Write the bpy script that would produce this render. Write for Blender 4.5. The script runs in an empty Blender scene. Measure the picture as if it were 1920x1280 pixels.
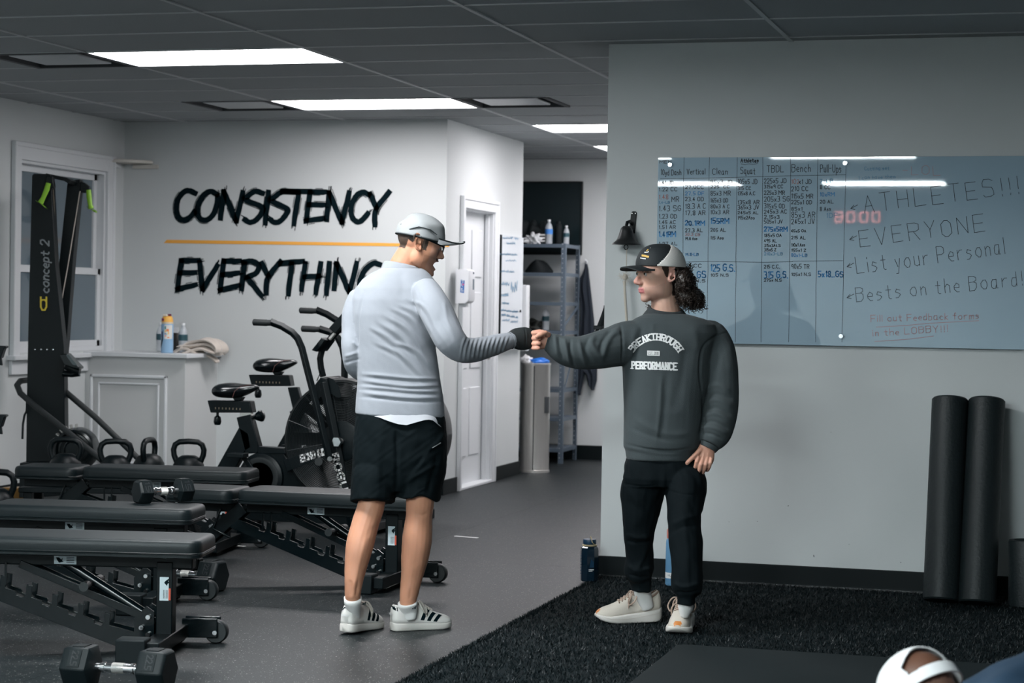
import bpy, bmesh, math, random
import numpy as np
from mathutils import Vector, Matrix
random.seed(7); np.random.seed(7)
SC = bpy.context.scene; COL = SC.collection
# ---------------------------------------------------------------- camera
F_PX = 3775.0; EYE = 1.323
YAW, PITCH, ROLL = -0.279, -0.0176, 0.0164
def _basis():
    cy, sy, cp, sp, cr, sr = math.cos(YAW), math.sin(YAW), math.cos(PITCH), math.sin(PITCH), math.cos(ROLL), math.sin(ROLL)
    f = np.array([sy*cp, cy*cp, sp]); r0 = np.array([cy, -sy, 0.0]); u0 = np.cross(r0, f)
    return cr*r0 + sr*u0, -sr*r0 + cr*u0, f
CR, CU, CF = _basis(); CP = np.array([0, 0, EYE])
cd = bpy.data.cameras.new('camera'); cam = bpy.data.objects.new('camera', cd); COL.objects.link(cam); SC.camera = cam
cd.sensor_width = 36; cd.lens = 36*F_PX/1920; cd.clip_start = .1; cd.clip_end = 100
cam.matrix_world = Matrix(((CR[0], CU[0], -CF[0], 0), (CR[1], CU[1], -CF[1], 0), (CR[2], CU[2], -CF[2], EYE), (0, 0, 0, 1)))
cd.dof.use_dof = True; cd.dof.focus_distance = 8.5; cd.dof.aperture_fstop = 5.0
# ---------------------------------------------------------------- world, exposure
W = bpy.data.worlds.new('world'); SC.world = W; W.use_nodes = True
W.node_tree.nodes['Background'].inputs[0].default_value = (.02, .03, .04, 1); W.node_tree.nodes['Background'].inputs[1].default_value = .3
SC.view_settings.view_transform = 'Standard'; SC.view_settings.look = 'None'; SC.view_settings.exposure = 0.33
SC.view_settings.gamma = 1; SC.view_settings.use_curve_mapping = False
LIGHT_K = {'far': 14.5, 'mid': 18.0, 'near': 16.0, 'back': 92.0, 'side': 84.0, 'key': 43.0}          # emission of the ceiling panels
LIGHT_TINT = {'far': (1.0, .955, .975), 'mid': (1.0, .965, .98), 'near': (.97, .98, 1.0), 'back': (.86, .985, 1.0), 'side': (.88, .985, 1.0), 'key': (.95, .985, 1.0)}
# ---------------------------------------------------------------- pixel rays (1920 x 1280 frame) to points of the place
def ray(px, py): return (px-960)/F_PX*CR - (py-640)/F_PX*CU + CF
def at(px, py, zc): return CP + ray(px, py)*zc
def onz(px, py, z=0.0):
    d = ray(px, py); return CP + d*((z-EYE)/d[2])
def onx(px, py, x):
    d = ray(px, py); return CP + d*(x/d[0])
def ony(px, py, y):
    d = ray(px, py); return CP + d*(y/d[1])
def pjn(X):
    X = np.asarray(X) - CP; z = X@CF
    return 960+F_PX*(X@CR)/z, 640-F_PX*(X@CU)/z
# ---------------------------------------------------------------- materials
def mat(name, col, rough=.6, metal=0.0, spec=.5, var=0.0, vscale=8.0, bump=0.0, bscale=60.0, emit=None, coat=0.0, alpha=1.0, trans=0.0, sheen=0.0, col2=None, detail=4.0):
    m = bpy.data.materials.new(name); m.use_nodes = True; nt = m.node_tree; b = nt.nodes['Principled BSDF']
    I = b.inputs
    I['Base Color'].default_value = (*col, 1); I['Roughness'].default_value = rough; I['Metallic'].default_value = metal
    I['Specular IOR Level'].default_value = spec; I['Coat Weight'].default_value = coat; I['Alpha'].default_value = alpha
    I['Transmission Weight'].default_value = trans; I['Sheen Weight'].default_value = sheen
    if emit: I['Emission Color'].default_value = (*emit[0], 1); I['Emission Strength'].default_value = emit[1]
    tc = nt.nodes.new('ShaderNodeTexCoord')
    if var > 0 or col2:
        n = nt.nodes.new('ShaderNodeTexNoise'); n.inputs['Scale'].default_value = vscale; n.inputs['Detail'].default_value = detail
        nt.links.new(tc.outputs['Object'], n.inputs['Vector'])
        mx = nt.nodes.new('ShaderNodeMix'); mx.data_type = 'RGBA'
        c2 = col2 if col2 else tuple(min(1, c*(1+var)) for c in col); c1 = tuple(c*(1-var) for c in col) if not col2 else col
        mx.inputs[6].default_value = (*c1, 1); mx.inputs[7].default_value = (*c2, 1)
        nt.links.new(n.outputs['Fac'], mx.inputs[0]); nt.links.new(mx.outputs[2], I['Base Color'])
    if bump > 0:
        n2 = nt.nodes.new('ShaderNodeTexNoise'); n2.inputs['Scale'].default_value = bscale; n2.inputs['Detail'].default_value = 3
        nt.links.new(tc.outputs['Object'], n2.inputs['Vector'])
        bp = nt.nodes.new('ShaderNodeBump'); bp.inputs['Strength'].default_value = bump; bp.inputs['Distance'].default_value = .002
        nt.links.new(n2.outputs['Fac'], bp.inputs['Height']); nt.links.new(bp.outputs['Normal'], I['Normal'])
    return m
M = {}
M['wall'] = mat('wall_paint', (.585, .61, .615), .7, spec=.25, var=.03, vscale=1.3, bump=.12, bscale=180)
M['wall_bright'] = M['wall']
M['trim'] = mat('white_trim', (.66, .68, .70), .4, spec=.5)
M['black'] = mat('black_powder_coat', (.0014, .0040, .0052), .42, spec=.2, bump=.05, bscale=300)
M['black_matte'] = mat('matte_black', (.0025, .0058, .0072), .75, spec=.3)
M['rubber'] = mat('black_rubber', (.0028, .0062, .0076), .55, spec=.2, var=.2, vscale=30, bump=.1, bscale=250)
M['basebd'] = mat('vinyl_cove_base', (.0020, .0050, .0062), .45, spec=.2)
M['chrome'] = mat('chrome', (.75, .76, .78), .16, 1.0)
M['steel'] = mat('brushed_steel', (.74, .72, .69), .30, .75, var=.06, vscale=3)
M['vinyl'] = mat('bench_vinyl', (.0040, .0078, .0094), .44, spec=.28, bump=.25, bscale=320)
M['vinyl_side'] = mat('bench_vinyl_side', (.012, .017, .02), .45, spec=.45, bump=.2, bscale=320)
M['white_ink'] = mat('white_print', (.72, .72, .72), .6)
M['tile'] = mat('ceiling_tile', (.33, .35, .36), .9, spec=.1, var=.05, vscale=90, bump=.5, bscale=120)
M['tee'] = mat('ceiling_grid', (.46, .48, .49), .5)
M['ink'] = mat('black_wall_vinyl', (.002, .008, .011), .8, spec=.05)
M['orange'] = mat('orange_vinyl', (.85, .40, .07), .6, spec=.3)
# ---------------------------------------------------------------- mesh helpers
class MB:
    def __init__(s): s.v = []; s.f = []; s.n = 0
    def add(s, V, Fc):
        V = np.asarray(V, float).reshape(-1, 3); s.v.append(V); s.f += [tuple(int(i)+s.n for i in f) for f in Fc]; s.n += len(V); return s
    def box(s, c, d, R=None, taper=None):
        hx, hy, hz = d[0]/2, d[1]/2, d[2]/2
        V = np.array([(x, y, z) for z in (-hz, hz) for y in (-hy, hy) for x in (-hx, hx)])
        if taper: V[4:, 0] *= taper[0]; V[4:, 1] *= taper[1]
        if R is not None: V = V@np.asarray(R).T
        return s.add(V+np.array(c), [(0, 2, 3, 1), (4, 5, 7, 6), (0, 1, 5, 4), (2, 6, 7, 3), (0, 4, 6, 2), (1, 3, 7, 5)])
    def bar(s, a, b, w, h, up=(0, 0, 1)):
        a = np.array(a, float); b = np.array(b, float); t = b-a; L = np.linalg.norm(t); t /= L
        u = np.array(up, float)
        if abs(t@u) > .98: u = np.array([1.0, 0, 0])
        sd = np.cross(t, u); sd /= np.linalg.norm(sd); uu = np.cross(sd, t)
        return s.box((a+b)/2, (L, w, h), np.stack([t, sd, uu], 1))
    def tube(s, pts, r, seg=12, caps=True, rb=None, up=None):
        P = np.asarray(pts, float); n = len(P); r = np.broadcast_to(np.asarray(r, float), (n,)); rb = r if rb is None else np.broadcast_to(np.asarray(rb, float), (n,))
        T = np.gradient(P, axis=0); T /= np.linalg.norm(T, axis=1)[:, None]+1e-12
        u = np.array(up if up is not None else (0, 0, 1.0), float)
        if abs(T[0]@u) > .95: u = np.array([1.0, .1, 0])
        A = np.linspace(0, 2*np.pi, seg, endpoint=False); V = []
        for i in range(n):
            if up is None or i == 0:
                u = u-(u@T[i])*T[i]
            else:
                u = np.array(up, float); u = u-(u@T[i])*T[i]
            u /= np.linalg.norm(u)+1e-12; sd = np.cross(T[i], u)
            V.append(P[i]+np.outer(np.cos(A)*r[i], sd)+np.outer(np.sin(A)*rb[i], u))
        V = np.concatenate(V); Fc = []
        for i in range(n-1):
            for k in range(seg):
                k2 = (k+1) % seg; Fc.append((i*seg+k, i*seg+k2, (i+1)*seg+k2, (i+1)*seg+k))
        if caps: Fc.append(tuple(range(seg-1, -1, -1))); Fc.append(tuple(range((n-1)*seg, n*seg)))
        return s.add(V, Fc)
    def lathe(s, prof, c=(0, 0, 0), seg=24, R=None, axis=None):
        V = []; Fc = []; A = np.linspace(0, 2*np.pi, seg, endpoint=False)
        for (r, z) in prof: V.append(np.stack([np.cos(A)*r, np.sin(A)*r, np.full(seg, z)], 1))
        V = np.concatenate(V)
        if axis is not None:
            z = np.array(axis, float); z /= np.linalg.norm(z); x = np.cross((0, 0, 1.0) if abs(z[2]) < .9 else (1.0, 0, 0), z); x /= np.linalg.norm(x); R = np.stack([x, np.cross(z, x), z], 1)
        if R is not None: V = V@np.asarray(R).T
        n = len(prof)
        for i in range(n-1):
            for k in range(seg):
                k2 = (k+1) % seg; Fc.append((i*seg+k, i*seg+k2, (i+1)*seg+k2, (i+1)*seg+k))
        if prof[0][0] > 1e-6: Fc.append(tuple(range(seg-1, -1, -1)))
        if prof[-1][0] > 1e-6: Fc.append(tuple(range((n-1)*seg, n*seg)))
        return s.add(V+np.array(c), Fc)
    def rings(s, R, closed=True, caps=True):
        n = len(R); m = len(R[0]); V = np.concatenate([np.asarray(r, float) for r in R]); Fc = []
        for i in range(n-1):
            for k in range(m if closed else m-1):
                k2 = (k+1) % m; Fc.append((i*m+k, i*m+k2, (i+1)*m+k2, (i+1)*m+k))
        if caps: Fc.append(tuple(range(m-1, -1, -1))); Fc.append(tuple(range((n-1)*m, n*m)))
        return s.add(V, Fc)
    def prism(s, poly, o, ux, uy, thick):
        """polygon (2D) on plane o + ux,uy, extruded along n = ux x uy by +-thick/2"""
        ux = np.array(ux, float); uy = np.array(uy, float); n = np.cross(ux, uy); n /= np.linalg.norm(n); P = np.array([np.array(o)+a*ux+b*uy for a, b in poly]); k = len(P)
        V = np.concatenate([P-n*thick/2, P+n*thick/2]); Fc = [tuple(range(k-1, -1, -1)), tuple(range(k, 2*k))]+[(i, (i+1) % k, k+(i+1) % k, k+i) for i in range(k)]
        return s.add(V, Fc)
    def mesh(s, name):
        me = bpy.data.meshes.new(name)
        V = np.concatenate(s.v) if s.v else np.zeros((0, 3)); me.from_pydata(V.tolist(), [], s.f); me.update(); return me
    def build(s, name, m, parent=None, smooth=False, bevel=0.0, bseg=2, auto=40, fix=True):
        me = s.mesh(name); me.materials.append(m)
        if fix:
            bm = bmesh.new(); bm.from_mesh(me); bmesh.ops.recalc_face_normals(bm, faces=bm.faces); bm.to_mesh(me); bm.free()
        return link(name, me, parent, smooth, bevel, bseg, auto)
def link(name, me, parent=None, smooth=False, bevel=0.0, bseg=2, auto=40):
    o = bpy.data.objects.new(name, me); COL.objects.link(o)
    if parent is not None: par(o, parent)
    if smooth:
        me.polygons.foreach_set('use_smooth', [True]*len(me.polygons))
        if auto and auto < 180: me.set_sharp_from_angle(angle=math.radians(auto))
    if bevel > 0:
        b = o.modifiers.new('bevel', 'BEVEL'); b.width = bevel; b.segments = bseg; b.limit_method = 'ANGLE'; b.angle_limit = math.radians(50)
        b.harden_normals = False
        me.polygons.foreach_set('use_smooth', [True]*len(me.polygons)); me.set_sharp_from_angle(angle=math.radians(30))
    return o
def par(o, p):
    """parent while o's mesh stays in world coordinates (unless p is at the origin)"""
    o.parent = p; mw = p.matrix_basis.copy(); q = p.parent
    while q is not None: mw = q.matrix_parent_inverse and (q.matrix_basis @ p.matrix_parent_inverse @ mw); p = q; q = q.parent
    o.matrix_parent_inverse = mw.inverted()
def tag(o, label=None, cat=None, group=None, kind=None):
    if label: o['label'] = label
    if cat: o['category'] = cat
    if group: o['group'] = group
    if kind: o['kind'] = kind
    return o
def thing(name, loc, label, cat, group=None, rz=0.0):
    o = bpy.data.objects.new(name, None); COL.objects.link(o); o.location = tuple(float(a) for a in loc); o.rotation_euler = (0, 0, rz); o.empty_display_size = .1
    return tag(o, label, cat, group)
def copy_tree(o, parent=None):
    c = o.copy(); COL.objects.link(c)
    if parent is not None: c.parent = parent
    for ch in list(o.children): copy_tree(ch, c)
    return c
def rotz(a): return np.array([[math.cos(a), -math.sin(a), 0], [math.sin(a), math.cos(a), 0], [0, 0, 1.0]])
def basis(x, z=None):
    x = np.array(x, float); x /= np.linalg.norm(x); z = np.array(z if z is not None else (0, 0, 1.0), float); z = z-(z@x)*x; z /= np.linalg.norm(z); return np.stack([x, np.cross(z, x), z], 1)
# ---------------------------------------------------------------- stroke lettering
GL = {'A': '03 3d 63;17 57', 'B': '03 0d 4d 6c 6a 49 09;49 68 65 43 03', 'C': '6c 4d 2d 0b 05 23 43 64', 'D': '03 0d 3d 6b 65 33 03', 'E': '6d 0d 03 63;08 58', 'F': '6d 0d 03;08 58',
 'G': '6c 4d 2d 0b 05 23 43 65 68 38', 'H': '0d 03;6d 63;08 68', 'I': '0d 03', 'J': '5d 54 33 13 05', 'K': '0d 03;6d 08 63', 'L': '0d 03 63', 'M': '03 0d 47 8d 83', 'N': '03 0d 63 6d',
 'O': '2d 0b 05 23 43 65 6b 4d 2d', 'P': '03 0d 4d 6c 69 48 08', 'Q': '2d 0b 05 23 43 65 6b 4d 2d;46 72', 'R': '03 0d 4d 6c 69 48 08;38 63', 'S': '6c 4d 1d 0b 09 58 66 64 43 13 04',
 'T': '0d 6d;3d 33', 'U': '0d 05 23 43 65 6d', 'V': '0d 33 6d', 'W': '0d 23 49 63 8d', 'X': '0d 63;6d 03', 'Y': '0d 38 6d;38 33', 'Z': '0d 6d 03 63',
 '0': '2d 0b 05 23 43 55 5b 3d 2d', '1': '1b 2d 23', '2': '0b 1d 4d 5b 59 03 53', '3': '0d 4d 5b 48 28;48 56 54 33 03', '4': '33 3d 06 56', '5': '5d 0d 08 38 57 55 33 03',
 '6': '4d 1a 05 23 43 55 57 38 07', '7': '0d 5d 23', '8': '2d 0b 28 48 5b 4d 2d;28 05 23 43 55 48', '9': '58 18 0b 2d 4d 5b 53', '.': '03 13', '-': '08 48', '!': '1d 16;14 13', ':': '1a 19;15 14', ',': '13 01',
 'a': '49 19 07 04 13 33 46;49 43 53', 'b': '0d 03;08 29 48 44 23 03', 'c': '48 29 07 05 23 43', 'd': '49 19 07 04 13 33 45;4d 43', 'e': '06 46 48 29 07 05 23 43', 'f': '4c 3d 2c 23;09 49',
 'g': '49 19 07 05 14 45;49 41 20 01', 'h': '0d 03;07 29 48 43', 'i': '09 03;0c 0b', 'k': '0d 03;49 06 43', 'l': '0d 03', 'm': '03 09;07 29 38 33;37 59 68 63', 'n': '03 09;07 29 48 43', 'o': '29 07 05 23 43 55 57 49 29',
 'p': '00 09;08 29 48 44 23 04', 'q': '49 19 07 04 23 45;49 40 50', 'r': '03 09;07 29 49', 's': '48 19 07 36 45 23 03', 't': '2c 24 33 43;09 49', 'u': '09 04 23 44;49 43', 'v': '09 23 49', 'w': '09 13 28 43 59', 'x': '09 43;49 03', 'y': '09 24;49 20 00', 'z': '09 49 03 43'}
def _cv(c): return int(c, 20)
def text_strokes(s, h, wid=.62, gap=.22, jit=0.0, rng=None):
    """list of (letter index, polylines) in units where the cap height is h; x to the right, y up, origin at baseline left; returns strokes, total width"""
    x = 0.0; out = []
    for li, ch in enumerate(s):
        if ch == ' ': x += wid*h*.75; continue
        g = GL.get(ch) or GL.get(ch.upper())
        if not g: x += wid*h*.5; continue
        mxx = 0; st = []
        for poly in g.split(';'):
            P = [(_cv(t[0]), _cv(t[1])-3) for t in poly.split()]; mxx = max(mxx, max(p[0] for p in P)); st.append(P)
        jy = (rng.uniform(-jit, jit)*h if jit else 0); sc = 1+(rng.uniform(-jit, jit) if jit else 0)
        for P in st: out.append((li, [(x+p[0]/10*h*wid/.6*sc+(rng.uniform(-jit, jit)*h*.25 if jit else 0), p[1]/10*h*sc+jy+(rng.uniform(-jit, jit)*h*.25 if jit else 0)) for p in P]))
        x += (mxx/10*wid/.6*sc+gap)*h
    return out, x-gap*h
def ribbon(mb, P, w, fmap, thick=0.0, w2=None, ext=True):
    """flat band along polyline P (2D), mapped to 3D through fmap"""
    P = np.asarray(P, float)
    for i in range(len(P)-1):
        a, b = P[i], P[i+1]; t = b-a; L = math.hypot(*t)
        if L < 1e-9: continue
        t = t/L; n = np.array([-t[1], t[0]]); wa = w/2; wb = (w2 if w2 else w)/2
        if ext: a = a-t*wa*.8; b = b+t*wb*.8
        k = max(1, int(L/(w*6)))
        q = []
        for j in range(k+1):
            c = a+(b-a)*j/k; ww = wa+(wb-wa)*j/k
            q += [fmap(*(c-n*ww)), fmap(*(c+n*ww))]
        mb.add(q, [(2*j, 2*j+2, 2*j+3, 2*j+1) for j in range(k)])
def write(mb, s, fmap, x, y, h, w, wid=.62, gap=.22, jit=0.0, rot=0.0, slant=0.0, rng=None, fit=None):
    st, tw = text_strokes(s, h, wid, gap, jit, rng or random); sx = (fit/tw) if fit else 1.0
    cr, sr = math.cos(rot), math.sin(rot)
    for _, P in st:
        Q = []
        for (a, b) in P:
            a = a*sx+slant*b; Q.append((x+a*cr-b*sr, y+a*sr+b*cr))
        ribbon(mb, Q, w, fmap)
    return tw*sx
# ================================================================ the room
XL, YB, XD, YT, YR, XR = -6.765, 13.3, -4.3, 17.05, 9.62, -2.287      # left wall, lettered wall, door wall, far wall, board wall, its corner
CEIL = 2.607; YN, XE = -3.6, 5.0
def struct(name, mb, m, parent=None, **k):
    o = mb.build(name, m, parent, **k)
    if parent is None: o['kind'] = 'structure'
    return o
# floor: rubber mats over a slab
def floor_mat():
    m = bpy.data.materials.new('flecked_rubber_floor'); m.use_nodes = True; nt = m.node_tree; b = nt.nodes['Principled BSDF']; L = nt.links
    tc = nt.nodes.new('ShaderNodeTexCoord')
    v = nt.nodes.new('ShaderNodeTexVoronoi'); v.inputs['Scale'].default_value = 95; L.new(tc.outputs['Object'], v.inputs['Vector'])
    r = nt.nodes.new('ShaderNodeValToRGB'); r.color_ramp.elements[0].position = .15; r.color_ramp.elements[0].color = (1, 1, 1, 1); r.color_ramp.elements[1].position = .26; r.color_ramp.elements[1].color = (0, 0, 0, 1)
    L.new(v.outputs['Distance'], r.inputs['Fac'])
    wn = nt.nodes.new('ShaderNodeMath'); wn.operation = 'GREATER_THAN'; wn.inputs[1].default_value = .70
    sep = nt.nodes.new('ShaderNodeSeparateColor'); L.new(v.outputs['Color'], sep.inputs[0]); L.new(sep.outputs[0], wn.inputs[0])
    mu = nt.nodes.new('ShaderNodeMath'); mu.operation = 'MULTIPLY'; L.new(r.outputs['Color'], mu.inputs[0]); L.new(wn.outputs[0], mu.inputs[1])
    n = nt.nodes.new('ShaderNodeTexNoise'); n.inputs['Scale'].default_value = 2.2; n.inputs['Detail'].default_value = 6; L.new(tc.outputs['Object'], n.inputs['Vector'])
    mx = nt.nodes.new('ShaderNodeMix'); mx.data_type = 'RGBA'; mx.inputs[6].default_value = (.0042, .0072, .0085, 1); mx.inputs[7].default_value = (.0082, .0120, .0138, 1); L.new(n.outputs['Fac'], mx.inputs[0])
    m2 = nt.nodes.new('ShaderNodeMix'); m2.data_type = 'RGBA'; L.new(mu.outputs[0], m2.inputs[0]); L.new(mx.outputs[2], m2.inputs[6]); m2.inputs[7].default_value = (.30, .30, .28, 1)
    L.new(m2.outputs[2], b.inputs['Base Color'])
    n2 = nt.nodes.new('ShaderNodeTexNoise'); n2.inputs['Scale'].default_value = 160; n2.inputs['Detail'].default_value = 3; L.new(tc.outputs['Object'], n2.inputs['Vector'])
    bp = nt.nodes.new('ShaderNodeBump'); bp.inputs['Strength'].default_value = .6; bp.inputs['Distance'].default_value = .002; L.new(n2.outputs['Fac'], bp.inputs['Height']); L.new(bp.outputs['Normal'], b.inputs['Normal'])
    b.inputs['Roughness'].default_value = .46; b.inputs['Specular IOR Level'].default_value = .26
    return m
M['floor'] = floor_mat()
fl = struct('floor', MB().box(((XL+XE)/2, (YN+YT)/2, -.06), (XE-XL+.6, YT-YN+.6, .1)), M['black_matte'])
mx0, my0 = -2.29, 9.93
def matpiece(x0, x1, y0, y1):
    g = .0012
    o = MB().box(((x0+x1)/2, (y0+y1)/2, -.005), (x1-x0-g, y1-y0-g, .01)).build('rubber_mat', M['floor'], fl); return o
i = 0; x = -2.29
while x > XL:
    x0 = max(x-1.22, XL); y = my0-1.83*4
    while y < YT:
        y1 = min(y+1.83, YT)
        if y1 > 4.0: matpiece(x0, x, max(y, 3.0), y1)
        y += 1.83
    x -= 1.22
MB().box((1.35, 13.4, -.005), (7.28, 7.5, .01)).build('rubber_mat', M['floor'], fl)
MB().box(((XL+XE)/2, (3.0+YN)/2, -.005), (XE-XL, 3.0-YN, .01)).build('rubber_mat', M['floor'], fl)
# turf strip on the right
M['turf_base'] = mat('turf_backing', (.002, .0055, .007), .95, spec=.15, var=.3, vscale=40)
M['turf'] = mat('turf_fibre', (.0036, .0082, .0100), .5, spec=.25, var=.6, vscale=22)
TX0, TX1, TY0, TY1 = -2.29, XE, 3.0, YR-.012
tf = struct('turf_strip', MB().box(((TX0+TX1)/2, (TY0+TY1)/2, .001), (TX1-TX0, TY1-TY0, .006)), M['turf_base'])
def turf_pile():
    rng = np.random.default_rng(3); n = 150000
    x = rng.uniform(TX0+.004, 1.6, n); y = TY1-.003-rng.beta(1.1, 1.0, n)*(TY1-4.8)
    x = np.where(rng.random(n) < .03, TX0+.004+rng.random(n)*.02, x)
    a = rng.uniform(0, 2*np.pi, n); h = rng.uniform(.008, .018, n); w = rng.uniform(.0016, .0032, n); ln = rng.uniform(.004, .014, n); la = rng.uniform(0, 2*np.pi, n)
    b = np.stack([x, y, np.full(n, .003)], 1); d = np.stack([np.cos(a)*w, np.sin(a)*w, 0*w], 1); t = b+np.stack([np.cos(la)*ln, np.sin(la)*ln, h], 1)
    V = np.stack([b-d, b+d, t], 1).reshape(-1, 3)
    me = bpy.data.meshes.new('turf_pile'); me.vertices.add(3*n); me.loops.add(3*n); me.polygons.add(n)
    me.vertices.foreach_set('co', V.ravel()); me.loops.foreach_set('vertex_index', np.arange(3*n)); me.polygons.foreach_set('loop_start', np.arange(0, 3*n, 3)); me.polygons.foreach_set('loop_total', np.full(n, 3))
    me.update(calc_edges=True); me.materials.append(M['turf']); o = link('turf_pile', me, tf); o['kind'] = 'stuff'
turf_pile()
# walls
T = .12
WH = 3.0
def wallbox(name, x0, x1, y0, y1, z0=0.0, z1=WH, m=None, parent=None):
    return struct(name, MB().box(((x0+x1)/2, (y0+y1)/2, (z0+z1)/2), (x1-x0, y1-y0, z1-z0)), m or M['wall'], parent)
# left wall with the window opening (glass y 11.9..13.0)
WY0, WY1, WZ0, WZ1 = 11.80, 13.03, .96, 2.24
wl = wallbox('wall_left', XL-T, XL, YN, WY0)
wallbox('wall_left_corner', XL-T, XL, WY1, YB+.1, parent=wl); wallbox('wall_left_below', XL-T, XL, WY0, WY1, 0, WZ0, parent=wl); wallbox('wall_left_above', XL-T, XL, WY0, WY1, WZ1, WH, parent=wl)
wallbox('wall_back', XL-T, XD, YB, YB+T)
# door wall with door opening
DY0, DY1, DZ = 13.70, 14.46, 2.02
wd = wallbox('wall_door', XD-T, XD, YB+T, DY0)
wallbox('wall_beside_door', XD-T, XD, DY1, 15.25, parent=wd); wallbox('wall_over_door', XD-T, XD, DY0, DY1, DZ, WH, parent=wd)
wallbox('wall_alcove', XL, XD-T, 15.13, 15.25)
wallbox('wall_far', -6.9, XR, YT, YT+T)
wallbox('wall_right', XR, XE, YR, YT+T)
wallbox('wall_east', XE, XE+T, YN, YR); wallbox('wall_front', XL-T, XE+T, YN-T, YN)
# ceiling : slab, tiles, grid
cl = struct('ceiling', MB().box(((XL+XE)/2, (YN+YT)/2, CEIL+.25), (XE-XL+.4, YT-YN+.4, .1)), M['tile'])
# panel above the camera side (plain tiles joined: outside the picture)
GX, GY = -2.613, 8.866
LIGHTS = {(-2, 1): 'near', (-2, 5): 'mid', (-1, 8): 'far', (-1, 11): 'far', (0, -11): 'back', (0, -17): 'back', (-1.68, -17): 'side', (-1.68, -11): 'side', (-1, -4): 'key'}  # the key panel is an unseen addition that brightens the board wall and men
VENTS = {(-3, 1): 1, (-3, 5): 1, (-1, 5): 0}          # the 2 x 2 ft ones: 1 = right half of the cell
tiles_done = {}
def tile(x0, x1, y0, y1):
    x0, x1 = max(x0, XL), min(x1, XE); y0, y1 = max(y0, YN), min(y1, YT)
    if x1-x0 < .02 or y1-y0 < .02: return
    g = .008; key = (round(x1-x0, 3), round(y1-y0, 3))
    if key not in tiles_done:
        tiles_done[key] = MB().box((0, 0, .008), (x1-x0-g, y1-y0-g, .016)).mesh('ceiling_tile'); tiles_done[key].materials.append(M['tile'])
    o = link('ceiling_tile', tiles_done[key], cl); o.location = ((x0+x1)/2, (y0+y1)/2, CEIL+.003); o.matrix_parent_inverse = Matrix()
for i in range(-4, 7):
    for j in range(-21, 15):
        x0, x1, y0, y1 = GX+1.22*(i), GX+1.22*(i+1), GY+.61*j, GY+.61*(j+1)
        if (i, j) in LIGHTS: continue
        if (i, j) in VENTS:
            if VENTS[(i, j)]: tile(x0, x1-.61, y0, y1)
            else: tile(x0+.61, x1, y0, y1)
            continue
        if x0 > XR and y0 > YR: continue
        if j < -4: continue
        tile(x0, x1, y0, y1)
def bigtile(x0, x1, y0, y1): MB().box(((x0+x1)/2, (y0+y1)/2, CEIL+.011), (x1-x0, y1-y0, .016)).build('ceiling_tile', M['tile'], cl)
yy = GY-.61*4
segs = [(YN, GY-.61*17, []), (GY-.61*17, GY-.61*16, [-1.68, 0]), (GY-.61*16, GY-.61*11, []), (GY-.61*11, GY-.61*10, [-1.68, 0]), (GY-.61*10, yy, [])]
for (a, b, holes) in segs:
    x = XL
    for hcol in holes:
        hx0 = GX+1.22*hcol; bigtile(x, hx0, a, b); x = hx0+1.22
    bigtile(x, XE, a, b)
for i in range(-3, 6):
    x = GX+1.22*i
    if x < XL or x > XE: continue
    MB().box((x, (yy-2+(YT if x < XR else YR))/2, CEIL), (.022, (YT if x < XR else YR)-yy+2, .006)).build('tee_bar', M['tee'], cl)
for j in range(-6, 14):
    y = GY+.61*j; x1 = XE if y < YR else XR
    MB().box(((XL+x1)/2, y, CEIL+.001), (x1-XL, .018, .0055)).build('tee_bar', M['tee'], cl)
# fluorescent panels
for n, ((i, j), k) in enumerate(LIGHTS.items()):
    x0, y0 = GX+1.22*i+.61, GY+.61*j+.305
    lab = {(-2, 1): 'lit ceiling light panel nearest the camera, above the wall lettering', (-2, 5): 'lit ceiling light panel above the man in the grey cap, close to the lettered wall',
           (-1, 8): 'lit ceiling light panel in front of the far wall, cut by the whiteboard wall edge', (-1, 11): 'farthest lit ceiling panel, only its corner shows beside the wall edge'}.get((i, j)) or {(0, -11): 'ceiling light panel reflected along the top of the glass board', (0, -17): 'ceiling light panel reflected as the lower strip in the glass board', (-1.68, -17): 'ceiling light panel above the far left behind the camera', (-1.68, -11): 'ceiling light panel to the left of the camera', (-1, -4): 'added ceiling light panel just above the picture, brightening the board wall and both men'}[(i, j)]
    t = thing('ceiling_light', (x0, y0, CEIL), lab, 'ceiling light', 'ceiling light panels')
    m = mat('light_diffuser_'+str(n), (.8, .8, .8), .5, emit=(LIGHT_TINT[k], LIGHT_K[k]))
    MB().box((x0, y0, CEIL+.006), (1.20, .592, .004)).build('diffuser', m, t)
    fr = MB(); fr.box((x0, y0-.298, CEIL+.002), (1.218, .012, .012)); fr.box((x0, y0+.298, CEIL+.002), (1.218, .012, .012)); fr.box((x0-.603, y0, CEIL+.002), (.012, .6, .012)); fr.box((x0+.603, y0, CEIL+.002), (.012, .6, .012))
    fr.build('frame', M['tee'], t)
    MB().box((x0, y0, CEIL+.06), (1.19, .58, .08)).build('housing', M['trim'], t)
M['vent_dark'] = mat('vent_shadow_gap', (.03, .035, .04), .6); M['vent'] = mat('vent_panel', (.50, .52, .54), .35)
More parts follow.
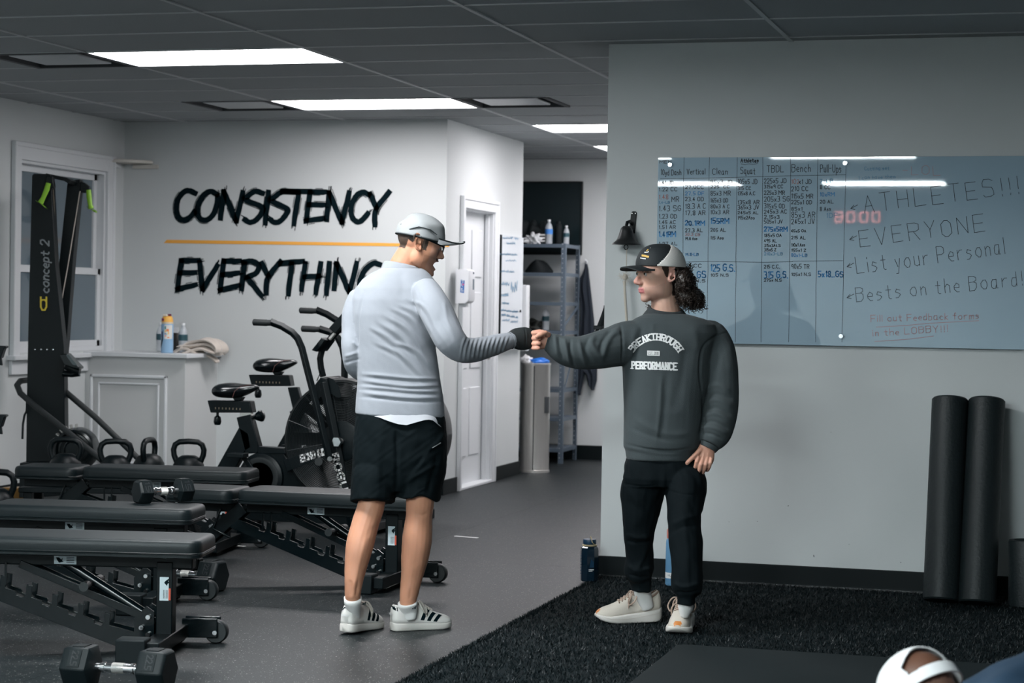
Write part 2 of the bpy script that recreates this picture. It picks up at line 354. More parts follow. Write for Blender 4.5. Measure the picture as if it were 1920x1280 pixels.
for (i, j), h in VENTS.items():
    x0 = GX+1.22*i+(.915 if h else .305); y0 = GY+.61*j+.305
    lab = {(-3, 1): 'square ceiling air diffuser left of the nearest light panel', (-3, 5): 'square ceiling air diffuser left of the middle light panel', (-1, 5): 'square ceiling air diffuser right of the middle light panel'}[(i, j)]
    t = thing('ceiling_vent', (x0, y0, CEIL), lab, 'vent', 'ceiling air diffusers')
    MB().box((x0, y0, CEIL+.07), (.58, .58, .01)).build('duct_back', M['vent_dark'], t)
    f = MB()
    for s in (-1, 1): f.box((x0+s*.288, y0, CEIL+.03), (.03, .605, .07)); f.box((x0, y0+s*.288, CEIL+.03), (.605, .03, .07))
    f.build('frame', M['vent_dark'], t)
    MB().box((x0, y0, CEIL+.006), (.40, .40, .012)).build('face_panel', M['vent'], t, bevel=.004)
    for s in (-1, 1):
        for q in (-1, 1): MB().bar((x0+s*.19, y0+q*.19, CEIL+.01), (x0+s*.28, y0+q*.28, CEIL+.05), .01, .01).build('bracket', M['vent_dark'], t)
# baseboards (vinyl cove base, .105 high)
def base(name, x0, x1, y0, y1, h=.105):
    return struct(name, MB().box(((x0+x1)/2, (y0+y1)/2, h/2), (abs(x1-x0), abs(y1-y0), h)), M['basebd'], bevel=.003)
base('baseboard_right', XR-.008, XE, YR-.01, YR); base('baseboard_right_end', XR-.012, XR, YR-.01, YT)
base('baseboard_back', XL, XD, YB-.01, YB); base('baseboard_left', XL, XL+.01, YN, YB); base('baseboard_door', XD, XD+.012, YB-.01, DY0-.085)
base('baseboard_door_right', XD, XD+.012, DY1+.085, 15.25); base('baseboard_far', -6.8, XR, YT-.012, YT, .12)
struct('trim_1', MB().box(((XR+XE)/2, YR-.013, .010), (XE-XR, .006, .008)), M['chrome'])
# window in the left wall
wn = struct('window_1', MB().box((XL-T-.02, (WY0+WY1)/2, (WZ0+WZ1)/2), (.02, WY1-WY0+.2, WZ1-WZ0+.2)), mat('night_outside', (.035, .05, .06), .8))
WPN = [0]
def wpart(name, y0, y1, z0, z1, x0, x1, m=None, bev=.003, p=None):
    WPN[0] += 1; x1 = x1+.0006*(WPN[0] % 7); y0 += .0003*(WPN[0] % 5); z1 += .0004*(WPN[0] % 6)
    return MB().box(((x0+x1)/2, (y0+y1)/2, (z0+z1)/2), (x1-x0, y1-y0, z1-z0)).build(name, m or M['trim'], p or wn, bevel=bev)
X = XL
wpart('jamb', WY0, WY0+.03, WZ0, WZ1, X-T, X); wpart('jamb', WY1-.03, WY1, WZ0, WZ1, X-T, X); wpart('head_jamb', WY0, WY1, WZ1-.03, WZ1, X-T, X); wpart('sill_plate', WY0, WY1, WZ0-.0, WZ0+.03, X-T, X)
for (a, b, c, d) in ((WY0-.085, WY0+.01, WZ0-.02, WZ1+.10), (WY1-.01, WY1+.085, WZ0-.02, WZ1+.10), (WY0-.085, WY1+.085, WZ1-.01, WZ1+.10)):
    wpart('casing', a, b, c, d, X, X+.022, bev=.006)
for (a, b, c, d) in ((WY0-.09, WY0-.06, WZ0-.02, WZ1+.105), (WY1+.06, WY1+.09, WZ0-.02, WZ1+.105), (WY0-.09, WY1+.09, WZ1+.075, WZ1+.105)):
    wpart('casing_edge', a, b, c, d, X, X+.034, bev=.006)
wpart('stool', WY0-.12, WY1+.10, WZ0-.045, WZ0-.015, X-.02, X+.06, bev=.006); wpart('apron', WY0-.09, WY1+.08, WZ0-.14, WZ0-.045, X, X+.02)
a, b = WY0+.03, WY1-.03; zm = 1.52
M['glass'] = mat('window_glass', (.12, .16, .19), .06, spec=.9)
for (nm, z0, z1, xo) in (('sash', WZ0+.03, zm+.02, -.035), ('sash', zm-.02, WZ1-.03, -.07)):
    s = MB(); w_ = .045
    s.box((X+xo, a+w_/2, (z0+z1)/2), (.03, w_, z1-z0)); s.box((X+xo, b-w_/2, (z0+z1)/2), (.03, w_, z1-z0)); s.box((X+xo, (a+b)/2, z0+w_/2), (.03, b-a, w_)); s.box((X+xo, (a+b)/2, z1-w_/2), (.03, b-a, w_))
    so = s.build(nm, M['trim'], wn, bevel=.003)
    MB().box((X+xo-.004, (a+b)/2, (z0+z1)/2), (.006, b-a-2*w_, z1-z0-2*w_)).build('pane', M['glass'], so)
cu = MB()                                  # thin curtain behind the glass
for k in range(9):
    y = b-.06-k*.045; cu.tube([(X-.105, y, WZ0+.05), (X-.105, y+.008, WZ1-.04)], .016, 8)
cu.build('curtain', mat('net_curtain', (.10, .12, .14), .9), wn, smooth=True)
# low boxed ledge in the corner
LX, LY, LZ = -5.985, 12.74, .955
M['ledge'] = mat('ledge_paint', (.57, .58, .58), .55, spec=.3, var=.03, vscale=2)
lg = struct('ledge_box', MB().box(((XL+LX-.02)/2, (LY+.02+YB)/2, (LZ-.03)/2), (LX-.02-XL, YB-LY-.02, LZ-.03)), M['ledge'])
tag(lg, 'white panelled boxed ledge in the corner under the window', 'ledge', kind='structure')
MB().box(((XL+LX)/2+.005, (LY+YB)/2-.01, LZ-.015), (LX-XL+.02, YB-LY+.02, .03)).build('ledge_top', M['trim'], lg, bevel=.004)
def frame_rect(mb, x0, x1, z0, z1, y, w, d):
    mb.box(((x0+x1)/2, y, z1-w/2), (x1-x0, d, w)); mb.box(((x0+x1)/2, y, z0+w/2), (x1-x0, d, w)); mb.box((x0+w/2, y, (z0+z1)/2), (w, d, z1-z0)); mb.box((x1-w/2, y, (z0+z1)/2), (w, d, z1-z0))
q = MB(); frame_rect(q, XL+.04, LX-.15, .12, .80, LY+.012, .022, .022); q.build('panel_moulding', M['trim'], lg, bevel=.006)
q = MB(); frame_rect(q, XL+.10, LX-.21, .18, .745, LY+.014, .014, .016); q.build('panel_moulding', M['trim'], lg, bevel=.005)
# door and casing
dr = struct('door_1', MB().box((XD-.085, (DY0+DY1)/2, DZ/2), (.035, DY1-DY0-.01, DZ-.01)), M['trim'], bevel=.003)
def dpart(name, y0, y1, z0, z1, x0, x1, bev=.004):
    WPN[0] += 1; x1 = x1+.0006*(WPN[0] % 7); y0 += .0003*(WPN[0] % 5); z1 += .0004*(WPN[0] % 6)
    return MB().box(((x0+x1)/2, (y0+y1)/2, (z0+z1)/2), (x1-x0, y1-y0, z1-z0)).build(name, M['trim'], dr, bevel=bev)
for z0, z1 in ((.22, .72), (.86, 1.42), (1.53, 1.88)):
    for y0, y1 in ((DY0+.09, DY0+.34), (DY0+.42, DY0+.67)): dpart('door_panel', y0, y1, z0, z1, XD-.072, XD-.060, .006)
dpart('jamb', DY0-.01, DY0+.015, 0, DZ, XD-T, XD); dpart('jamb', DY1-.015, DY1+.01, 0, DZ, XD-T, XD); dpart('head_jamb', DY0, DY1, DZ-.015, DZ+.01, XD-T, XD); dpart('door_stop', DY0, DY0+.03, 0, DZ, XD-.06, XD-.03)
dpart('door_stop', DY1-.03, DY1, 0, DZ, XD-.06, XD-.03)
for (a, b, c, d) in ((DY0-.075, DY0+.005, 0, DZ+.075), (DY1-.005, DY1+.075, 0, DZ+.075), (DY0-.075, DY1+.075, DZ-.005, DZ+.075)): dpart('casing', a, b, c, d, XD, XD+.018, .006)
for (a, b, c, d) in ((DY0-.08, DY0-.055, 0, DZ+.08), (DY1+.055, DY1+.08, 0, DZ+.08), (DY0-.08, DY1+.08, DZ+.055, DZ+.08)): dpart('casing_edge', a, b, c, d, XD, XD+.028, .005)
dpart('threshold', DY0-.07, DY1+.07, 0, .02, XD-T, XD+.02)
kn = MB().lathe([(0, 0), (.022, 0), (.024, .012), (.01, .02), (.01, .045), (.026, .055), (.028, .07), (.018, .082), (0, .084)], (XD-.068, DY1-.08, .95), 20, axis=(1, 0, 0)); kn.build('door_knob', M['steel'], dr, smooth=True)
# ---- lettering on the back wall
yw = YB-.0025
def wm(cx, cy): return ony(280+cx/4, 320+cy/4, yw)
LET1 = [('C', [(348,172),(300,150),(258,160),(218,210),(203,275),(216,342),(252,368),(300,352),(342,305)]), ('O', [(512,182),(462,155),(412,180),(368,248),(360,318),(386,362),(432,368),(478,328),(508,250),(512,186)]),
 ('N', [(532,362),(560,150)]), ('N', [(558,150),(650,382)]), ('N', [(650,382),(704,158)]), ('S', [(855,172),(795,154),(738,190),(722,218),(838,268),(850,302),(802,368),(752,386),(712,362)]), ('I', [(896,155),(866,398)]),
 ('s', [(1090,160),(1000,158),(935,200),(915,226),(1026,280),(1034,312),(988,372),(940,388),(902,360)]), ('T', [(992,152),(1208,156)]), ('T', [(1122,158),(1082,404)]),
 ('E', [(1206,160),(1176,372)]), ('E', [(1206,158),(1322,160)]), ('E', [(1192,254),(1312,258)]), ('E', [(1168,376),(1308,358)]), ('n', [(1328,372),(1350,158)]), ('n', [(1350,158),(1442,392)]), ('n', [(1442,392),(1502,160)]),
 ('c', [(1652,184),(1602,160),(1552,190),(1518,258),(1516,330),(1540,372),(1582,380),(1642,318)]), ('Y', [(1655,168),(1702,282)]), ('Y', [(1802,158),(1702,288),(1690,412)])]
LET2 = [('E', [(240,668),(210,884)]), ('E', [(238,672),(372,674)]), ('E', [(225,766),(348,764)]), ('E', [(204,888),(352,856)]), ('V', [(378,680),(396,892)]), ('V', [(396,892),(514,708)]),
 ('e', [(560,668),(530,892)]), ('e', [(558,678),(682,678)]), ('e', [(544,780),(668,768)]), ('e', [(524,896),(672,860)]), ('R', [(716,688),(690,890)]), ('R', [(698,686),(772,678),(820,712),(800,768),(732,796)]), ('R', [(732,796),(842,940)]),
 ('Y', [(842,688),(890,790)]), ('Y', [(988,678),(890,800),(876,924)]), ('T', [(978,692),(1156,680)]), ('T', [(1070,690),(1040,930)]), ('H', [(1172,688),(1140,896)]), ('H', [(1288,690),(1246,920)]), ('H', [(1160,796),(1276,790)]),
 ('I', [(1352,688),(1326,926)]), ('N', [(1384,890),(1406,690)]), ('N', [(1406,690),(1500,916)]), ('N', [(1500,916),(1558,688)]), ('G', [(1732,706),(1682,694),(1622,738),(1588,800),(1578,856),(1606,896),(1660,886),(1694,832),(1640,828)])]
def spline2(P, k=6):
    P = np.array(P, float)
    if len(P) < 3: return P
    E_ = np.vstack([2*P[0]-P[1], P, 2*P[-1]-P[-2]]); out = []
    for i in range(1, len(E_)-2):
        for t in np.linspace(0, 1, k, endpoint=False):
            p0, p1, p2, p3 = E_[i-1:i+3]; out.append(.5*((2*p1)+(-p0+p2)*t+(2*p0-5*p1+4*p2-p3)*t*t+(-p0+3*p1-3*p2+p3)*t**3))
    out.append(E_[-2]); return np.array(out)
def brush(mb, P, w, rng):
    P = spline2(P); 
    if len(P) < 3: P = np.array([P[0]+(P[-1]-P[0])*t for t in np.linspace(0, 1, 7)])
    n = len(P); Tn = np.gradient(P, axis=0); Tn /= np.linalg.norm(Tn, axis=1)[:, None]; N = np.stack([-Tn[:, 1], Tn[:, 0]], 1)
    P = P.copy(); P[0] -= Tn[0]*w*.3; P[-1] += Tn[-1]*w*.3
    wl_ = np.array([w*.5*(.92+.14*rng.random()) for _ in range(n)]); wr_ = np.array([w*.5*(.92+.14*rng.random()) for _ in range(n)])
    wl_[-1] *= .7; wr_[0] *= .8
    q = []
    for i in range(n): q += [wm(*(P[i]+N[i]*wl_[i])), wm(*(P[i]-N[i]*wr_[i]))]
    mb.add(q, [(2*i, 2*i+2, 2*i+3, 2*i+1) for i in range(n-1)])
    for k in range(2):                     # dry bristle streaks beside and past the end of the stroke
        off = (w*.55+rng.random()*w*.10)*(1 if rng.random() < .5 else -1); i0 = int(rng.random()*n*.5); i1 = min(n, i0+max(3, int(n*(.3+.4*rng.random()))))
        seg = P[i0:i1]+N[i0:i1]*off
        if len(seg) > 1: ribbon(mb, seg, w*.10, wm, ext=False)
    for k in range(3):
        off = (rng.random()-.5)*w*.8; e = P[-1]+N[-1]*off; ribbon(mb, [e-Tn[-1]*2, e+Tn[-1]*w*(.25+.5*rng.random())], w*.13, wm, ext=False)
rng = random.Random(5)
for LET, lab in ((LET1, 'black brush lettered word CONSISTENCY above the orange bar on the wall'), (LET2, 'black brush lettered word EVERYTHING below the orange bar on the wall')):
    p0 = wm(LET[0][1][0][0], LET[0][1][0][1]); t = thing('wall_lettering', p0, lab, 'lettering'); cur = {}
    for k, P in LET: cur.setdefault(k, MB()); brush(cur[k], P, 43, rng)
    for k, mb in cur.items():
        if LET is LET2 and k in ('Y',): pass
        mb.build('letter', M['ink'], t, fix=False)
p = [ony(313, 449.3, yw), ony(760, 455.5, yw), ony(960, 460, yw), ony(960, 465.5, yw), ony(760, 461.5, yw), ony(307, 455.5, yw)]
ob = MB(); ob.add([ony(313, 449.3, yw), ony(842, 457.2, yw), ony(842, 463, yw), ony(307, 455.5, yw)], [(0, 1, 2, 3)]); o = ob.build('wall_stripe', M['orange']); tag(o, 'thin orange stripe on the wall between the two lettered words', 'wall stripe')
# ================================================================ gym equipment
def rrect(x0, x1, y0, y1, r, k=5, rr=None):
    """rounded rectangle outline; rr = per corner radii (x0y0, x1y0, x1y1, x0y1)"""
    rr = rr or (r,)*4; out = []
    for (cx, cy, a0, q) in ((x0, y0, math.pi, rr[0]), (x1, y0, 1.5*math.pi, rr[1]), (x1, y1, 0, rr[2]), (x0, y1, .5*math.pi, rr[3])):
        ccx = cx+(q if cx == x0 else -q); ccy = cy+(q if cy == y0 else -q)
        for t in range(k+1):
            a = a0+t/k*math.pi/2; out.append((ccx+q*math.cos(a), ccy+q*math.sin(a)))
    return out
def pad_mesh(x0, x1, w, z0, z1, r, e=.012):
    """upholstered pad: rounded outline, rounded top edge, double piping near the bottom"""
    mb = MB(); R = []
    prof = [(-.008, z0), (0, z0+.004), (0.0, z0+.012), (.003, z0+.0145), (0.0, z0+.017), (.003, z0+.0195), (0, z0+.022), (.001, z1-.026), (-.001, z1-.014), (-.005, z1-.006), (-.012, z1-.0015), (-.03, z1), (-.07, z1+.001)]
    for off, z in prof:
        R.append([(x, y, z) for x, y in rrect(x0-off, x1+off, -w/2-off, w/2+off, max(r+off, .01))])
    return mb.rings(R)
M['label'] = mat('label_film', (.50, .58, .62), .4); M['label_red'] = mat('warning_red', (.55, .07, .03), .5); M['gold'] = mat('bench_letter_bronze', (.20, .16, .11), .45)
M['tyre'] = mat('rubber_wheel', (.004, .0075, .009), .5)
M['black_gloss'] = mat('gloss_black_steel', (.0014, .004, .0052), .2, spec=.35)
def make_bench(label):
    t = thing('weight_bench', (0, 0, 0), label, 'bench', 'adjustable benches')
    pad_mesh(.015, .915, .30, .372, .44, .05).build('back_pad', M['vinyl'], t, smooth=True)
    pad_mesh(-.36, -.015, .29, .366, .434, .05).build('seat_pad', M['vinyl'], t, smooth=True)
    MB().box((.44, 0, .345), (.84, .055, .05)).build('back_beam', M['black'], t, bevel=.004)
    MB().box((-.19, 0, .342), (.30, .055, .045)).build('seat_beam', M['black'], t, bevel=.004)
    # ladder plates with upright prongs
    a = np.array([-.10, .315]); b = np.array([.70, .055]); d = (b-a)/np.linalg.norm(b-a); n = np.array([-d[1], d[0]]); L = np.linalg.norm(b-a)
    def P(s, h): q = a+d*s+n*h; return (q[0], q[1])
    top = []
    for k in range(5):
        s = L*(.30+.125*k); top += [P(s-.052, .0), P(s-.046, -.012), P(s-.020, -.012), P(s-.014, .0), (P(s-.016, .030)[0]-.004, P(s-.010, .030)[1]+.012), (P(s+.004, .030)[0], P(s+.004, .030)[1]+.012), P(s+.010, .0)]
    poly = [P(0, 0)]+top+[P(L, .012), P(L+.02, -.02), P(L, -.07), P(0, -.05)]
    for v in (-.034, .034):
        MB().prism(poly, (0, v, 0), (1, 0, 0), (0, 0, 1), .007).build('ladder_plate', M['black_gloss'], t, bevel=.0015)
    q = MB(); q.bar((*P(.02, -.05)[:1], 0, P(.02, -.05)[1]), (P(L, -.055)[0], 0, P(L, -.055)[1]), .062, .006); q.build('ladder_web', M['black_gloss'], t)
    q = MB(); q.bar((P(.05, -.02)[0], 0, P(.05, -.02)[1]), (P(L, -.02)[0], 0, P(L, -.02)[1]), .060, .004); q.build('ladder_tray', M['black_gloss'], t)
    MB().tube([(.36, 0, .335), (.69, 0, .135)], .019, 14).build('strut', M['black_gloss'], t, smooth=True)
    for v in (-.026, .026): MB().bar((.20, v, .325), (.72, v, .12), .008, .030).build('link_plate', M['black_gloss'], t, bevel=.002)
    MB().tube([(.47, -.085, .255), (.47, .085, .255)], .013, 14).build('catch_pin', M['black'], t, smooth=True)
    for v in (-.088, .088): MB().tube([(.47, v-.022, .255), (.47, v+.022, .255)], .018, 14).build('pin_roller', M['tyre'], t, smooth=True)
    for v in (-.04, .04): MB().prism([(.645, .05), (.720, .05), (.720, .16), (.69, .18), (.645, .13)], (0, v, 0), (1, 0, 0), (0, 0, 1), .006).build('pivot_bracket', M['black_gloss'], t)
    for (bx, bz) in ((.70, .14), (.70, .075), (.675, .10)): MB().tube([(bx, -.046, bz), (bx, -.058, bz)], .009, 8).build('bolt', M['chrome'], t, smooth=True)
    MB().box((.755, 0, .19), (.062, .065, .31)).build('rear_post', M['black'], t, bevel=.004)
    MB().box((.755, 0, .05), (.07, .48, .052)).build('rear_foot', M['black'], t, bevel=.004)
    MB().box((.69, -.225, .045), (.11, .09, .088)).build('foot_cap', M['rubber'], t, bevel=.005)
    MB().box((.72, .225, .035), (.10, .05, .06)).build('foot_cap', M['rubber'], t, bevel=.005)
    for v in (.245,):
        MB().bar((.765, v-.03, .060), (.905, v-.03, .062), .012, .075).build('wheel_bracket', M['black_gloss'], t, bevel=.004); MB().bar((.765, v+.03, .060), (.905, v+.03, .062), .012, .075).build('wheel_bracket', M['black_gloss'], t, bevel=.004)
        w = MB().lathe([(.012, -.022), (.040, -.022), (.045, -.015), (.045, .015), (.040, .022), (.012, .022)], (.895, v, .045), 28, axis=(0, 1, 0)); wo = w.build('wheel', M['tyre'], t, smooth=True)
        MB().tube([(.895, v-.04, .045), (.895, v+.04, .045)], .009, 10).build('axle', M['chrome'], wo, smooth=True)
    # front leg and foot
    for v in (-.034, .034): MB().bar((.005, v, .345), (-.345, v, .045), .008, .062).build('front_leg_plate', M['black'], t, bevel=.002)
    MB().bar((.02, 0, .35), (-.35, 0, .045), .055, .02).build('front_leg', M['black'], t, bevel=.003)
    MB().box((-.355, 0, .035), (.07, .42, .052)).build('front_foot', M['black'], t, bevel=.005)
    for v in (-.2, .2): MB().box((-.355, v, .03), (.085, .05, .058)).build('foot_cap', M['rubber'], t, bevel=.005)
    MB().tube([(-.10, -.05, .335), (-.14, -.05, .24), (-.05, -.05, .20)], .006, 8).build('seat_catch', M['black_gloss'], t, smooth=True)
    for v in (-.02, .02):
        MB().bar((.13+v, -.036, .33), (.13+v, -.036, .245), .006, .008).build('hanger_rod', M['black_gloss'], t)
    # letters on the leg plate, stickers
    dl = np.array([-.35, -.30]); dl = dl/np.linalg.norm(dl); nl = np.array([-dl[1], dl[0]])
    q = MB(); c0 = np.array([-.285, .105]); write(q, 'REP', lambda x, y: (c0[0]-dl[0]*x+nl[0]*-y, -.0395, c0[1]-dl[1]*x-nl[1]*y), 0, -.018, .036, .0075, gap=.35); q.build('leg_lettering', M['gold'], t, fix=False)
    s = MB().box((.375, -.0285, .345), (.085, .0012, .036)).build('warning_label', M['label'], t)
    q = MB(); q.prism([(.340, .352), (.352, .352), (.360, .344), (.366, .352), (.364, .340), (.370, .336), (.360, .334), (.352, .332), (.344, .342)], (0, -.0296, 0), (1, 0, 0), (0, 0, 1), .0004)
    for k in range(4): q.box((.395, -.0296, .353-.006*k), (.03, .0004, .0022))
    q.build('label_print', M['ink'], s)
    s = MB().box((.755, -.0338, .245), (.034, .0012, .088)).build('warning_label', M['label'], t)
    q = MB(); q.prism([(.755, .268), (.760, .275), (.775, .285), (.770, .272), (.778, .270), (.768, .264), (.766, .256), (.760, .262)], (0, -.0348, 0), (1, 0, 0), (0, 0, 1), .0004)
    for k in range(4): q.box((.753+.005*k, -.0348, .225), (.0016, .0004, .032))
    q.build('label_print', M['ink'], s); MB().box((.776, -.0349, .225), (.008, .0004, .044)).build('label_stripe', M['label_red'], s)
    return t
def mid(p, q): return (p+q)/2
benches = [((392, 1006), (34, 997), 'black adjustable bench nearest the camera, its pad end above the floor dumbbell'),
           ((373, 949), (34, 939.5), 'black adjustable bench with a hex dumbbell resting on its pad'),
           ((476, 880), (160, 871), 'farthest black adjustable bench, in front of the kettlebell handles'),
           ((772, 926), (446, 917), 'black adjustable bench behind the legs of the man in shorts')]
bench0 = None
for k, (e, l, lab) in enumerate(benches):
    A_, B_ = onz(*e, .44), onz(*l, .44); d = A_-B_; rz = math.atan2(d[1], d[0]); o = make_bench(lab) if k == 0 else copy_tree(bench0)
    bench0 = bench0 or o
    if k == 3: rz = 0.0
    org = A_-np.array([math.cos(rz), math.sin(rz), 0])*(.915 if k != 3 else .84)
    o.location = (org[0], org[1], .0); o.rotation_euler = (0, 0, rz); o['label'] = lab
# hex dumbbells ---------------------------------------------------
M['db_head'] = mat('urethane_head', (.0030, .0064, .0078), .5, spec=.25, bump=.1, bscale=200); M['db_text'] = mat('moulded_numbers', (.004, .007, .009), .6)
def make_dumbbell(label, r=.075, hl=.095, gl=.135, num='22.5'):
    t = thing('dumbbell', (0, 0, 0), label, 'dumbbell', 'hex dumbbells')
    c = r*math.cos(math.pi/6)
    for s in (-1, 1):
        R = []
        for (x, k) in ((gl/2-.002, .62), (gl/2+.010, .97), (gl/2+.016, 1.0), (gl/2+hl-.014, 1.0), (gl/2+hl-.004, .93), (gl/2+hl, .86)):
            R.append([(s*x, r*k*math.cos(a), c+r*k*math.sin(a)) for a in np.linspace(0, 2*np.pi, 6, endpoint=False)+(0 if True else 0)])
        h = MB().rings(R).build('head', M['db_head'], t, bevel=.004)
        # moulded number plate on the side flat facing -y and on the top flat
        if num:
            for (ny, nz) in ((-math.cos(math.pi/6), .5), (0, 1)):
                n = np.array([0, ny, nz]); upv = np.array([0, 0, 1.0]) if nz < .9 else np.array([0, 1.0, 0]); uy = upv-(upv@n)*n; uy /= np.linalg.norm(uy); ux = np.cross(uy, n)
                o = np.array([s*(gl/2+hl*.5), 0, c])+n*(c+.0012); p = MB().prism([(-.022, -.030), (.022, -.030), (.022, .030), (-.022, .030)], o, ux, uy, .003).build('number_plate', M['rubber'], h)
                q = MB(); write(q, num, lambda x, y: o+n*.0018+ux*(y)+uy*(-x), -.026, -.010, .022, .0042, fit=.050); q.build('number', M['db_text'], p, fix=False)
    prof = [(.0, -gl/2), (.015, -gl/2), (.015, -gl*.36), (.019, -gl*.35), (.019, -gl*.29), (.015, -gl*.28), (.0165, -gl*.15), (.0175, 0), (.0165, gl*.15), (.015, gl*.28), (.019, gl*.29), (.019, gl*.35), (.015, gl*.36), (.015, gl/2), (0, gl/2)]
    h = MB().lathe(prof, (0, 0, c), 20, axis=(1, 0, 0)).build('handle', M['chrome'], t, smooth=True)
    q = MB()
    for k in range(12): q.lathe([(.0178, -.0012), (.0186, 0), (.0178, .0012)], ((k-5.5)*gl*.022, 0, c), 20, axis=(1, 0, 0))
    q.build('knurling', M['steel'], h)
    return t
def putdb(o, p, rz): o.location = tuple(p); o.rotation_euler = (0, 0, rz); return o
d1 = make_dumbbell('chrome handled hex dumbbell on the floor nearest the camera, marked 22.5', .080, .105, .165)
putdb(d1, onz(222, 1290, 0), math.radians(3))
d2 = copy_tree(d1); d2['label'] = 'hex dumbbell on the floor beyond the nearest bench, one round head showing'; putdb(d2, onz(348, 1104, 0), math.radians(-4))
d3 = make_dumbbell('small hex dumbbell resting on the bench pad', .056, .07, .12, '15'); pp = onz(306, 941, .441); putdb(d3, pp, math.radians(52))
d4 = copy_tree(d2); d4['label'] = 'hex dumbbell on the floor under the left end of the farthest bench'; putdb(d4, onz(62, 985, 0)+np.array([.1, -.25, 0]), math.radians(-2)+.1)
d5 = copy_tree(d2); d5['label'] = 'hex dumbbell on the floor between the farthest bench and the middle benches'; putdb(d5, onz(400, 1032, 0)+np.array([-.12, .22, 0]), math.radians(64))
# kettlebells on a low rack ---------------------------------------
def make_kettlebell(label, r=.098):
    t = thing('kettlebell', (0, 0, 0), label, 'kettlebell', 'kettlebells on the low rack')
    prof = [(0, 0), (.055, 0), (.075, .012), (r*.97, .055), (r, .09), (r*.93, .135), (r*.70, .172), (r*.42, .188), (0, .19)]
    MB().lathe(prof, (0, 0, 0), 28).build('bell', M['black'], t, smooth=True)
    MB().tube([(-.070, 0, .150), (-.086, 0, .19), (-.090, 0, .222), (-.080, 0, .252), (-.055, 0, .268), (0, 0, .272), (.055, 0, .268), (.080, 0, .252), (.090, 0, .222), (.086, 0, .19), (.070, 0, .150)], .017, 12).build('handle', M['black'], t, smooth=True)
    return t
RK0, RK1 = at(95, 905, 11.9), at(395, 905, 11.9); rkd = RK1-RK0; rkd[2] = 0; rkL = np.linalg.norm(rkd); rka = math.atan2(rkd[1], rkd[0]); rku = rkd/rkL; rkn = np.array([-rku[1], rku[0], 0])
rk = thing('kettlebell_rack', (*((RK0+RK1)/2)[:2], 0), 'low black steel rack behind the farthest bench, carrying the kettlebells', 'rack')
B_ = basis(rku); cc = np.array([*((RK0+RK1)/2)[:2], 0])
MB().box(cc+np.array([0, 0, .205]), (rkL+.3, .34, .03), B_).build('shelf', M['black'], rk, bevel=.004)
for s in (-1, 1):
    for q in (-1, 1): MB().box(cc+rku*s*(rkL/2+.1)+rkn*q*.13+np.array([0, 0, .095]), (.05, .05, .19), B_).build('leg', M['black'], rk, bevel=.004)
kb0 = None
for (px, rot, lab) in ((122, 0, 'leftmost kettlebell, its wide handle before the ski machine'), (240, .12, 'kettlebell second from the left, its handle low behind the bench'), (262, 1.35, 'kettlebell turned edge on, its handle under the ski machine leg'), (353, 0, 'rightmost kettlebell, its square handle in front of the ledge')):
    o = make_kettlebell(lab) if kb0 is None else copy_tree(kb0); kb0 = kb0 or o
    p = cc+rku*(((px-95)/300-.5)*rkL)+np.array([0, 0, .221]); 
    if px == 240: p = p-rkn*.08-rku*.06+np.array([0, 0, 0])
    if px == 262: p = p+rkn*.07+rku*.04
    o.location = tuple(p); o.rotation_euler = (0, 0, rka+rot); o['label'] = lab
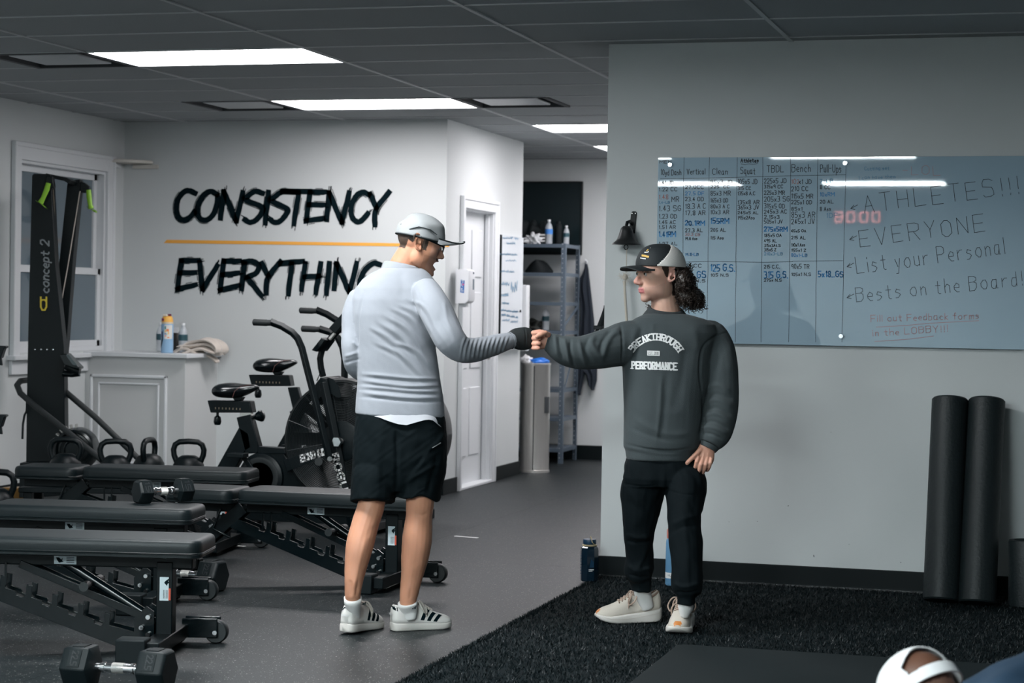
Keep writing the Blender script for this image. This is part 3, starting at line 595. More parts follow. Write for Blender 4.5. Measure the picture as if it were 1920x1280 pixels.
# air bikes --------------------------------------------------------
M['bike'] = mat('bike_black_steel', (.0014, .0042, .0056), .36, spec=.25); M['seat'] = mat('saddle_vinyl', (.004, .0065, .008), .22, spec=.6); M['seam'] = mat('red_seam', (.10, .025, .02), .5)
M['blade'] = mat('fan_blade', (.010, .0105, .010), .45, .0); M['cage'] = mat('cage_wire', (.012, .017, .019), .35, spec=.6); M['grip'] = mat('grip_rubber', (.004, .0076, .009), .6)
M['fan_rim'] = mat('fan_rim', (.006, .0075, .008), .3, spec=.5)
YA = 10.79
def bike(T, label, ss=0.0, up=0.0, ah=0.0):
    T = np.array(T)
    def Q(px, py, v=0.0, far=False):
        p = ony(px, py, YA+v if far else YA-min(abs(v), .25)); return np.array([p[0], YA+v, p[2]])+T
    t = thing('air_bike', (*Q(560, 900)[:2], 0), label, 'exercise bike', 'air bikes')
    fc = Q(650, 825); R = .345
    def bar(name, pts, w, d, v=0.0, m='bike', p=None, sh=0.0):
        mb = MB(); P = [Q(a, b, v)+np.array([sh, 0, up]) for a, b in pts]
        mb.tube(P, w/2, 4, rb=d/2, up=(0, 1, 0))
        return mb
    def rect(name, poly, v, th, m='bike', p=None, sh=0.0, bev=.004):
        mb = MB(); P = [Q(a, b, v)+np.array([sh, 0, up if sh else 0]) for a, b in poly]; o = P[0]
        mb.prism([(q[0]-o[0], q[2]-o[2]) for q in P], o, (1, 0, 0), (0, 0, 1), th); return mb.build(name, M[m], p or t, bevel=bev)
    # fan
    f = MB()
    A = np.linspace(0, 2*np.pi, 73)
    ring = [np.array([(R+dr)*np.cos(A), np.full(73, v), (R+dr)*np.sin(A)]).T+fc for dr, v in ((-.012, -.085), (.004, -.08), (.008, -.06), (.008, .06), (.004, .08), (-.012, .085), (-.016, .08), (-.004, .05), (-.004, -.05), (-.016, -.08))]
    Rg = [np.array([r[i] for r in ring]) for i in range(72)]+[np.array([r[0] for r in ring])]
    f.rings(Rg, caps=False); fr = f.build('fan_rim', M['fan_rim'], t, smooth=True)
    for v in (-.088, .088):
        c = MB()
        for k in range(26):
            r = .105+k*.0092; c.tube([fc+np.array([r*math.cos(a), v, r*math.sin(a)]) for a in np.linspace(0, 2*np.pi, 57)], .0023, 4, caps=False)
        for k in range(12):
            a = k*math.pi/6+.2; c.tube([fc+np.array([.1*math.cos(a), v, .1*math.sin(a)]), fc+np.array([.342*math.cos(a), v, .342*math.sin(a)])], .0022, 4)
        o = c.build('cage_wires', M['cage'], t, smooth=True); o['kind'] = 'stuff'
        MB().lathe([(0, -.006), (.10, -.006), (.115, -.002), (.115, .004), (0, .006)], fc+np.array([0, v, 0]), 32, axis=(0, 1, 0)).build('hub_plate', M['bike'], t, smooth=True)
    for k in range(10):
        a = k*math.pi/5; d = np.array([math.cos(a), 0, math.sin(a)]); n = np.array([-d[2], 0, d[0]]); b = MB(); B2 = np.stack([d, (n+np.array([0, 1, 0]))/math.sqrt(2), np.cross(d, (n+np.array([0, 1, 0]))/math.sqrt(2))], 1)
        b.box(fc+d*.22, (.20, .11, .003), B2); b.build('fan_blade', M['blade'], t)
    MB().tube([fc-np.array([0, .14, 0]), fc+np.array([0, .14, 0])], .016, 14).build('axle', M['steel'], t, smooth=True)
    MB().lathe([(0, -.03), (.028, -.03), (.03, 0), (.0, .01)], fc-np.array([0, .14, 0]), 6, axis=(0, 1, 0)).build('axle_nut', M['chrome'], t)
    # ground frame
    g0 = Q(452, 900)[0]; g1 = Q(690, 900)[0]
    for (gx, nm) in ((g0-.02, 'rear_foot'), (g1, 'front_foot')):
        MB().box((gx, YA+T[1], .045), (.07, .56, .05)).build(nm, M['bike'], t, bevel=.006)
        for s in (-1, 1): MB().box((gx, YA+T[1]+s*.27, .03), (.085, .05, .06)).build('foot_cap', M['rubber'], t, bevel=.005)
    MB().bar((g0, YA+T[1], .085), (g1, YA+T[1], .085), .06, .05).build('base_beam', M['bike'], t, bevel=.004)
    # fork legs beside the fan (near one carries lettering)
    for v in (-.115, .115):
        bt = Q(668, 1010, v); tp = Q(606, 716, v); mb = MB(); mb.tube([bt, Q(648, 930, v), Q(624, 800, v), tp], .030, 4, rb=.016, up=(0, 1, 0)); mb.build('fork_leg', M['bike'], t, bevel=.004)
    MB().bar(Q(606, 716, -.12), Q(606, 716, .12), .05, .05).build('fork_crown', M['bike'], t, bevel=.008)
    hs = MB(); hs.rings([[Q(a, b, v) for a, b in ((590, 722), (598, 711), (612, 706), (626, 711), (636, 726), (640, 745), (632, 745), (616, 735), (600, 745), (592, 760))] for v in (-.10, -.06, .06, .10)]); hs.build('fan_shroud', M['bike'], t, smooth=True)
    # crank case, beams
    rect('crank_beam', [(533, 862), (640, 824), (646, 843), (540, 884)], -.075, .03); rect('crank_beam', [(533, 862), (640, 824), (646, 843), (540, 884)], .075, .03)
    w = MB(); o = Q(563, 856, -.0915); e = Q(606, 843, -.0915); dx = (e-o)/np.linalg.norm(e-o); dz = np.array([-dx[2], 0, dx[0]]); write(w, 'ECHO BIKE', lambda x, y: o+dx*x+dz*y-dx*.0+dx*y*.12, 0, -.030, .036, .0088, fit=.185, gap=.3); w.build('beam_lettering', M['white_ink'], t, fix=False)
    o2 = Q(621.5, 853, -.1335); e2 = Q(645, 935, -.1335); ax = (e2-o2)/np.linalg.norm(e2-o2); ay = np.array([-ax[2], 0, ax[0]])
    w = MB(); write(w, 'ROGUE', lambda x, y: o2+ax*x+ay*y, 0, 0.0, .038, .0105, fit=.262, gap=.3); w.build('fork_lettering', M['white_ink'], t, fix=False)
    rect('side_cover', [(492, 845), (535, 848), (541, 858), (620, 838), (652, 905), (640, 960), (540, 945), (500, 930)], .0, .06)
    cr = Q(494, 893); MB().lathe([(0, -.055), (.11, -.055), (.135, -.045), (.14, -.03), (.14, .03), (.135, .045), (.11, .055), (0, .055)], cr, 40, axis=(0, 1, 0)).build('chain_case', M['bike'], t, smooth=True)
    MB().lathe([(.085, -.004), (.10, -.008), (.115, -.004)], cr-np.array([0, .055, 0]), 40, axis=(0, 1, 0)).build('case_ring', M['grip'], t, smooth=True)
    for s in (-1, 1):
        ce = cr+np.array([s*.10, s*.085, -s*.13]); c_ = MB().bar(cr+np.array([0, s*.085, 0]), ce, .014, .03).build('crank_arm', M['bike'], t, bevel=.004)
        MB().box(ce+np.array([0, s*.06, 0]), (.10, .09, .025)).build('pedal', M['rubber'], c_, bevel=.004)
    rect('top_beam', [(486, 836), (537, 839), (541, 850), (488, 850)], 0, .07)
    rect('rear_strut', [(452, 800), (470, 812), (474, 838), (462, 846), (440, 885), (414, 885), (411, 874)], 0, .06)
    rect('seat_tube', [(447, 782), (473, 776), (490, 840), (486, 849), (464, 850), (455, 815)], 0, .06)
    rect('seat_post', [(452-up*80, 772-up*300), (472-up*80, 771-up*300), (474, 780), (454, 784)], 0, .04, 'steel' if up < .05 else 'bike')
    kb = Q(484, 780, -.0); MB().lathe([(0, 0), (.008, 0), (.008, .025), (.02, .035), (.033, .06), (.034, .072), (.02, .085), (0, .087)], Q(470, 784, 0), 16, axis=(1, 0, .25)).build('post_knob', M['black_gloss'], t, smooth=True)
    # sliding seat rail and saddle
    sh = ss
    rect('seat_rail', [(393, 750), (473, 751), (477, 773), (399, 773)], 0, .07, sh=sh, bev=.005)
    q = MB(); o3 = Q(404, 765, -.0365)+np.array([sh, 0, up])
    for k in range(8): q.box(o3+np.array([.022*k, 0, 0]), (.006, .0006, .011))
    q.build('rail_marks', M['gold'], t)
    MB().lathe([(0, 0), (.008, 0), (.008, -.018), (.019, -.026), (.023, -.055), (.017, -.072), (0, -.074)], Q(408, 773)+np.array([sh, 0, up]), 16).build('rail_knob', M['black_gloss'], t, smooth=True)
    MB().tube([Q(446, 752)+np.array([sh, 0, up]), Q(446, 744)+np.array([sh, 0, up])], .014, 12).build('saddle_clamp', M['steel'], t, smooth=True)
    sc = [];   # saddle : sections from tail to nose
    for (px, yt, yb, hw) in ((403.5, 733, 736, .02), (405, 725, 741, .07), (410, 720, 745, .10), (420, 717.5, 747, .12), (432, 716.5, 748, .118), (444, 717.5, 748, .095), (456, 719.5, 745, .062), (466, 720, 740, .042), (476, 720, 735, .034), (483, 722, 730, .024), (485.5, 725, 728, .01)):
        a, b = Q(px, yt), Q(px, yb); c = (a+b)/2; hz = (a[2]-b[2])/2
        sc.append([c+np.array([sh, hw*np.sign(math.cos(u))*abs(math.cos(u))**.75, up+hz*math.sin(u)*(1 if math.sin(u) > 0 else (.9 if abs(math.cos(u)) < .7 else .75))]) for u in np.linspace(0, 2*np.pi, 20, endpoint=False)])
    sd = MB().rings(sc).build('saddle', M['seat'], t, smooth=True)
    sb = sd.modifiers.new('sub', 'SUBSURF'); sb.levels = 1; sb.render_levels = 1
    q = MB(); q.tube([Q(436, 745, -.114)+np.array([sh, 0, up]), Q(440, 733, -.108)+np.array([sh, 0, up]), Q(452, 724, -.076)+np.array([sh, 0, up]), Q(470, 721, -.036)+np.array([sh, 0, up])], .0016, 5); q.build('seam', M['seam'], sd, smooth=True)
    rect('saddle_base', [(438, 744), (458, 744), (453, 751), (443, 751)], 0, .05, sh=sh)
    # moving handle arms
    for v, dxx, dyy, nm in ((-.20, 0, 0, 'near'), (.24, 70, 12, 'far')):
        P = [(507, 603), (528, 611), (548, 623), (558, 634), (566, 652), (578, 700), (591, 750), (606, 812), (618, 862)]
        if dxx: P = [(598, 616), (618, 622), (634, 634), (642, 650), (646, 672), (646, 710), (642, 760), (638, 812), (634, 862)]
        if v < 0: P = [(a-ah*180*max(0, (860-b)/255), b-ah*330*max(0, (860-b)/255)) for a, b in P]
        FAR = bool(dxx)
        mb = MB(); mb.tube([Q(a, b, v, FAR) for a, b in P], .0235, 4, rb=.016, up=(0, 1, 0)); arm = mb.build('handle_arm', M['bike'], t, bevel=.004)
        h0 = (506-ah*180, 605-ah*330) if not dxx else (597, 617)
        g = MB(); g.tube([Q(h0[0]+3, h0[1], v, FAR), Q(h0[0]-4, h0[1], v, FAR), Q(h0[0]-6, h0[1], v, FAR), Q(h0[0]-30, h0[1]-1, v, FAR), Q(h0[0]-31.5, h0[1]-1, v, FAR)], [.017, .017, .019, .019, .013], 16); g.build('grip', M['grip'], arm, smooth=True)
        MB().tube([Q(618, 860, v-.03) if not dxx else Q(628, 860, v+.03), Q(622, 862, -.12 if v < 0 else .12)], .014, 12).build('arm_pivot', M['black_gloss'], arm, smooth=True)
    pg = MB(); pg.tube([Q(600, 865, -.27), Q(600, 865, -.14)], .022, 14); pg.tube([Q(600, 865, -.14), Q(600, 865, -.10)], .012, 10); pg.build('foot_peg', M['grip'], t, smooth=True)
    # console post with monitor
    mb = MB(); mb.tube([Q(606, 706), Q(602, 690), Q(600, 672), Q(604, 655), Q(618, 637), Q(634, 619), Q(650, 601)], .0215, 4, rb=.021, up=(0, 1, 0)); mb.build('console_post', M['bike'], t, bevel=.004)
    mo = rect('monitor', [(594, 656), (613, 632), (620, 637), (604, 659)], 0, .17, 'black_gloss'); rect('monitor_bracket', [(618, 634), (629, 622), (632, 626), (622, 638)], 0, .06, 'steel', mo)
    rect('bottle_holder', [(622, 615), (648, 586), (660, 596), (634, 625)], 0, .10)
    ca = MB(); ca.tube([Q(598, 668, -.03), Q(596, 672, -.03), Q(600, 700, -.03), Q(594, 714, -.03)], .003, 6); ca.build('cable', M['black_gloss'], t, smooth=True)
    return t
bike((0, 0, 0), 'black air bike nearest the benches, with ECHO BIKE on its beam')
fb = at(738, 806, 12.25); fa = ony(650, 825, YA)
bike((fb[0]-fa[0], fb[1]-YA, -.0), 'black air bike farther back, mostly hidden behind the man in shorts', ss=-.09, up=.125, ah=.07)
# ski machine --------------------------------------------------------
HX = np.array([CR[0], CR[1], 0]); HX /= np.linalg.norm(HX); HD = np.array([-HX[1], HX[0], 0])      # horizontal right, horizontal away
def sprism(poly, zc, th, name=None, m=None, parent=None, bevel=.003, mb=None):
    P = [at(a, b, zc) for a, b in poly]; o = P[0]; q = mb or MB()
    q.prism([((p-o)@HX, p[2]-o[2]) for p in P], o, HX, (0, 0, 1), th)
    return q if mb is not None or name is None else q.build(name, m, parent, bevel=bevel)
ZS = 12.7
sk = thing('ski_machine', (*at(85, 800, ZS)[:2], 0), 'tall black ski ergometer with green handles in front of the window', 'ski machine')
sprism([(64, 330), (67, 327), (96, 327), (99, 333), (107, 500), (122, 650), (124, 890), (50, 905), (52, 760), (56, 600)], ZS, .11, 'tower', M['black'], sk)
sprism([(130, 340), (152, 337), (154, 345), (140, 480), (127, 640), (124, 668), (110, 668), (106, 560)], ZS+.28, .10, 'second_column', M['black'], sk)
sprism([(94, 327), (132, 335), (140, 340), (136, 346), (128, 341), (98, 334)], ZS+.14, .25, 'top_bridge', M['black'], sk)
sprism([(151, 341), (160, 343), (168, 350), (171, 360), (160, 362), (152, 361)], ZS+.25, .05, 'pulley_arm', M['black'], sk, bevel=.005)
sprism([(88, 330), (100, 331), (103, 352), (95, 356), (86, 352)], ZS-.08, .06, 'pulley_arm', M['black'], sk, bevel=.005)
M['green'] = mat('lime_handle', (.23, .48, .02), .45)
for P, zz in (([(91, 343), (88, 354), (81, 371), (76, 380)], ZS-.12), ([(166, 356), (167, 368), (169, 384), (171, 391)], ZS+.2)):
    h = MB().tube([at(a, b, zz) for a, b in P], [.015, .017, .014, .018], 14).build('handle', M['green'], sk, smooth=True)
    e = P[-1]; f = MB(); f.rings([[at(e[0]+dx+cx, e[1]+dy+cy, zz)+HD*dd for dx, dy, dd in ((-2.5, -1.5, -.016), (2.5, 1, -.016), (3, 3, .016), (-2, 1, .016))] for cx, cy in ((-6, -3), (0, 0), (6, 5), (10, 9) if zz < ZS else (8, 3))]); f.build('handle_flange', M['green'], h, smooth=True)
MB().tube([at(99.5, 353, ZS-.02), at(111, 555, ZS+.1)], .0022, 6).build('cord', M['gold'], sk)
MB().tube([at(150, 358, ZS+.21), at(127, 500, ZS+.21), at(113, 578, ZS+.21)], .0035, 6).build('cord', mat('pale_cord', (.45, .40, .36), .7), sk)
M['greytext'] = mat('grey_print', (.22, .24, .25), .6); M['yellow'] = mat('yellow_print', (.62, .48, .03), .5)
zf = ZS-.058
w = MB(); write(w, 'concept 2', lambda x, y: at(84.5-y, 549-x, zf), 0, -7, 15.5, 2.6, fit=97, gap=.24, slant=.2); w.build('tower_lettering', M['greytext'], sk, fix=False)
q = MB()
for (cx, cy, a0, a1) in ((81, 575, .0, math.pi*2),):
    P = [(82+5.2*math.cos(a), 573+7.5*math.sin(a)) for a in np.linspace(.6, 2*np.pi-.6, 16)]; ribbon(q, [(76.5, 557), (76.5, 575), (79, 581), (84, 581), (87, 575), (87, 557)], 3.0, lambda x, y: at(x, y, zf)); ribbon(q, [(76, 566), (79, 562), (84, 562), (87, 566)], 2.6, lambda x, y: at(x, y, zf))
q.build('tower_emblem', M['yellow'], sk, fix=False)
for k in range(4): MB().lathe([(0, 0), (.006, 0), (.005, .003), (0, .004)], at(66+11.2*k, 655+.1*k, zf), 10, axis=-HD).build('bolt', M['chrome'], sk, smooth=True)
for (a, b) in ((116, 622), (121, 622), (117, 637), (122, 637)): MB().lathe([(0, 0), (.006, 0), (.005, .003), (0, .004)], at(a, b, ZS+.22), 10, axis=-HD).build('bolt', M['chrome'], sk, smooth=True)
mo = sprism([(115, 664), (128, 662), (141, 676), (153, 688), (152, 692), (140, 689), (124, 683)], ZS-.10, .14, 'monitor', M['black_gloss'], sk, bevel=.006)
MB().add([at(123, 665, ZS-.172), at(129, 665, ZS-.172), at(145, 685, ZS-.172), at(136, 683, ZS-.172)], [(0, 1, 2, 3)]).build('screen', mat('lcd_grey', (.06, .08, .085), .25), mo)
MB().tube([at(118, 700, ZS-.1), at(135, 702, ZS-.1), at(148, 698, ZS-.1)], [.02, .018, .026], 14).build('monitor_arm', M['black_gloss'], mo, smooth=True)
ga = MB(); ga.tube([at(125, 684, ZS-.1), at(140, 694, ZS-.1), at(150, 696, ZS-.1)], .03, 12); ga.build('monitor_mount', M['black'], mo, smooth=True)
def zfloor(px, py, z): return onz(px, py, z)
MB().tube([at(100, 708, ZS+.16), at(54, 712, ZS+.16), at(38, 714, ZS+.05), at(32, 722, ZS-.10), at(38, 737, ZS-.14), at(60, 756, ZS-.16), at(115, 800, ZS-.28), at(190, 862, ZS-.42), at(262, 925, ZS-.55)], .019, 14).build('stand_tube', M['grip'], sk, smooth=True)
MB().tube([at(118, 730, ZS+.05), at(180, 783, ZS-.02), at(262, 862, ZS-.1), at(330, 925, ZS-.16)], .019, 14).build('stand_tube', M['grip'], sk, smooth=True)
fw = at(142, 842, ZS-.12)
MB().lathe([(0, -.07), (.05, -.07), (.06, -.055), (.10, -.05), (.11, -.075), (.125, -.07), (.135, -.02), (.135, .08), (0, .09)], fw, 36, axis=HD).build('flywheel_housing', M['black_gloss'], sk, smooth=True)
MB().lathe([(.062, 0), (.075, -.012), (.09, 0)], fw-HD*.05, 36, axis=HD).build('flywheel_ring', M['grip'], sk, smooth=True)
q = MB(); 
for a in np.linspace(1.6, 3.4, 9): q.box(fw+HD*.03+(HX*math.cos(a)+np.array([0, 0, 1])*math.sin(a))*.142, (.03, .05, .008), np.stack([HX*math.cos(a)+np.array([0, 0, 1])*math.sin(a), HD, np.cross(HX*math.cos(a)+np.array([0, 0, 1])*math.sin(a), HD)], 1))
q.build('flywheel_screen', mat('silver_mesh', (.35, .35, .33), .4, .6), sk)
MB().tube([at(51, 740, ZS+.02), at(50, 770, ZS-.07), at(46, 778, ZS-.07), at(43, 795, ZS-.07), at(42, 823, ZS-.07)], .007, 4, rb=.002).build('strap', M['black_matte'], sk)
sprism([(46, 865), (128, 862), (132, 925), (44, 930)], ZS, .24, 'base_box', M['black'], sk)
# ================================================================ things on the right and at the back
YBD = YR-.030                                    # front of the glass board
M['board'] = mat('blue_backed_glass', (.33, .45, .54), .02, spec=.55)
b0, b1 = ony(1234, 297, YBD), ony(1228.5, 641, YBD)
bx0, bz1, bz0 = (b0[0]+b1[0])/2, b0[2]+.004, b1[2]
bx1 = .55
wb = thing('glass_writing_board', ((bx0+bx1)/2, YBD, bz0), 'long frosted blue glass board covered in handwritten scores on the right wall', 'whiteboard')
MB().box(((bx0+bx1)/2, YBD+.004, (bz0+bz1)/2), (bx1-bx0, .008, bz1-bz0)).build('glass_panel', M['board'], wb, bevel=.001)
for (px, py) in ((1585, 306), (1577, 630), (1257, 309), (1251, 628)):
    p = ony(px, py, YBD); MB().lathe([(0, .012), (.010, .012), (.0125, .008), (.0125, .0), (.0125, -.028), (0, -.028)], (p[0], YBD, p[2]), 20, axis=(0, -1, 0)).build('standoff', M['chrome'], wb, smooth=True)
for x_ in (.0, .48):
    for z_ in (bz0+.04, bz1-.04): MB().lathe([(0, .012), (.010, .012), (.0125, .008), (.0125, .0), (.0125, -.028), (0, -.028)], (x_, YBD, z_), 20, axis=(0, -1, 0)).build('standoff', M['chrome'], wb, smooth=True)
M['mk_black'] = mat('black_marker', (.010, .018, .024), .5); M['mk_grey'] = mat('thin_black_marker', (.022, .036, .046), .5); M['mk_blue'] = mat('blue_marker', (.015, .22, .52), .5); M['mk_pale'] = mat('faded_blue_marker', (.10, .26, .42), .5)
M['mk_red'] = mat('faded_red_marker', (.42, .25, .27), .5); M['mk_red2'] = mat('red_marker', (.42, .16, .13), .5)
rng = random.Random(11)
inks = {k: MB() for k in ('mk_black', 'mk_grey', 'mk_blue', 'mk_pale', 'mk_red', 'mk_red2')}
def wpx(ink, s, x, y, h, fit, w=.9, rot=0.0, jit=.05, yb=None, gap=.28):
    yb = yb or YBD-.0012
    cr, sr = math.cos(rot), math.sin(rot); st, tw = text_strokes(s, h, .55, gap, jit, rng); sx = fit/tw
    for _, P in st: ribbon(inks[ink], [(x+a*sx*cr+b*sr, y+a*sx*sr-b*cr) for a, b in P], w, lambda a, b: ony(a, b, yb))
K, Bk, Pl, Rd = 'mk_black', 'mk_blue', 'mk_pale', 'mk_red'
cols = {1: 1235.5, 2: 1285, 3: 1332.5, 4: 1383.5, 5: 1433, 6: 1484, 7: 1537.5}
for (s, x, y, h, f) in (('MEN', 1237, 306, 5, 21), ('10yd Dash', 1239, 328, 10, 38), ('Vertical', 1288, 326.6, 10, 34), ('Clean', 1336, 326.6, 11, 28), ('Squat', 1388.6, 326, 12, 27), ('TBDL', 1438, 322.5, 12, 31), ('Bench', 1484.5, 322, 13.5, 35), ('Pull-Ups', 1538, 323, 14.5, 39)): wpx(K, s, x, y, h, f, 1.15)
wpx(K, 'Athletes', 1389, 304, 6.5, 33, 1.5); ribbon(inks[K], [(1389, 307), (1396, 308.5), (1404, 307), (1412, 308), (1421, 306.5)], .8, lambda a, b: ony(a, b, YBD-.0012))
rows = {1: [('1.41 JD', 345.5, 6, 27, K), ('1.22 CC', 358, 6.5, 34, K), ('1.48', 373, 8, 17, 'mk_red2'), ('MR', 378, 9, 13, K, 24), ('1.4-LB', 381.5, 4, 20, Pl), ('1.43 SG', 395, 9.5, 41, K), ('1.23 OD', 409, 7.5, 33, K), ('1.45 AC', 419.5, 6, 31, K), ('1.51 AR', 428.5, 6, 31, K), ('1.41RM', 443.5, 9, 31, Bk), ('1.27 AL', 459.5, 6, 34, K)],
 2: [('27.0CC', 353.6, 6.5, 34, K), ('27.5 DF', 365.5, 6, 35, Bk), ('23.4 OD', 376.5, 7, 34, K), ('18.3 A C', 391, 9, 38, K), ('17.8 AR', 403, 8, 37, K), ('20.1RM', 422, 8, 36, Bk), ('27.3 AL', 435, 6.5, 32, K), ('22.2 CB', 442, 4.5, 27, Rd), ('19.0 Ass', 449.5, 4.5, 22, K), ('19.8-LB', 479.5, 5, 24, Bk), ('21 CC', 501, 6, 30, K), ('24 GS', 520.5, 12, 38, Bk), ('22 N.S', 529, 5, 37, K)],
 3: [('95x3 JD', 344.7, 7, 40, K), ('225  CC', 352.5, 5, 35, K), ('85x3 MR', 366, 8, 37, K), ('165x3 OD', 379, 7.5, 32, K), ('80x3 A C', 390, 6.5, 35, K), ('10x3 AR', 401, 7, 34, K), ('155RM', 418.5, 9.5, 34, Bk), ('205 AL', 434, 6, 28, K), ('115 Ass', 448.5, 5.5, 24, K), ('125 G.S.', 508, 12, 45, Bk), ('105 N.S', 518, 5, 33, K)],
 4: [('105x5 JD', 344.4, 8.5, 36, K), ('315 CC', 355.7, 6, 24, K), ('135x8 A.C', 365.5, 6, 32, K), ('135x8 AR', 382.4, 7, 40, K), ('365x3 JV', 392, 7, 39, K), ('245x5 AL', 401, 5, 38, K), ('195x2Ass', 411, 6, 31, K)],
 5: [('225x5 JD', 343, 8.5, 41, K), ('315x9 CC', 352.7, 6, 35, K), ('225x3 MR', 364.5, 7, 38, K), ('205x3 SG', 377.4, 9, 47, K), ('315x5 OD', 390, 8, 38, K), ('245x3 AC', 400, 6.5, 42, K), ('2.15x3', 409.5, 6, 28, K), ('505x1 JV', 418.6, 6.5, 34, K), ('275x5RM', 433.5, 8, 43, Bk), ('185x5 OA', 444, 5.5, 32, K), ('495 AL', 454, 5.5, 23, K), ('315x3At.S', 462.6, 5, 30, K), ('315x5 Z', 470.6, 5, 22, K), ('210x3-LB', 478.3, 5, 34, Pl), ('215 C.C.', 502.7, 6, 29, K), ('315 G.S.', 520.5, 11.5, 44, Bk), ('275x N.S', 527.5, 5, 32, K)],
 6: [('102', 344.4, 8, 14, 'mk_red2'), ('x1 JD', 344.4, 8, 23, K, 14), ('210 CC', 357.8, 8, 31, K), ('115x5 MR', 371.4, 8, 40, K), ('225x1 OD', 382.4, 7, 38, K), ('85x1', 394.3, 6, 20, K), ('85x3 AR', 407.7, 10, 44, K), ('245x1 JV', 419.5, 9, 43, K), ('65x5 OA', 435, 4.5, 27, K), ('215 AL', 448, 5.5, 26, K), ('110x1 Ass', 461.7, 5.5, 25, K), ('155x1 Z', 471.5, 5, 27, K), ('80x1-LB', 481, 5.5, 29, Bk), ('90x5 TR', 503.3, 8, 33, K), ('105x1 N.S', 516.8, 5.5, 36, K)],
 7: [('7-LB', 343, 7, 24, Pl), ('8 CC', 354, 6.5, 19, K), ('10xRM', 367.6, 7, 27, Bk), ('20 AL', 381, 6, 25, K), ('8 Ass', 395, 7, 20, K), ('1DF', 407.7, 8, 21, Pl, 12), ('5x18..GS', 519, 10, 46, Bk, -3)]}
for c, L_ in rows.items():
    for r in L_:
        s, y, h, f, ink = r[:5]; wpx(ink, s, cols[c]+(r[5] if len(r) > 5 else 0), y, h, f, 2.0 if (ink == Bk and h > 7) else 1.15)
g = lambda a, b: ony(a, b, YBD-.0010)
for (x0, x1) in ((1282.5, 1278), (1330.5, 1325), (1381.7, 1378.5), (1430.5, 1427), (1482.5, 1479), (1533.5, 1529), (1586, 1578.5)):
    top, bot = 295 if x0 < 1580 else 308, 641; P = [(x0+(x1-x0)*t+rng.uniform(-.5, .5), top+(bot-top)*t) for t in np.linspace(0, 1, 14)]; ribbon(inks['mk_grey'], P, .85, g)
ribbon(inks['mk_grey'], [(1238, 335), (1330, 333.5), (1430, 331), (1500, 329), (1586, 327.5)], .85, g); ribbon(inks['mk_grey'], [(1285, 491), (1330, 490), (1430, 491.5), (1486, 490.5), (1486, 489.5), (1580, 488.7)], .85, g)
for (s, x, y, h, f, ro, jj) in (('ATHLETES!!!', 1621, 399, 33, 292, -.125, .05), ('EVERYONE', 1613, 463, 31, 236, -.128, .05), ('List your Personal', 1607, 513, 30, 280, -.135, .03), ('Bests on the Board!', 1606, 566, 27, 313, -.10, .03)): wpx('mk_grey', s, x, y, h, f, 1.1, ro, jj, gap=.34)
for (x, y) in ((1595, 391), (1593, 449), (1588, 500), (1588, 558)):
    ribbon(inks[K], [(x+13, y-7), (x, y)], 1.1, g); ribbon(inks[K], [(x+6, y-6.5), (x, y), (x+8, y+1.5)], 1.1, g)
wpx(Rd, 'Fill out Feedback forms', 1633, 603, 12, 202, 1.3, -.03, .04); wpx(Rd, 'in the LOBBY!!!', 1637, 630, 12, 140, 1.3, -.06, .04); ribbon(inks[Rd], [(1643, 613), (1700, 610), (1740, 606), (1835, 601)], 1.1, g); ribbon(inks[Rd], [(1640, 640), (1700, 636), (1750, 630)], 1.1, g)
wpx(Pl, 'Cutting set', 1621, 319, 6, 46, .9, -.02, .1); wpx(Pl, 'I can have them', 1611, 336, 6, 68, .9, -.04, .1); wpx(Rd, '-LOL', 1693, 329, 17, 70, .9, -.02, .1)
for k, mb in inks.items(): tag(mb.build('marker_writing', M[k], wb, fix=False), kind='stuff')
# brass bell with pull rope ------------------------------------------
M['bell'] = mat('dark_bell', (.022, .024, .025), .42, .4, bump=.2, bscale=120); M['rope'] = mat('cotton_rope', (.55, .50, .43), .9, bump=.5, bscale=200)
bc = ony(1174, 458.5, YR-.075)
bl = thing('wall_bell', bc, 'dark metal bell with a pull rope mounted at the corner of the right wall', 'bell')
BM = 1/390.
pf = [(27.5, 0), (27, 1.2), (25, 3.0), (21, 6), (17.5, 11), (14.5, 18), (12.5, 25), (10.5, 31), (6.5, 35), (0, 36)]
MB().lathe([(24, 3)]+[(25.5, .6)]+pf if False else [(r*BM, z*BM) for r, z in ([(24, 1.0)]+pf)], bc, 32).build('bell_body', M['bell'], bl, smooth=True, auto=60)
tp = bc+np.array([0, 0, 36*BM])
MB().prism([(-.014, 0), (.014, 0), (.014, .10), (.008, .108), (-.008, .108), (-.014, .10)], (tp[0]+.012, YR-.004, tp[2]-.035), (1, 0, 0), (.08, 0, 1), .008).build('wall_bracket', M['black'], bl, bevel=.002)
for dx in (-.008, .008): MB().lathe([(0, 0), (.003, 0), (.002, .002), (0, .002)], (tp[0]+.020+dx, YR-.009, tp[2]+.062), 10, axis=(0, -1, 0)).build('screw', M['chrome'], bl)
MB().tube([(tp[0]+.012, YR-.008, tp[2]+.01), (tp[0]+.008, YR-.04, tp[2]+.022), (tp[0]+.002, YR-.07, tp[2]+.016), (tp[0], YR-.075, tp[2])], .008, 10).build('hanger_arm', M['black'], bl, smooth=True)
MB().tube([bc+np.array([.010*math.cos(a), 0, -.012+.012*math.sin(a)]) for a in np.linspace(0, 2*np.pi, 15)], .0022, 6).build('clapper_ring', M['black'], bl, smooth=True)
rp = MB(); P = [ony(a, b, YR-.075) for a, b in ((1175, 466), (1174.5, 490), (1174, 512))]; rp.tube(P, .0022, 8)
rp.build('pull_cord', M['rope'], bl, smooth=True)
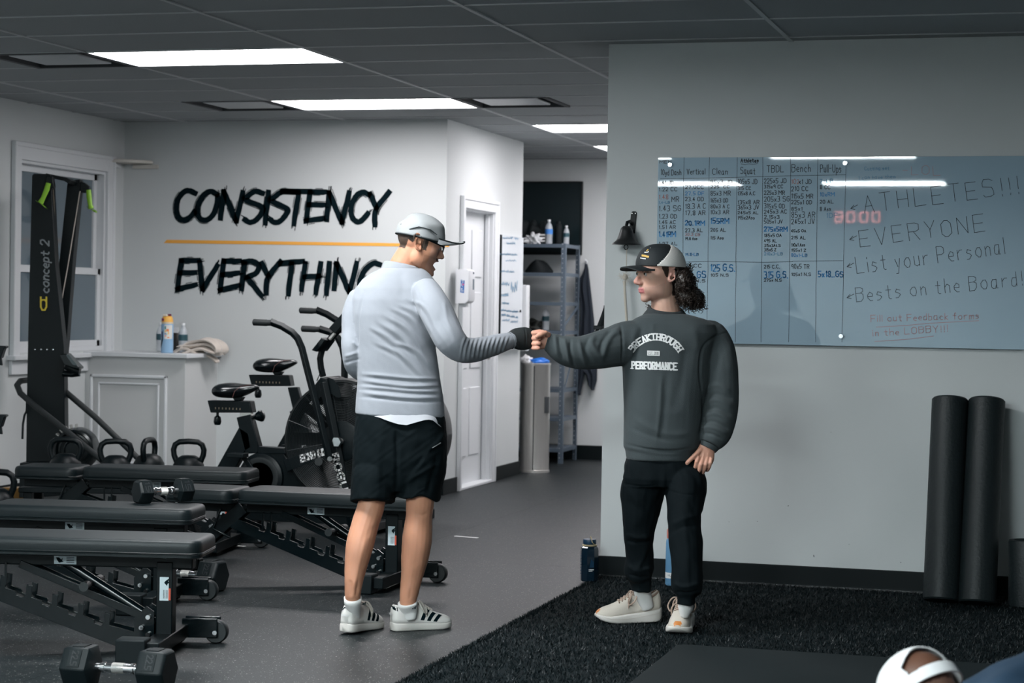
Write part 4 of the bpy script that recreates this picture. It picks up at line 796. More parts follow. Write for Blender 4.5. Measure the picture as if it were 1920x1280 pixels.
rp = MB(); P = [ony(a, b, YR-.075) for a, b in ((1171, 527), (1171.5, 545), (1173, 570), (1175, 600), (1177, 640))]; rp.tube(P, .0065, 10); rp.build('pull_rope', M['rope'], bl, smooth=True)
q = MB(); kc = ony(1172, 519, YR-.075); kr = np.random.default_rng(2)
q.lathe([(0, -.016), (.010, -.012), (.014, 0), (.010, .012), (0, .016)], kc, 12)
for k in range(60):
    d = kr.normal(size=3); d /= np.linalg.norm(d); q.tube([kc+d*.008, kc+d*.022+kr.normal(size=3)*.004, kc+d*(.028+.008*kr.random())+kr.normal(size=3)*.006], .0006, 3)
for k in range(5):
    d = kr.normal(size=3)*.004; q.tube([kc-np.array([0, 0, .012]), kc+d-np.array([0, 0, .035+.01*kr.random()])], .001, 3)
q.build('frayed_knot', M['rope'], bl, smooth=True)
# foam rollers -----------------------------------------------------------
def foam_mat():
    m = mat('speckled_foam', (.0036, .0078, .0094), .5, spec=.35, bump=1.0, bscale=70, col2=(.014, .020, .022), vscale=300); return m
M['foam'] = foam_mat()
for (bx, by, tx, lab) in ((1765, 1131, 1781, 'left one of the two tall black foam rollers leaning on the wall'), (1832, 1139, 1850, 'right one of the two tall black foam rollers leaning on the wall')):
    a = onz(bx, by-16, 0); tpp = ony(tx, 764, 9.52)
    b_ = np.array([a[0], 9.28 if bx < 1800 else 9.26, 0.0]); b_[0] = ony(bx, 1125, b_[1])[0]; tt = np.array([ony(tx, 770, 9.52)[0], 9.525, .905]); d = tt-b_; L = np.linalg.norm(d)
    t = thing('foam_roller', b_+np.array([0, 0, .0]), lab, 'foam roller', 'foam rollers by the wall')
    r = .083; ln = d/L; off = np.array([0, 0, .022])
    mb = MB().lathe([(0, 0), (r-.006, 0), (r, .007), (r, L-.007), (r-.006, L), (r*.35, L), (r*.3, L-.01), (0, L-.01)], b_+off, 48, axis=ln); mb.build('foam_body', M['foam'], t, smooth=True)
q = MB(); pc = ony(1925, 1075, 9.35); q.lathe([(0, 0), (.072, 0), (.078, .006), (.083, .29), (.080, .298), (.060, .30), (.058, .285), (0, .285)], (pc[0], 9.35, .008), 40)
o = q.build('foam_roller', M['foam'], smooth=True); tag(o, 'short black roller standing at the right edge of the picture', 'foam roller')
# floor mat in front ---------------------------------------------------------
M['mat'] = mat('exercise_mat', (.0050, .0098, .0112), .7, spec=.2, bump=.3, bscale=200, var=.1, vscale=60)
q = MB(); R = []
c4 = rrect(-1.505, .35, 6.05, 7.66, .03)
q.rings([[(x, y, z) for x, y in c4] for z in (.006, .026)]); o = q.build('exercise_mat', M['mat'], bevel=.004); tag(o, 'dark grey exercise mat lying on the turf in the foreground', 'mat')
# bottles on the floor --------------------------------------------------------
M['navy'] = mat('navy_bottle', (.004, .014, .026), .12, spec=.6, coat=.5); M['navy_cap'] = mat('navy_cap', (.006, .035, .075), .4); M['tan'] = mat('tan_band', (.45, .36, .22), .6); M['sky'] = mat('sky_blue_bottle', (.12, .27, .44), .35)
p = ony(1105, 1060, 9.40); p[2] = .007
t = thing('water_bottle', p, 'dark navy jug shaped water bottle with tan loop on the floor at the wall corner', 'bottle')
S = .25/105
MB().lathe([(0, 0), (.040, 0), (.044, .005), (.0445, .045), (.0445, .15), (.042, .162), (.033, .170), (.033, .176), (0, .176)], p, 8).build('body', M['navy'], t, bevel=.004)
MB().lathe([(0, .178), (.030, .178), (.032, .181), (.032, .198), (.030, .202), (0, .202)], p, 28).build('cap', M['navy_cap'], t, smooth=True)
MB().lathe([(.033, .169), (.0355, .171), (.0355, .176), (.033, .177)], p, 28).build('tan_ring', M['tan'], t, smooth=True)
MB().tube([p+np.array(v) for v in ((.033, -.012, .174), (.020, -.031, .19), (.014, -.024, .210), (.006, -.005, .214), (.0, .01, .205))], .0045, 4, rb=.0022).build('carry_loop', M['tan'], t, smooth=True)
q = MB(); q.add([p+np.array([.012, -.0448, .07]), p+np.array([.030, -.0330, .07]), p+np.array([.030, -.0330, .098]), p+np.array([.018, -.0410, .11])], [(0, 1, 2, 3)]); 
for k in range(7): q.box(p+np.array([-.033, -.0318, .04+.014*k]), (.006, .002, .004))
q.build('blue_print', M['navy_cap'], t); q = MB(); yq = p[1]-.0455
ribbon(q, [(0, .008), (.022, .008)], .0035, lambda x, y: np.array([p[0]+.010+x*.9, p[1]-.0462+x*.45, p[2]+.052+y])); ribbon(q, [(0, .001), (.015, .001)], .003, lambda x, y: np.array([p[0]+.010+x*.9, p[1]-.0462+x*.45, p[2]+.052+y])); q.build('white_print', M['white_ink'], t, fix=False)
p = ony(1262, 1060, 9.42); p[2] = .007
t = thing('water_bottle', p, 'sky blue bottle standing behind the leg of the man in black trousers', 'bottle')
MB().lathe([(0, 0), (.034, 0), (.036, .004), (.036, .20), (.034, .215), (.030, .222), (0, .222)], p, 32).build('body', M['sky'], t, smooth=True)
MB().lathe([(0, .223), (.031, .223), (.032, .23), (.032, .262), (.026, .272), (0, .274)], p, 32).build('cap', mat('coral_cap', (.50, .16, .12), .5), t, smooth=True)
MB().lathe([(.0364, .035), (.0364, .062)], p, 32).build('label_band', M['white_ink'], t, smooth=True)
q = MB()
for k, (s_, zz, hh) in enumerate((('NUTR', .045, .009),)): write(q, s_, lambda x, y: p+np.array([.0372*math.sin((x-.018)/.0372), -.0372*math.cos((x-.018)/.0372), zz+y]), 0, 0, hh, .0012, fit=.036)
q.build('label_print', M['navy_cap'], t, fix=False)
# hand sanitiser -----------------------------------------------------------
M['disp'] = mat('dispenser_white', (.68, .69, .72), .3)
t = thing('sanitiser_dispenser', (XD+.055, 13.52, 1.45), 'white hand sanitiser dispenser beside the door casing', 'dispenser')
x0, x1, y0, y1, z0, z1 = XD+.028, XD+.135, 13.44, 13.58, 1.335, 1.575
q = MB(); R = []
for z, k in ((z0, .75), (z0+.015, .95), (z0+.03, 1), (z1-.03, 1), (z1-.01, .97), (z1, .85)): R.append([(x0 if x == x0 else x0+(x-x0)*k, y, z) for x, y in rrect(x0, x1, y0, y1, .015)])
q.rings(R).build('body', M['disp'], t, smooth=True, bevel=.003)
MB().box((x1+.001, 13.53, 1.47), (.003, .03, .075)).build('level_window', mat('smoked_window', (.10, .14, .18), .3), t, bevel=.001)
MB().box((x1+.0005, 13.53, 1.55), (.003, .02, .012)).build('blue_sticker', M['navy_cap'], t)
q = MB(); c = np.array([x0+.055, y0-.0015, 1.458]); q.add([c+np.array(v) for v in ((-.016, 0, -.045), (.012, 0, -.050), (.016, 0, .038), (-.012, 0, .045))], [(0, 1, 2, 3)]); lb = q.build('logo_panel', mat('logo_blue', (.03, .14, .42), .4), t)
q = MB(); write(q, 'Purell', lambda x, y: c+np.array([-.006+y, -.0008, .040-x]), 0, -.003, .016, .0028, fit=.078); q.build('logo_text', M['white_ink'], lb, fix=False)
q = MB(); q.lathe([(0, 0), (.007, 0), (0, .0005)], c+np.array([.006, -.0012, .010]), 12, axis=(0, -1, 0)); q.build('logo_dot', mat('logo_pink', (.6, .10, .25), .5), lb)
MB().box((x0+.045, 13.51, z0-.012), (.05, .06, .025)).build('nozzle', M['disp'], t, bevel=.004)
# small whiteboard past the door
M['wbs'] = mat('small_whiteboard', (.64, .68, .72), .15, spec=.5)
wz0, wz1, wy0, wy1 = 1.08, 1.86, 14.60, 15.22
t = thing('whiteboard', (XD+.01, (wy0+wy1)/2, wz0), 'narrow white board with faint blue writing beside the door', 'whiteboard')
MB().box((XD+.012, (wy0+wy1)/2, (wz0+wz1)/2), (.016, wy1-wy0, wz1-wz0)).build('board_panel', M['wbs'], t)
MB().box((XD+.014, wy0-.006, (wz0+wz1)/2), (.026, .012, wz1-wz0)).build('edge_trim', M['black'], t)
q = MB()
for k, (s_, px, py, h, f, ro) in enumerate((('CHECK IN', 943, 448, 5, 30, .05), ('10-12', 950, 458, 5, 16, .05), ('LOG YOUR WORK', 938, 478, 5, 34, .05), ('REPS', 948, 490, 5, 20, .05), ('SET BY TWO', 938, 510, 6, 30, .06), ('TEAM', 938, 536, 12, 17, .06), ('RUN', 958, 548, 22, 12, .06), ('ABDCD', 938, 556, 8, 15, .1), ('SIT UP', 942, 570, 6, 14, .12), ('BODY WORK THREE', 940, 583, 5, 33, .15), ('PUSH AND HOLD IT', 940, 592, 5, 34, .17), ('THEN REST', 942, 602, 5, 30, .18))):
    x_ = px
    for wd in s_.split():
        wl2 = f*len(wd)/len(s_); n_ = max(4, len(wd)*3); P = [(x_+wl2*t_/n_, py-h*(.5+.5*math.sin(t_*2.3+k))*rng.uniform(.5, 1)+(x_-px)*ro) for t_ in range(n_+1)]; ribbon(q, P, .9, lambda a, b: onx(a, b, XD+.0215)); x_ += wl2*1.15
tag(q.build('marker_writing', M['mk_pale'], t, fix=False), kind='stuff')
for (px, py) in ((936, 444), (975, 583)): MB().lathe([(0, 0), (.010, 0), (.010, .008), (0, .01)], onx(px, py, XD+.02), 12, axis=(1, 0, 0)).build('magnet', M['black'], t, smooth=True)
MB().box((XD+.035, (wy0+wy1)/2, 1.035), (.07, wy1-wy0, .02)).build('pen_tray', M['trim'], t, bevel=.003)
o = MB().box((XD+.02, 15.30, 1.23), (.05, .09, .52)).build('wall_box', M['trim'], bevel=.006); tag(o, 'narrow white box on the end of the door wall beside the shelving', 'wall box')
# television
q0, q1 = ony(1092.5, 340, YT-.04), ony(1092.5, 478, YT-.04)
t = thing('television', (q0[0]-.5, YT, q1[2]), 'large switched off television on the far wall behind the shelving', 'television')
tvw = 1.10
MB().box((q0[0]-tvw/2, YT-.035, (q0[2]+q1[2])/2), (tvw, .05, q0[2]-q1[2])).build('bezel', M['black'], t, bevel=.004)
MB().box((q0[0]-tvw/2, YT-.062, (q0[2]+q1[2])/2+.03), (tvw-.03, .004, q0[2]-q1[2]-.09)).build('screen', mat('dark_screen', (.008, .016, .019), .18, spec=.5), t)
# shelving unit
M['shelf'] = mat('blue_grey_steel', (.10, .135, .175), .45, .2)
fy, ry = 16.42, 16.92
fx = ony(1057, 660, fy)[0]; rx = fx; lx = fx-.92
t = thing('shelving_unit', (fx-.45, (fy+ry)/2, 0), 'blue grey slotted steel shelving unit against the far wall', 'shelving')
ztop = ony(1057, 456, fy)[2]
for (x_, y_) in ((fx, fy), (fx, ry), (lx, fy), (lx, ry)):
    q = MB(); sx_ = 1 if x_ == fx else -1; sy_ = 1 if y_ == ry else -1
    q.box((x_-sx_*.018, y_, ztop/2), (.036, .003, ztop)); q.box((x_, y_-sy_*.018, ztop/2), (.003, .036, ztop)); po = q.build('post', M['shelf'], t); po['kind'] = 'stuff' if False else 'part'; del po['kind']
    if x_ == fx:
        q = MB()
        for k in range(46): q.lathe([(0, 0), (.004, 0), (0, .0008)], (x_-sx_*.024, y_-.0022, .05+k*.04), 6, axis=(0, -1, 0))
        ho = q.build('slots', M['trim'], po); ho['kind'] = 'stuff'
for py in (458, 512, 567, 621, 730, 784, 842):
    z = ony(1057, py, fy)[2]; q = MB(); q.box(((fx+lx)/2, (fy+ry)/2, z), (.90, ry-fy-.01, .006)); q.box(((fx+lx)/2, fy+.003, z-.012), (.90, .004, .030)); q.box((fx-.003, (fy+ry)/2, z-.012), (.004, ry-fy, .030)); q.build('shelf', M['shelf'], t)
q = MB(); 
for (za, zb) in ((1.17, 1.03), (.60, .75)):
    MB().bar((fx-.002, fy+.02, za if za > 1 else za), (fx-.002, ry-.02, zb+(.3 if za > 1 else .3)), .004, .03).build('side_brace', M['shelf'], t)
zs = [ony(1057, py, fy)[2]+.003 for py in (458, 512, 567, 621)]
M['clear'] = mat('clear_plastic', (.62, .66, .70), .12, spec=.6, alpha=.55); M['lab_blue'] = mat('blue_label', (.05, .22, .62), .4); M['lab_dark'] = mat('dark_teal_label', (.02, .07, .09), .4)
def pbottle(p, label, lab='lab_blue', s=1.0, m='clear', group=None):
    t = thing('plastic_bottle', p, label, 'bottle', group); p = np.array(p)
    MB().lathe([(r*s, z*s) for r, z in ((0, .004), (.022, 0), (.031, .006), (.032, .02), (.030, .03), (.032, .04), (.030, .05), (.032, .06), (.0325, .125), (.031, .145), (.022, .17), (.013, .183), (.012, .195), (0, .195))], p, 20).build('body', M[m], t, smooth=True)
    MB().lathe([(r*s, z*s) for r, z in ((0, .193), (.0145, .193), (.0145, .207), (.013, .209), (0, .209))], p, 16).build('cap', M['trim'], t, smooth=True)
    MB().lathe([(.0333*s, .085*s), (.0333*s, .128*s)], p, 20).build('label_wrap', M[lab], t, smooth=True)
    return t
def shelf_at(px, k, dy=.10): return np.array([ony(px, 500, fy+dy)[0], fy+dy, zs[k]])
pbottle(shelf_at(1028, 0), 'clear water bottle with a blue label on the top shelf', s=1.0)
pbottle(shelf_at(1061, 0, .2), 'nearly invisible clear bottle at the right end of the top shelf', 'lab_dark', .78)
pbottle(shelf_at(1025, 3), 'clear bottle with a dark label on the fourth shelf', 'lab_dark', .95)
q = MB(); p = shelf_at(1046, 0, .2); q.lathe([(0, 0), (.030, 0), (.032, .01), (.032, .15), (.026, .17), (.018, .178), (.018, .20), (0, .202)], p, 20); o = q.build('shaker_bottle', M['black_matte'], smooth=True); tag(o, 'black bottle on the top shelf right of the clear one', 'bottle')
q = MB(); p = shelf_at(1018, 0, .22); q.box(p+np.array([0, 0, .10]), (.05, .05, .20)); o = q.build('storage_tin', M['black_matte'], bevel=.006); tag(o, 'tall black container behind the clear bottle on the top shelf', 'container')
t = thing('shoe_box', shelf_at(1017, 0, .08), 'black and white striped small box on the top shelf', 'box'); p = shelf_at(1017, 0, .08)
MB().box(p+np.array([0, 0, .045]), (.05, .05, .09)).build('box_body', M['black_matte'], t)
for k in range(3): MB().box(p+np.array([0, -.0265, .026+.026*k]), (.05, .003, .012)).build('white_stripe', M['white_ink'], t)
def blob(name, c, rad, m, label, cat, seed=0, amp=.25, fr=3.0, flat=.0, sub=3, group=None, parent=None):
    bm = bmesh.new(); bmesh.ops.create_icosphere(bm, subdivisions=sub+1, radius=1); rg = np.random.default_rng(seed); K_ = rg.normal(size=(6, 3))*fr; ph = rg.uniform(0, 6.28, 6)
    for v in bm.verts:
        n = np.array(v.co); d = 1+amp*sum(math.sin(K_[i]@n+ph[i]) for i in range(6))/3; q_ = n*d*np.array(rad); 
        if q_[2] < -rad[2]*.75+flat: q_[2] = -rad[2]*.75+flat
        v.co = Vector(q_+np.array(c))
    me = bpy.data.meshes.new(name); bm.to_mesh(me); bm.free(); me.materials.append(m); o = link(name, me, parent, smooth=True, auto=0)
    if label: tag(o, label, cat, group)
    return o
blob('gym_bag', shelf_at(993, 0, .22)+np.array([0, 0, .085]), (.10, .10, .11), M['black_matte'], 'dark bag slumped at the left of the top shelf', 'bag', 3)
blob('cable_bundle', shelf_at(998, 0, .06)+np.array([0, 0, .03]), (.065, .05, .045), M['trim'], 'crumpled white bundle in front of the dark bag on the top shelf', 'bundle', 5, .5, 6)
q = MB(); p = shelf_at(1011, 1, .15); R = [[(p[0]+sx*math.cos(a), p[1]+.11*math.sin(a), p[2]+z) for a in np.linspace(0, 2*np.pi, 24, endpoint=False)] for sx, z in ((.118, 0), (.122, .015), (.10, .045), (.065, .085), (.028, .106), (.005, .110))]; o = q.rings(R).build('black_cap', M['black_matte'], smooth=True); tag(o, 'black cap lying on the second shelf', 'cap')
blob('folded_gear', shelf_at(1003, 3, .12)+np.array([0, 0, .03]), (.08, .08, .05), mat('olive_black_cloth', (.012, .015, .013), .8), 'dark gear heaped on the fourth shelf left of the bottle', 'gear', 9, .5, 5)
# steel bin
sb = onz(1001.5, 884, 0); sb[2] = 0
t = thing('steel_bin', sb, 'tall stainless steel wipes stand at the end of the door wall', 'bin')
H_ = ony(1002, 680, sb[1])[2]
MB().lathe([(0, .0), (.122, .0), (.122, .018), (.117, .02), (.117, H_-.02), (.121, H_-.015), (.121, H_), (.10, H_), (.10, H_-.02), (0, H_-.02)], sb, 40).build('drum', M['steel'], t, smooth=True, auto=50)
q = MB(); q.box(sb+np.array([.108, -.045, H_*.62]), (.03, .05, .13)); q.build('access_door', M['vent_dark'], t, bevel=.003)
MB().box(sb+np.array([.02, -.1185, H_*.5]), (.006, .004, H_*.95)).build('seam_strip', M['black'], t)
o = blob('wipes_packet', sb+np.array([.03, 0, H_+.012]), (.07, .06, .028), mat('packet_blue', (.02, .16, .60), .4), 'bright blue packet on top of the steel bin', 'packet', 21, .25, 4, sub=2)
o = blob('paper_towel', sb+np.array([-.075, -.03, H_+.018]), (.045, .045, .034), mat('white_tissue', (.75, .76, .78), .8), 'crumpled white tissue on top of the steel bin', 'tissue', 22, .5, 5, sub=2)
# jacket on the far wall
def cloth_prism(name, poly, y, th, m, parent=None, amp=.012):
    """hanging garment: outline filled by rows, bulging and folded"""
    ys = sorted(set(p[1] for p in poly)); R = []
    def span(yv):
        xs = []
        for i in range(len(poly)):
            (xa, ya), (xb, yb_) = poly[i], poly[(i+1) % len(poly)]
            if (ya-yv)*(yb_-yv) <= 0 and ya != yb_: xs.append(xa+(xb-xa)*(yv-ya)/(yb_-ya))
        return min(xs), max(xs)
    for yv in np.linspace(ys[0]+.5, ys[-1]-.5, 26):
        a, b = span(yv); cx, hw = (a+b)/2, max((b-a)/2, .8); ring = []
        for u in np.linspace(0, 2*np.pi, 28, endpoint=False):
            p = ony(cx+hw*math.cos(u), yv, y); f = amp*math.sin(math.cos(u)*7+yv*.02); ring.append([p[0], y+th*math.sin(u)*.5+(f if math.sin(u) < 0 else 0), p[2]])
        R.append(ring)
    return MB().rings(R).build(name, m, parent, smooth=True)
M['navycloth'] = mat('navy_cloth', (.006, .012, .022), .85)
t = thing('hanging_jacket', ony(1100, 495, YT-.06), 'dark navy jacket hanging from a hook on the far wall', 'jacket')
cloth_prism('jacket_body', [(1099, 494), (1102, 497), (1108, 545), (1114, 600), (1120, 680), (1119, 715), (1113, 732), (1104, 730), (1098, 700), (1086, 700), (1086, 640), (1090, 575), (1083, 540), (1086, 524), (1095, 510)], YT-.07, .09, M['navycloth'], t)
cloth_prism('sleeve', [(1087, 640), (1098, 640), (1096, 700), (1088, 741), (1076, 738), (1080, 700)], YT-.10, .06, M['navycloth'], t)
MB().lathe([(0, 0), (.012, 0), (.012, .005), (.005, .01), (.005, .05), (.011, .055), (0, .06)], ony(1100, 491, YT), 12, axis=(0, -1, .3)).build('hook', M['trim'], t, smooth=True)
t = thing('resistance_strap', (XR-.02, 10.4, 1.2), 'black strap with a buckle hanging behind the corner of the board wall', 'strap')
q = MB(); q.tube([ony(a, b, 10.3) for a, b in ((1136, 575), (1129, 595), (1122, 613), (1114, 634), (1108, 652))], .010, 8, rb=.004, up=(0, 1, 0)); q.build('webbing', M['black'], t)
q = MB(); q.tube([ony(a, b, 10.34) for a, b in ((1136, 585), (1132, 600), (1130, 620), (1129, 650))], .012, 8, rb=.004, up=(0, 1, 0)); q.build('webbing', M['black'], t)
sx0 = ony(1136, 575, 10.3); MB().tube([(XR-.002, 10.3, sx0[2]), (sx0[0]-.01, 10.3, sx0[2])], .008, 10).build('peg', M['black'], t); MB().box(ony(1122, 614, 10.3), (.05, .02, .022)).build('buckle', M['black'], t, bevel=.004)
# ledge items ----------------------------------------------------------
def lp(px, py):
    yq = {313: 12.88, 301: 13.12, 343: 13.02, 332: 13.12, 372: 13.0}[px]; return np.array([ony(px, py, yq)[0], yq, LZ+.001])
p = lp(313, 668.5)
t = thing('water_bottle', p, 'light blue bottle with a yellow lid and stickers on the ledge', 'bottle')
S1 = 1/ (3775/14.1)
MB().lathe([(0, 0), (.041, 0), (.043, .004), (.043, .196), (.041, .203), (0, .203)], p, 32).build('body', mat('pale_blue_bottle', (.28, .46, .66), .35), t, smooth=True)
MB().lathe([(0, .204), (.0405, .204), (.0405, .216), (0, .216)], p, 32).build('collar', mat('cream_ring', (.75, .60, .42), .5), t, smooth=True)
ld = MB().lathe([(0, .216), (.0405, .216), (.039, .235), (.033, .252), (.022, .26), (0, .262)], p, 28).build('lid', mat('yellow_lid', (.85, .45, .08), .45), t, smooth=True)
MB().box(p+np.array([-.003, -.018, .262]), (.035, .03, .014)).build('spout_cover', mat('cream_spout', (.78, .70, .58), .5), ld, bevel=.004)
MB().box(p+np.array([.02, -.012, .266]), (.026, .02, .012)).build('latch', mat('plum_latch', (.18, .01, .07), .4), ld, bevel=.003); MB().box(p+np.array([-.016, -.037, .233]), (.018, .012, .018)).build('latch_button', mat('plum_button', (.18, .01, .07), .4), ld, bevel=.003)
def curved(mb, a0, a1, z0, z1, r=.0435):
    A = np.linspace(a0, a1, 8); V = []
    for a in A: V += [p+np.array([r*math.sin(a), -r*math.cos(a), z0]), p+np.array([r*math.sin(a), -r*math.cos(a), z1])]
    mb.add(V, [(2*i, 2*i+2, 2*i+3, 2*i+1) for i in range(7)])
q = MB(); curved(q, -.05, 1.35, .098, .195); st_ = q.build('sticker', mat('white_sticker', (.72, .70, .66), .5), t)
for k, (a0, z0, dz, da, c) in enumerate(((.02, .165, .022, .22, (.03, .25, .28)), (.30, .150, .018, .42, (.80, .25, .10)), (.05, .146, .014, .2, (.8, .5, .1)), (.05, .128, .012, .15, (.05, .12, .4)), (.28, .126, .012, .12, (.10, .40, .45)), (.55, .130, .02, .2, (.8, .5, .15)), (.06, .115, .008, .25, (.75, .2, .1)), (.45, .104, .008, .35, (.8, .25, .1)))):
    q = MB(); curved(q, a0, a0+da, z0, z0+dz, .0438); q.build('sticker_print', mat('print_'+str(k), c, .5), st_)
q = MB(); curved(q, -.75, -.30, .11, .15); q.build('sticker', mat('violet_sticker', (.10, .10, .25), .5), t)
q = MB()
for k in range(9): a = -.95+k*.075; z = .03+.055*(k/8)**1.5; curved(q, a, a+.09, z-.0, z+.035+.005*k)
q.build('sticker', mat('dark_bird_sticker', (.01, .04, .07), .5), t)
pbottle(lp(301, 664), 'clear bottle half hidden left of the light blue bottle on the ledge', 'lab_dark', 1.0)
pbottle(lp(343, 659), 'clear bottle with a dark label right of the light blue bottle on the ledge', 'lab_dark', 1.0)
t = thing('drink_can', lp(332, 658), 'slim dark can between the bottles on the ledge', 'can'); p = lp(332, 658)
MB().lathe([(0, 0), (.024, 0), (.028, .006), (.028, .135), (.024, .143), (0, .143)], p, 24).build('can_body', mat('dark_brown_can', (.02, .016, .014), .4), t, smooth=True)
MB().box(p+np.array([.0, -.027, .158]), (.04, .004, .04)).build('price_tag', M['disp'], t)
M['towel'] = mat('cream_towel', (.60, .53, .47), .95, bump=.6, bscale=120, sheen=.3)
def towel():
    t = thing('towel', lp(372, 668), 'crumpled cream towel lying on the ledge with one end hanging over', 'towel')
    def layer(pts, w, th, seed, fl=1):
        """thick ribbon of cloth swept along pts (px,py), width w in depth"""
        rg = np.random.default_rng(seed); R = []; n = len(pts); ph = rg.uniform(0, 6, 4)
        P = [ony(a, b, 13.08) for a, b in pts]; P = np.array(P); T = np.gradient(P, axis=0); T /= np.linalg.norm(T, axis=1)[:, None]; N = np.stack([-T[:, 2], 0*T[:, 0], T[:, 0]], 1)
        for s_ in (1, -1):
            for j, v in enumerate(np.linspace(-1, 1, 13)*s_):
                row = []
                for i in range(n):
                    wob = .006*math.sin(v*5+ph[0]+i*.7)+.004*math.sin(v*9+ph[1]+i*1.3); e = 1-.5*(abs(v)**6)
                    row.append(P[i]+np.array([0, v*w/2+.01*math.sin(i*.9+ph[2]), 0])+N[i]*(s_*th/2*e+wob))
                R.append(row)
        R.append(R[0]); m = n; mb = MB(); V = np.concatenate([np.array(r) for r in R]); k = len(R)
        F_ = [(i*m+j, i*m+j+1, (i+1)*m+j+1, (i+1)*m+j) for i in range(k-1) for j in range(m-1)]; mb.add(V, F_)
        h = k-1
        mb.f.append(tuple(i*m for i in range(h))[::-1]); mb.f.append(tuple(i*m+m-1 for i in range(h)))
        o = mb.build('towel_fold', M['towel'], t, smooth=True, auto=0); s2 = o.modifiers.new('s', 'SUBSURF'); s2.levels = 1; s2.render_levels = 1
    layer([(327, 664), (335, 661), (345, 655), (354, 653), (366, 658), (378, 664), (384, 667)], .20, .030, 1)
    layer([(350, 663), (362, 660), (372, 655), (384, 651), (396, 655), (408, 662), (416, 664)], .22, .028, 2)
    layer([(343, 650), (354, 648), (366, 649), (378, 644), (392, 643), (404, 646), (413, 654), (416, 662)], .20, .024, 3)
    layer([(350, 655), (358, 646), (370, 641), (382, 637), (394, 636), (406, 640), (415, 648), (418, 657), (412, 663)], .21, .022, 4)
    layer([(388, 667), (396, 668), (404, 672), (410, 680)], .10, .016, 5)
towel()
# round corner shelf
cx_, cz_ = XL, onx(214, 303, XL+.1)[2]
cz_ = ony(250, 303, 13.2)[2]
rr_ = ony(285, 306, YB-.02)[0]-XL
q = MB(); pl = [(0, 0)]+[(rr_*math.cos(a)*1.0, -rr_*1.0*math.sin(a)) for a in np.linspace(0, math.pi/2, 20)]
t = thing('corner_shelf', (XL+.1, YB-.1, cz_), 'small quarter round cream shelf high in the corner above the window', 'shelf')
q.prism(pl, (XL, YB, cz_), (1, 0, 0), (0, 1, 0), .022); q.build('shelf_board', mat('cream_shelf', (.60, .57, .52), .5), t, bevel=.004)
MB().box((XL+.18, YB-.012, cz_-.03), (.20, .02, .03)).build('cleat', mat('cream_cleat', (.58, .56, .52), .5), t, bevel=.002)
MB().box((XL+.012, YB-.18, cz_-.03), (.02, .20, .03)).build('cleat', M['trim'], t, bevel=.002)
# timer clock behind the camera (seen in the board)
yv = 2*YBD-(YN+.05); a, b = ony(1566, 397, yv), ony(1652, 416, yv)
t = thing('led_timer', ((a[0]+b[0])/2, YN+.04, (a[2]+b[2])/2), 'long black timer with red digits on the wall behind the camera', 'timer')
MB().box(((a[0]+b[0])/2, YN+.02, (a[2]+b[2])/2), (abs(b[0]-a[0])+.12, .04, .2)).build('case', M['black'], t, bevel=.004)
q = MB(); hh = a[2]-b[2]; wtot = b[0]-a[0]
SEG = {'0': 'abcdef', '8': 'abcdefg'}
def seg(ch, x, w, h, z):
    d = {'a': ((0, h), (w, h)), 'b': ((w, h), (w, h/2)), 'c': ((w, h/2), (w, 0)), 'd': ((0, 0), (w, 0)), 'e': ((0, 0), (0, h/2)), 'f': ((0, h/2), (0, h)), 'g': ((0, h/2), (w, h/2))}
    for s_ in SEG[ch]: (x0, z0), (x1, z1) = d[s_]; ribbon(q, [(x+x0*.94+.03*x1, z+z0*.96+.02*z1), (x+x1*.94+.03*x0, z+z1*.96+.02*z0)], .0125, lambda u, v: (u, YN+.0425, v), ext=False)
for ch, f in (('8', 0), ('0', .26), ('0', .55), ('0', .81)): seg(ch, a[0]+f*wtot, wtot*.155, hh, b[2])
for z in (.3, .7): q.box((a[0]+.485*wtot, YN+.0425, b[2]+hh*z), (.013, .002, .013))
q.build('digits', mat('red_led', (.3, .02, .02), .5, emit=((1.0, .32, .28), 13)), t, fix=False)
# tape marks, scuffs
for k, (pa, pb, lab) in enumerate((((853, 1004.5), (896, 1008), 'short white tape mark on the open floor right of the man in shorts'), ((432, 1022), (460, 1024), 'small white tape mark beside the far bench foot'), ((33, 1124), (50, 1126), 'small white tape mark under the nearest bench'))):
    A_, B_ = onz(*pa, .0008), onz(*pb, .0008); d = B_-A_; L = np.linalg.norm(d); q = MB(); q.box((A_+B_)/2, (L, .024, .0012), basis(d)); o = q.build('floor_tape', M['white_ink']); tag(o, lab, 'tape')
wr = bpy.data.objects['wall_right']; M['scuff'] = mat('wall_scuff', (.06, .075, .08), .7)
for (px, py, w, h) in ((1478, 948, 3, 1.2), (1526, 1042, 1.6, 5), (1420, 977, 2, 1), (1592, 1020, 1.5, 1), (1689, 1054, 1.6, 1.4), (1558, 810, .8, 1.5), (1367, 978, 1, 1.6), (1165, 1045, 5, 1)):
    q = MB(); c = ony(px, py, YR-.0004); q.prism([(w*BM*math.cos(a)/2, h*BM*math.sin(a)/2) for a in np.linspace(0, 2*np.pi, 8, endpoint=False)], c, (1, 0, .2), (-.2, 0, 1), .0006); q.build('scuff_mark', M['scuff'], wr)
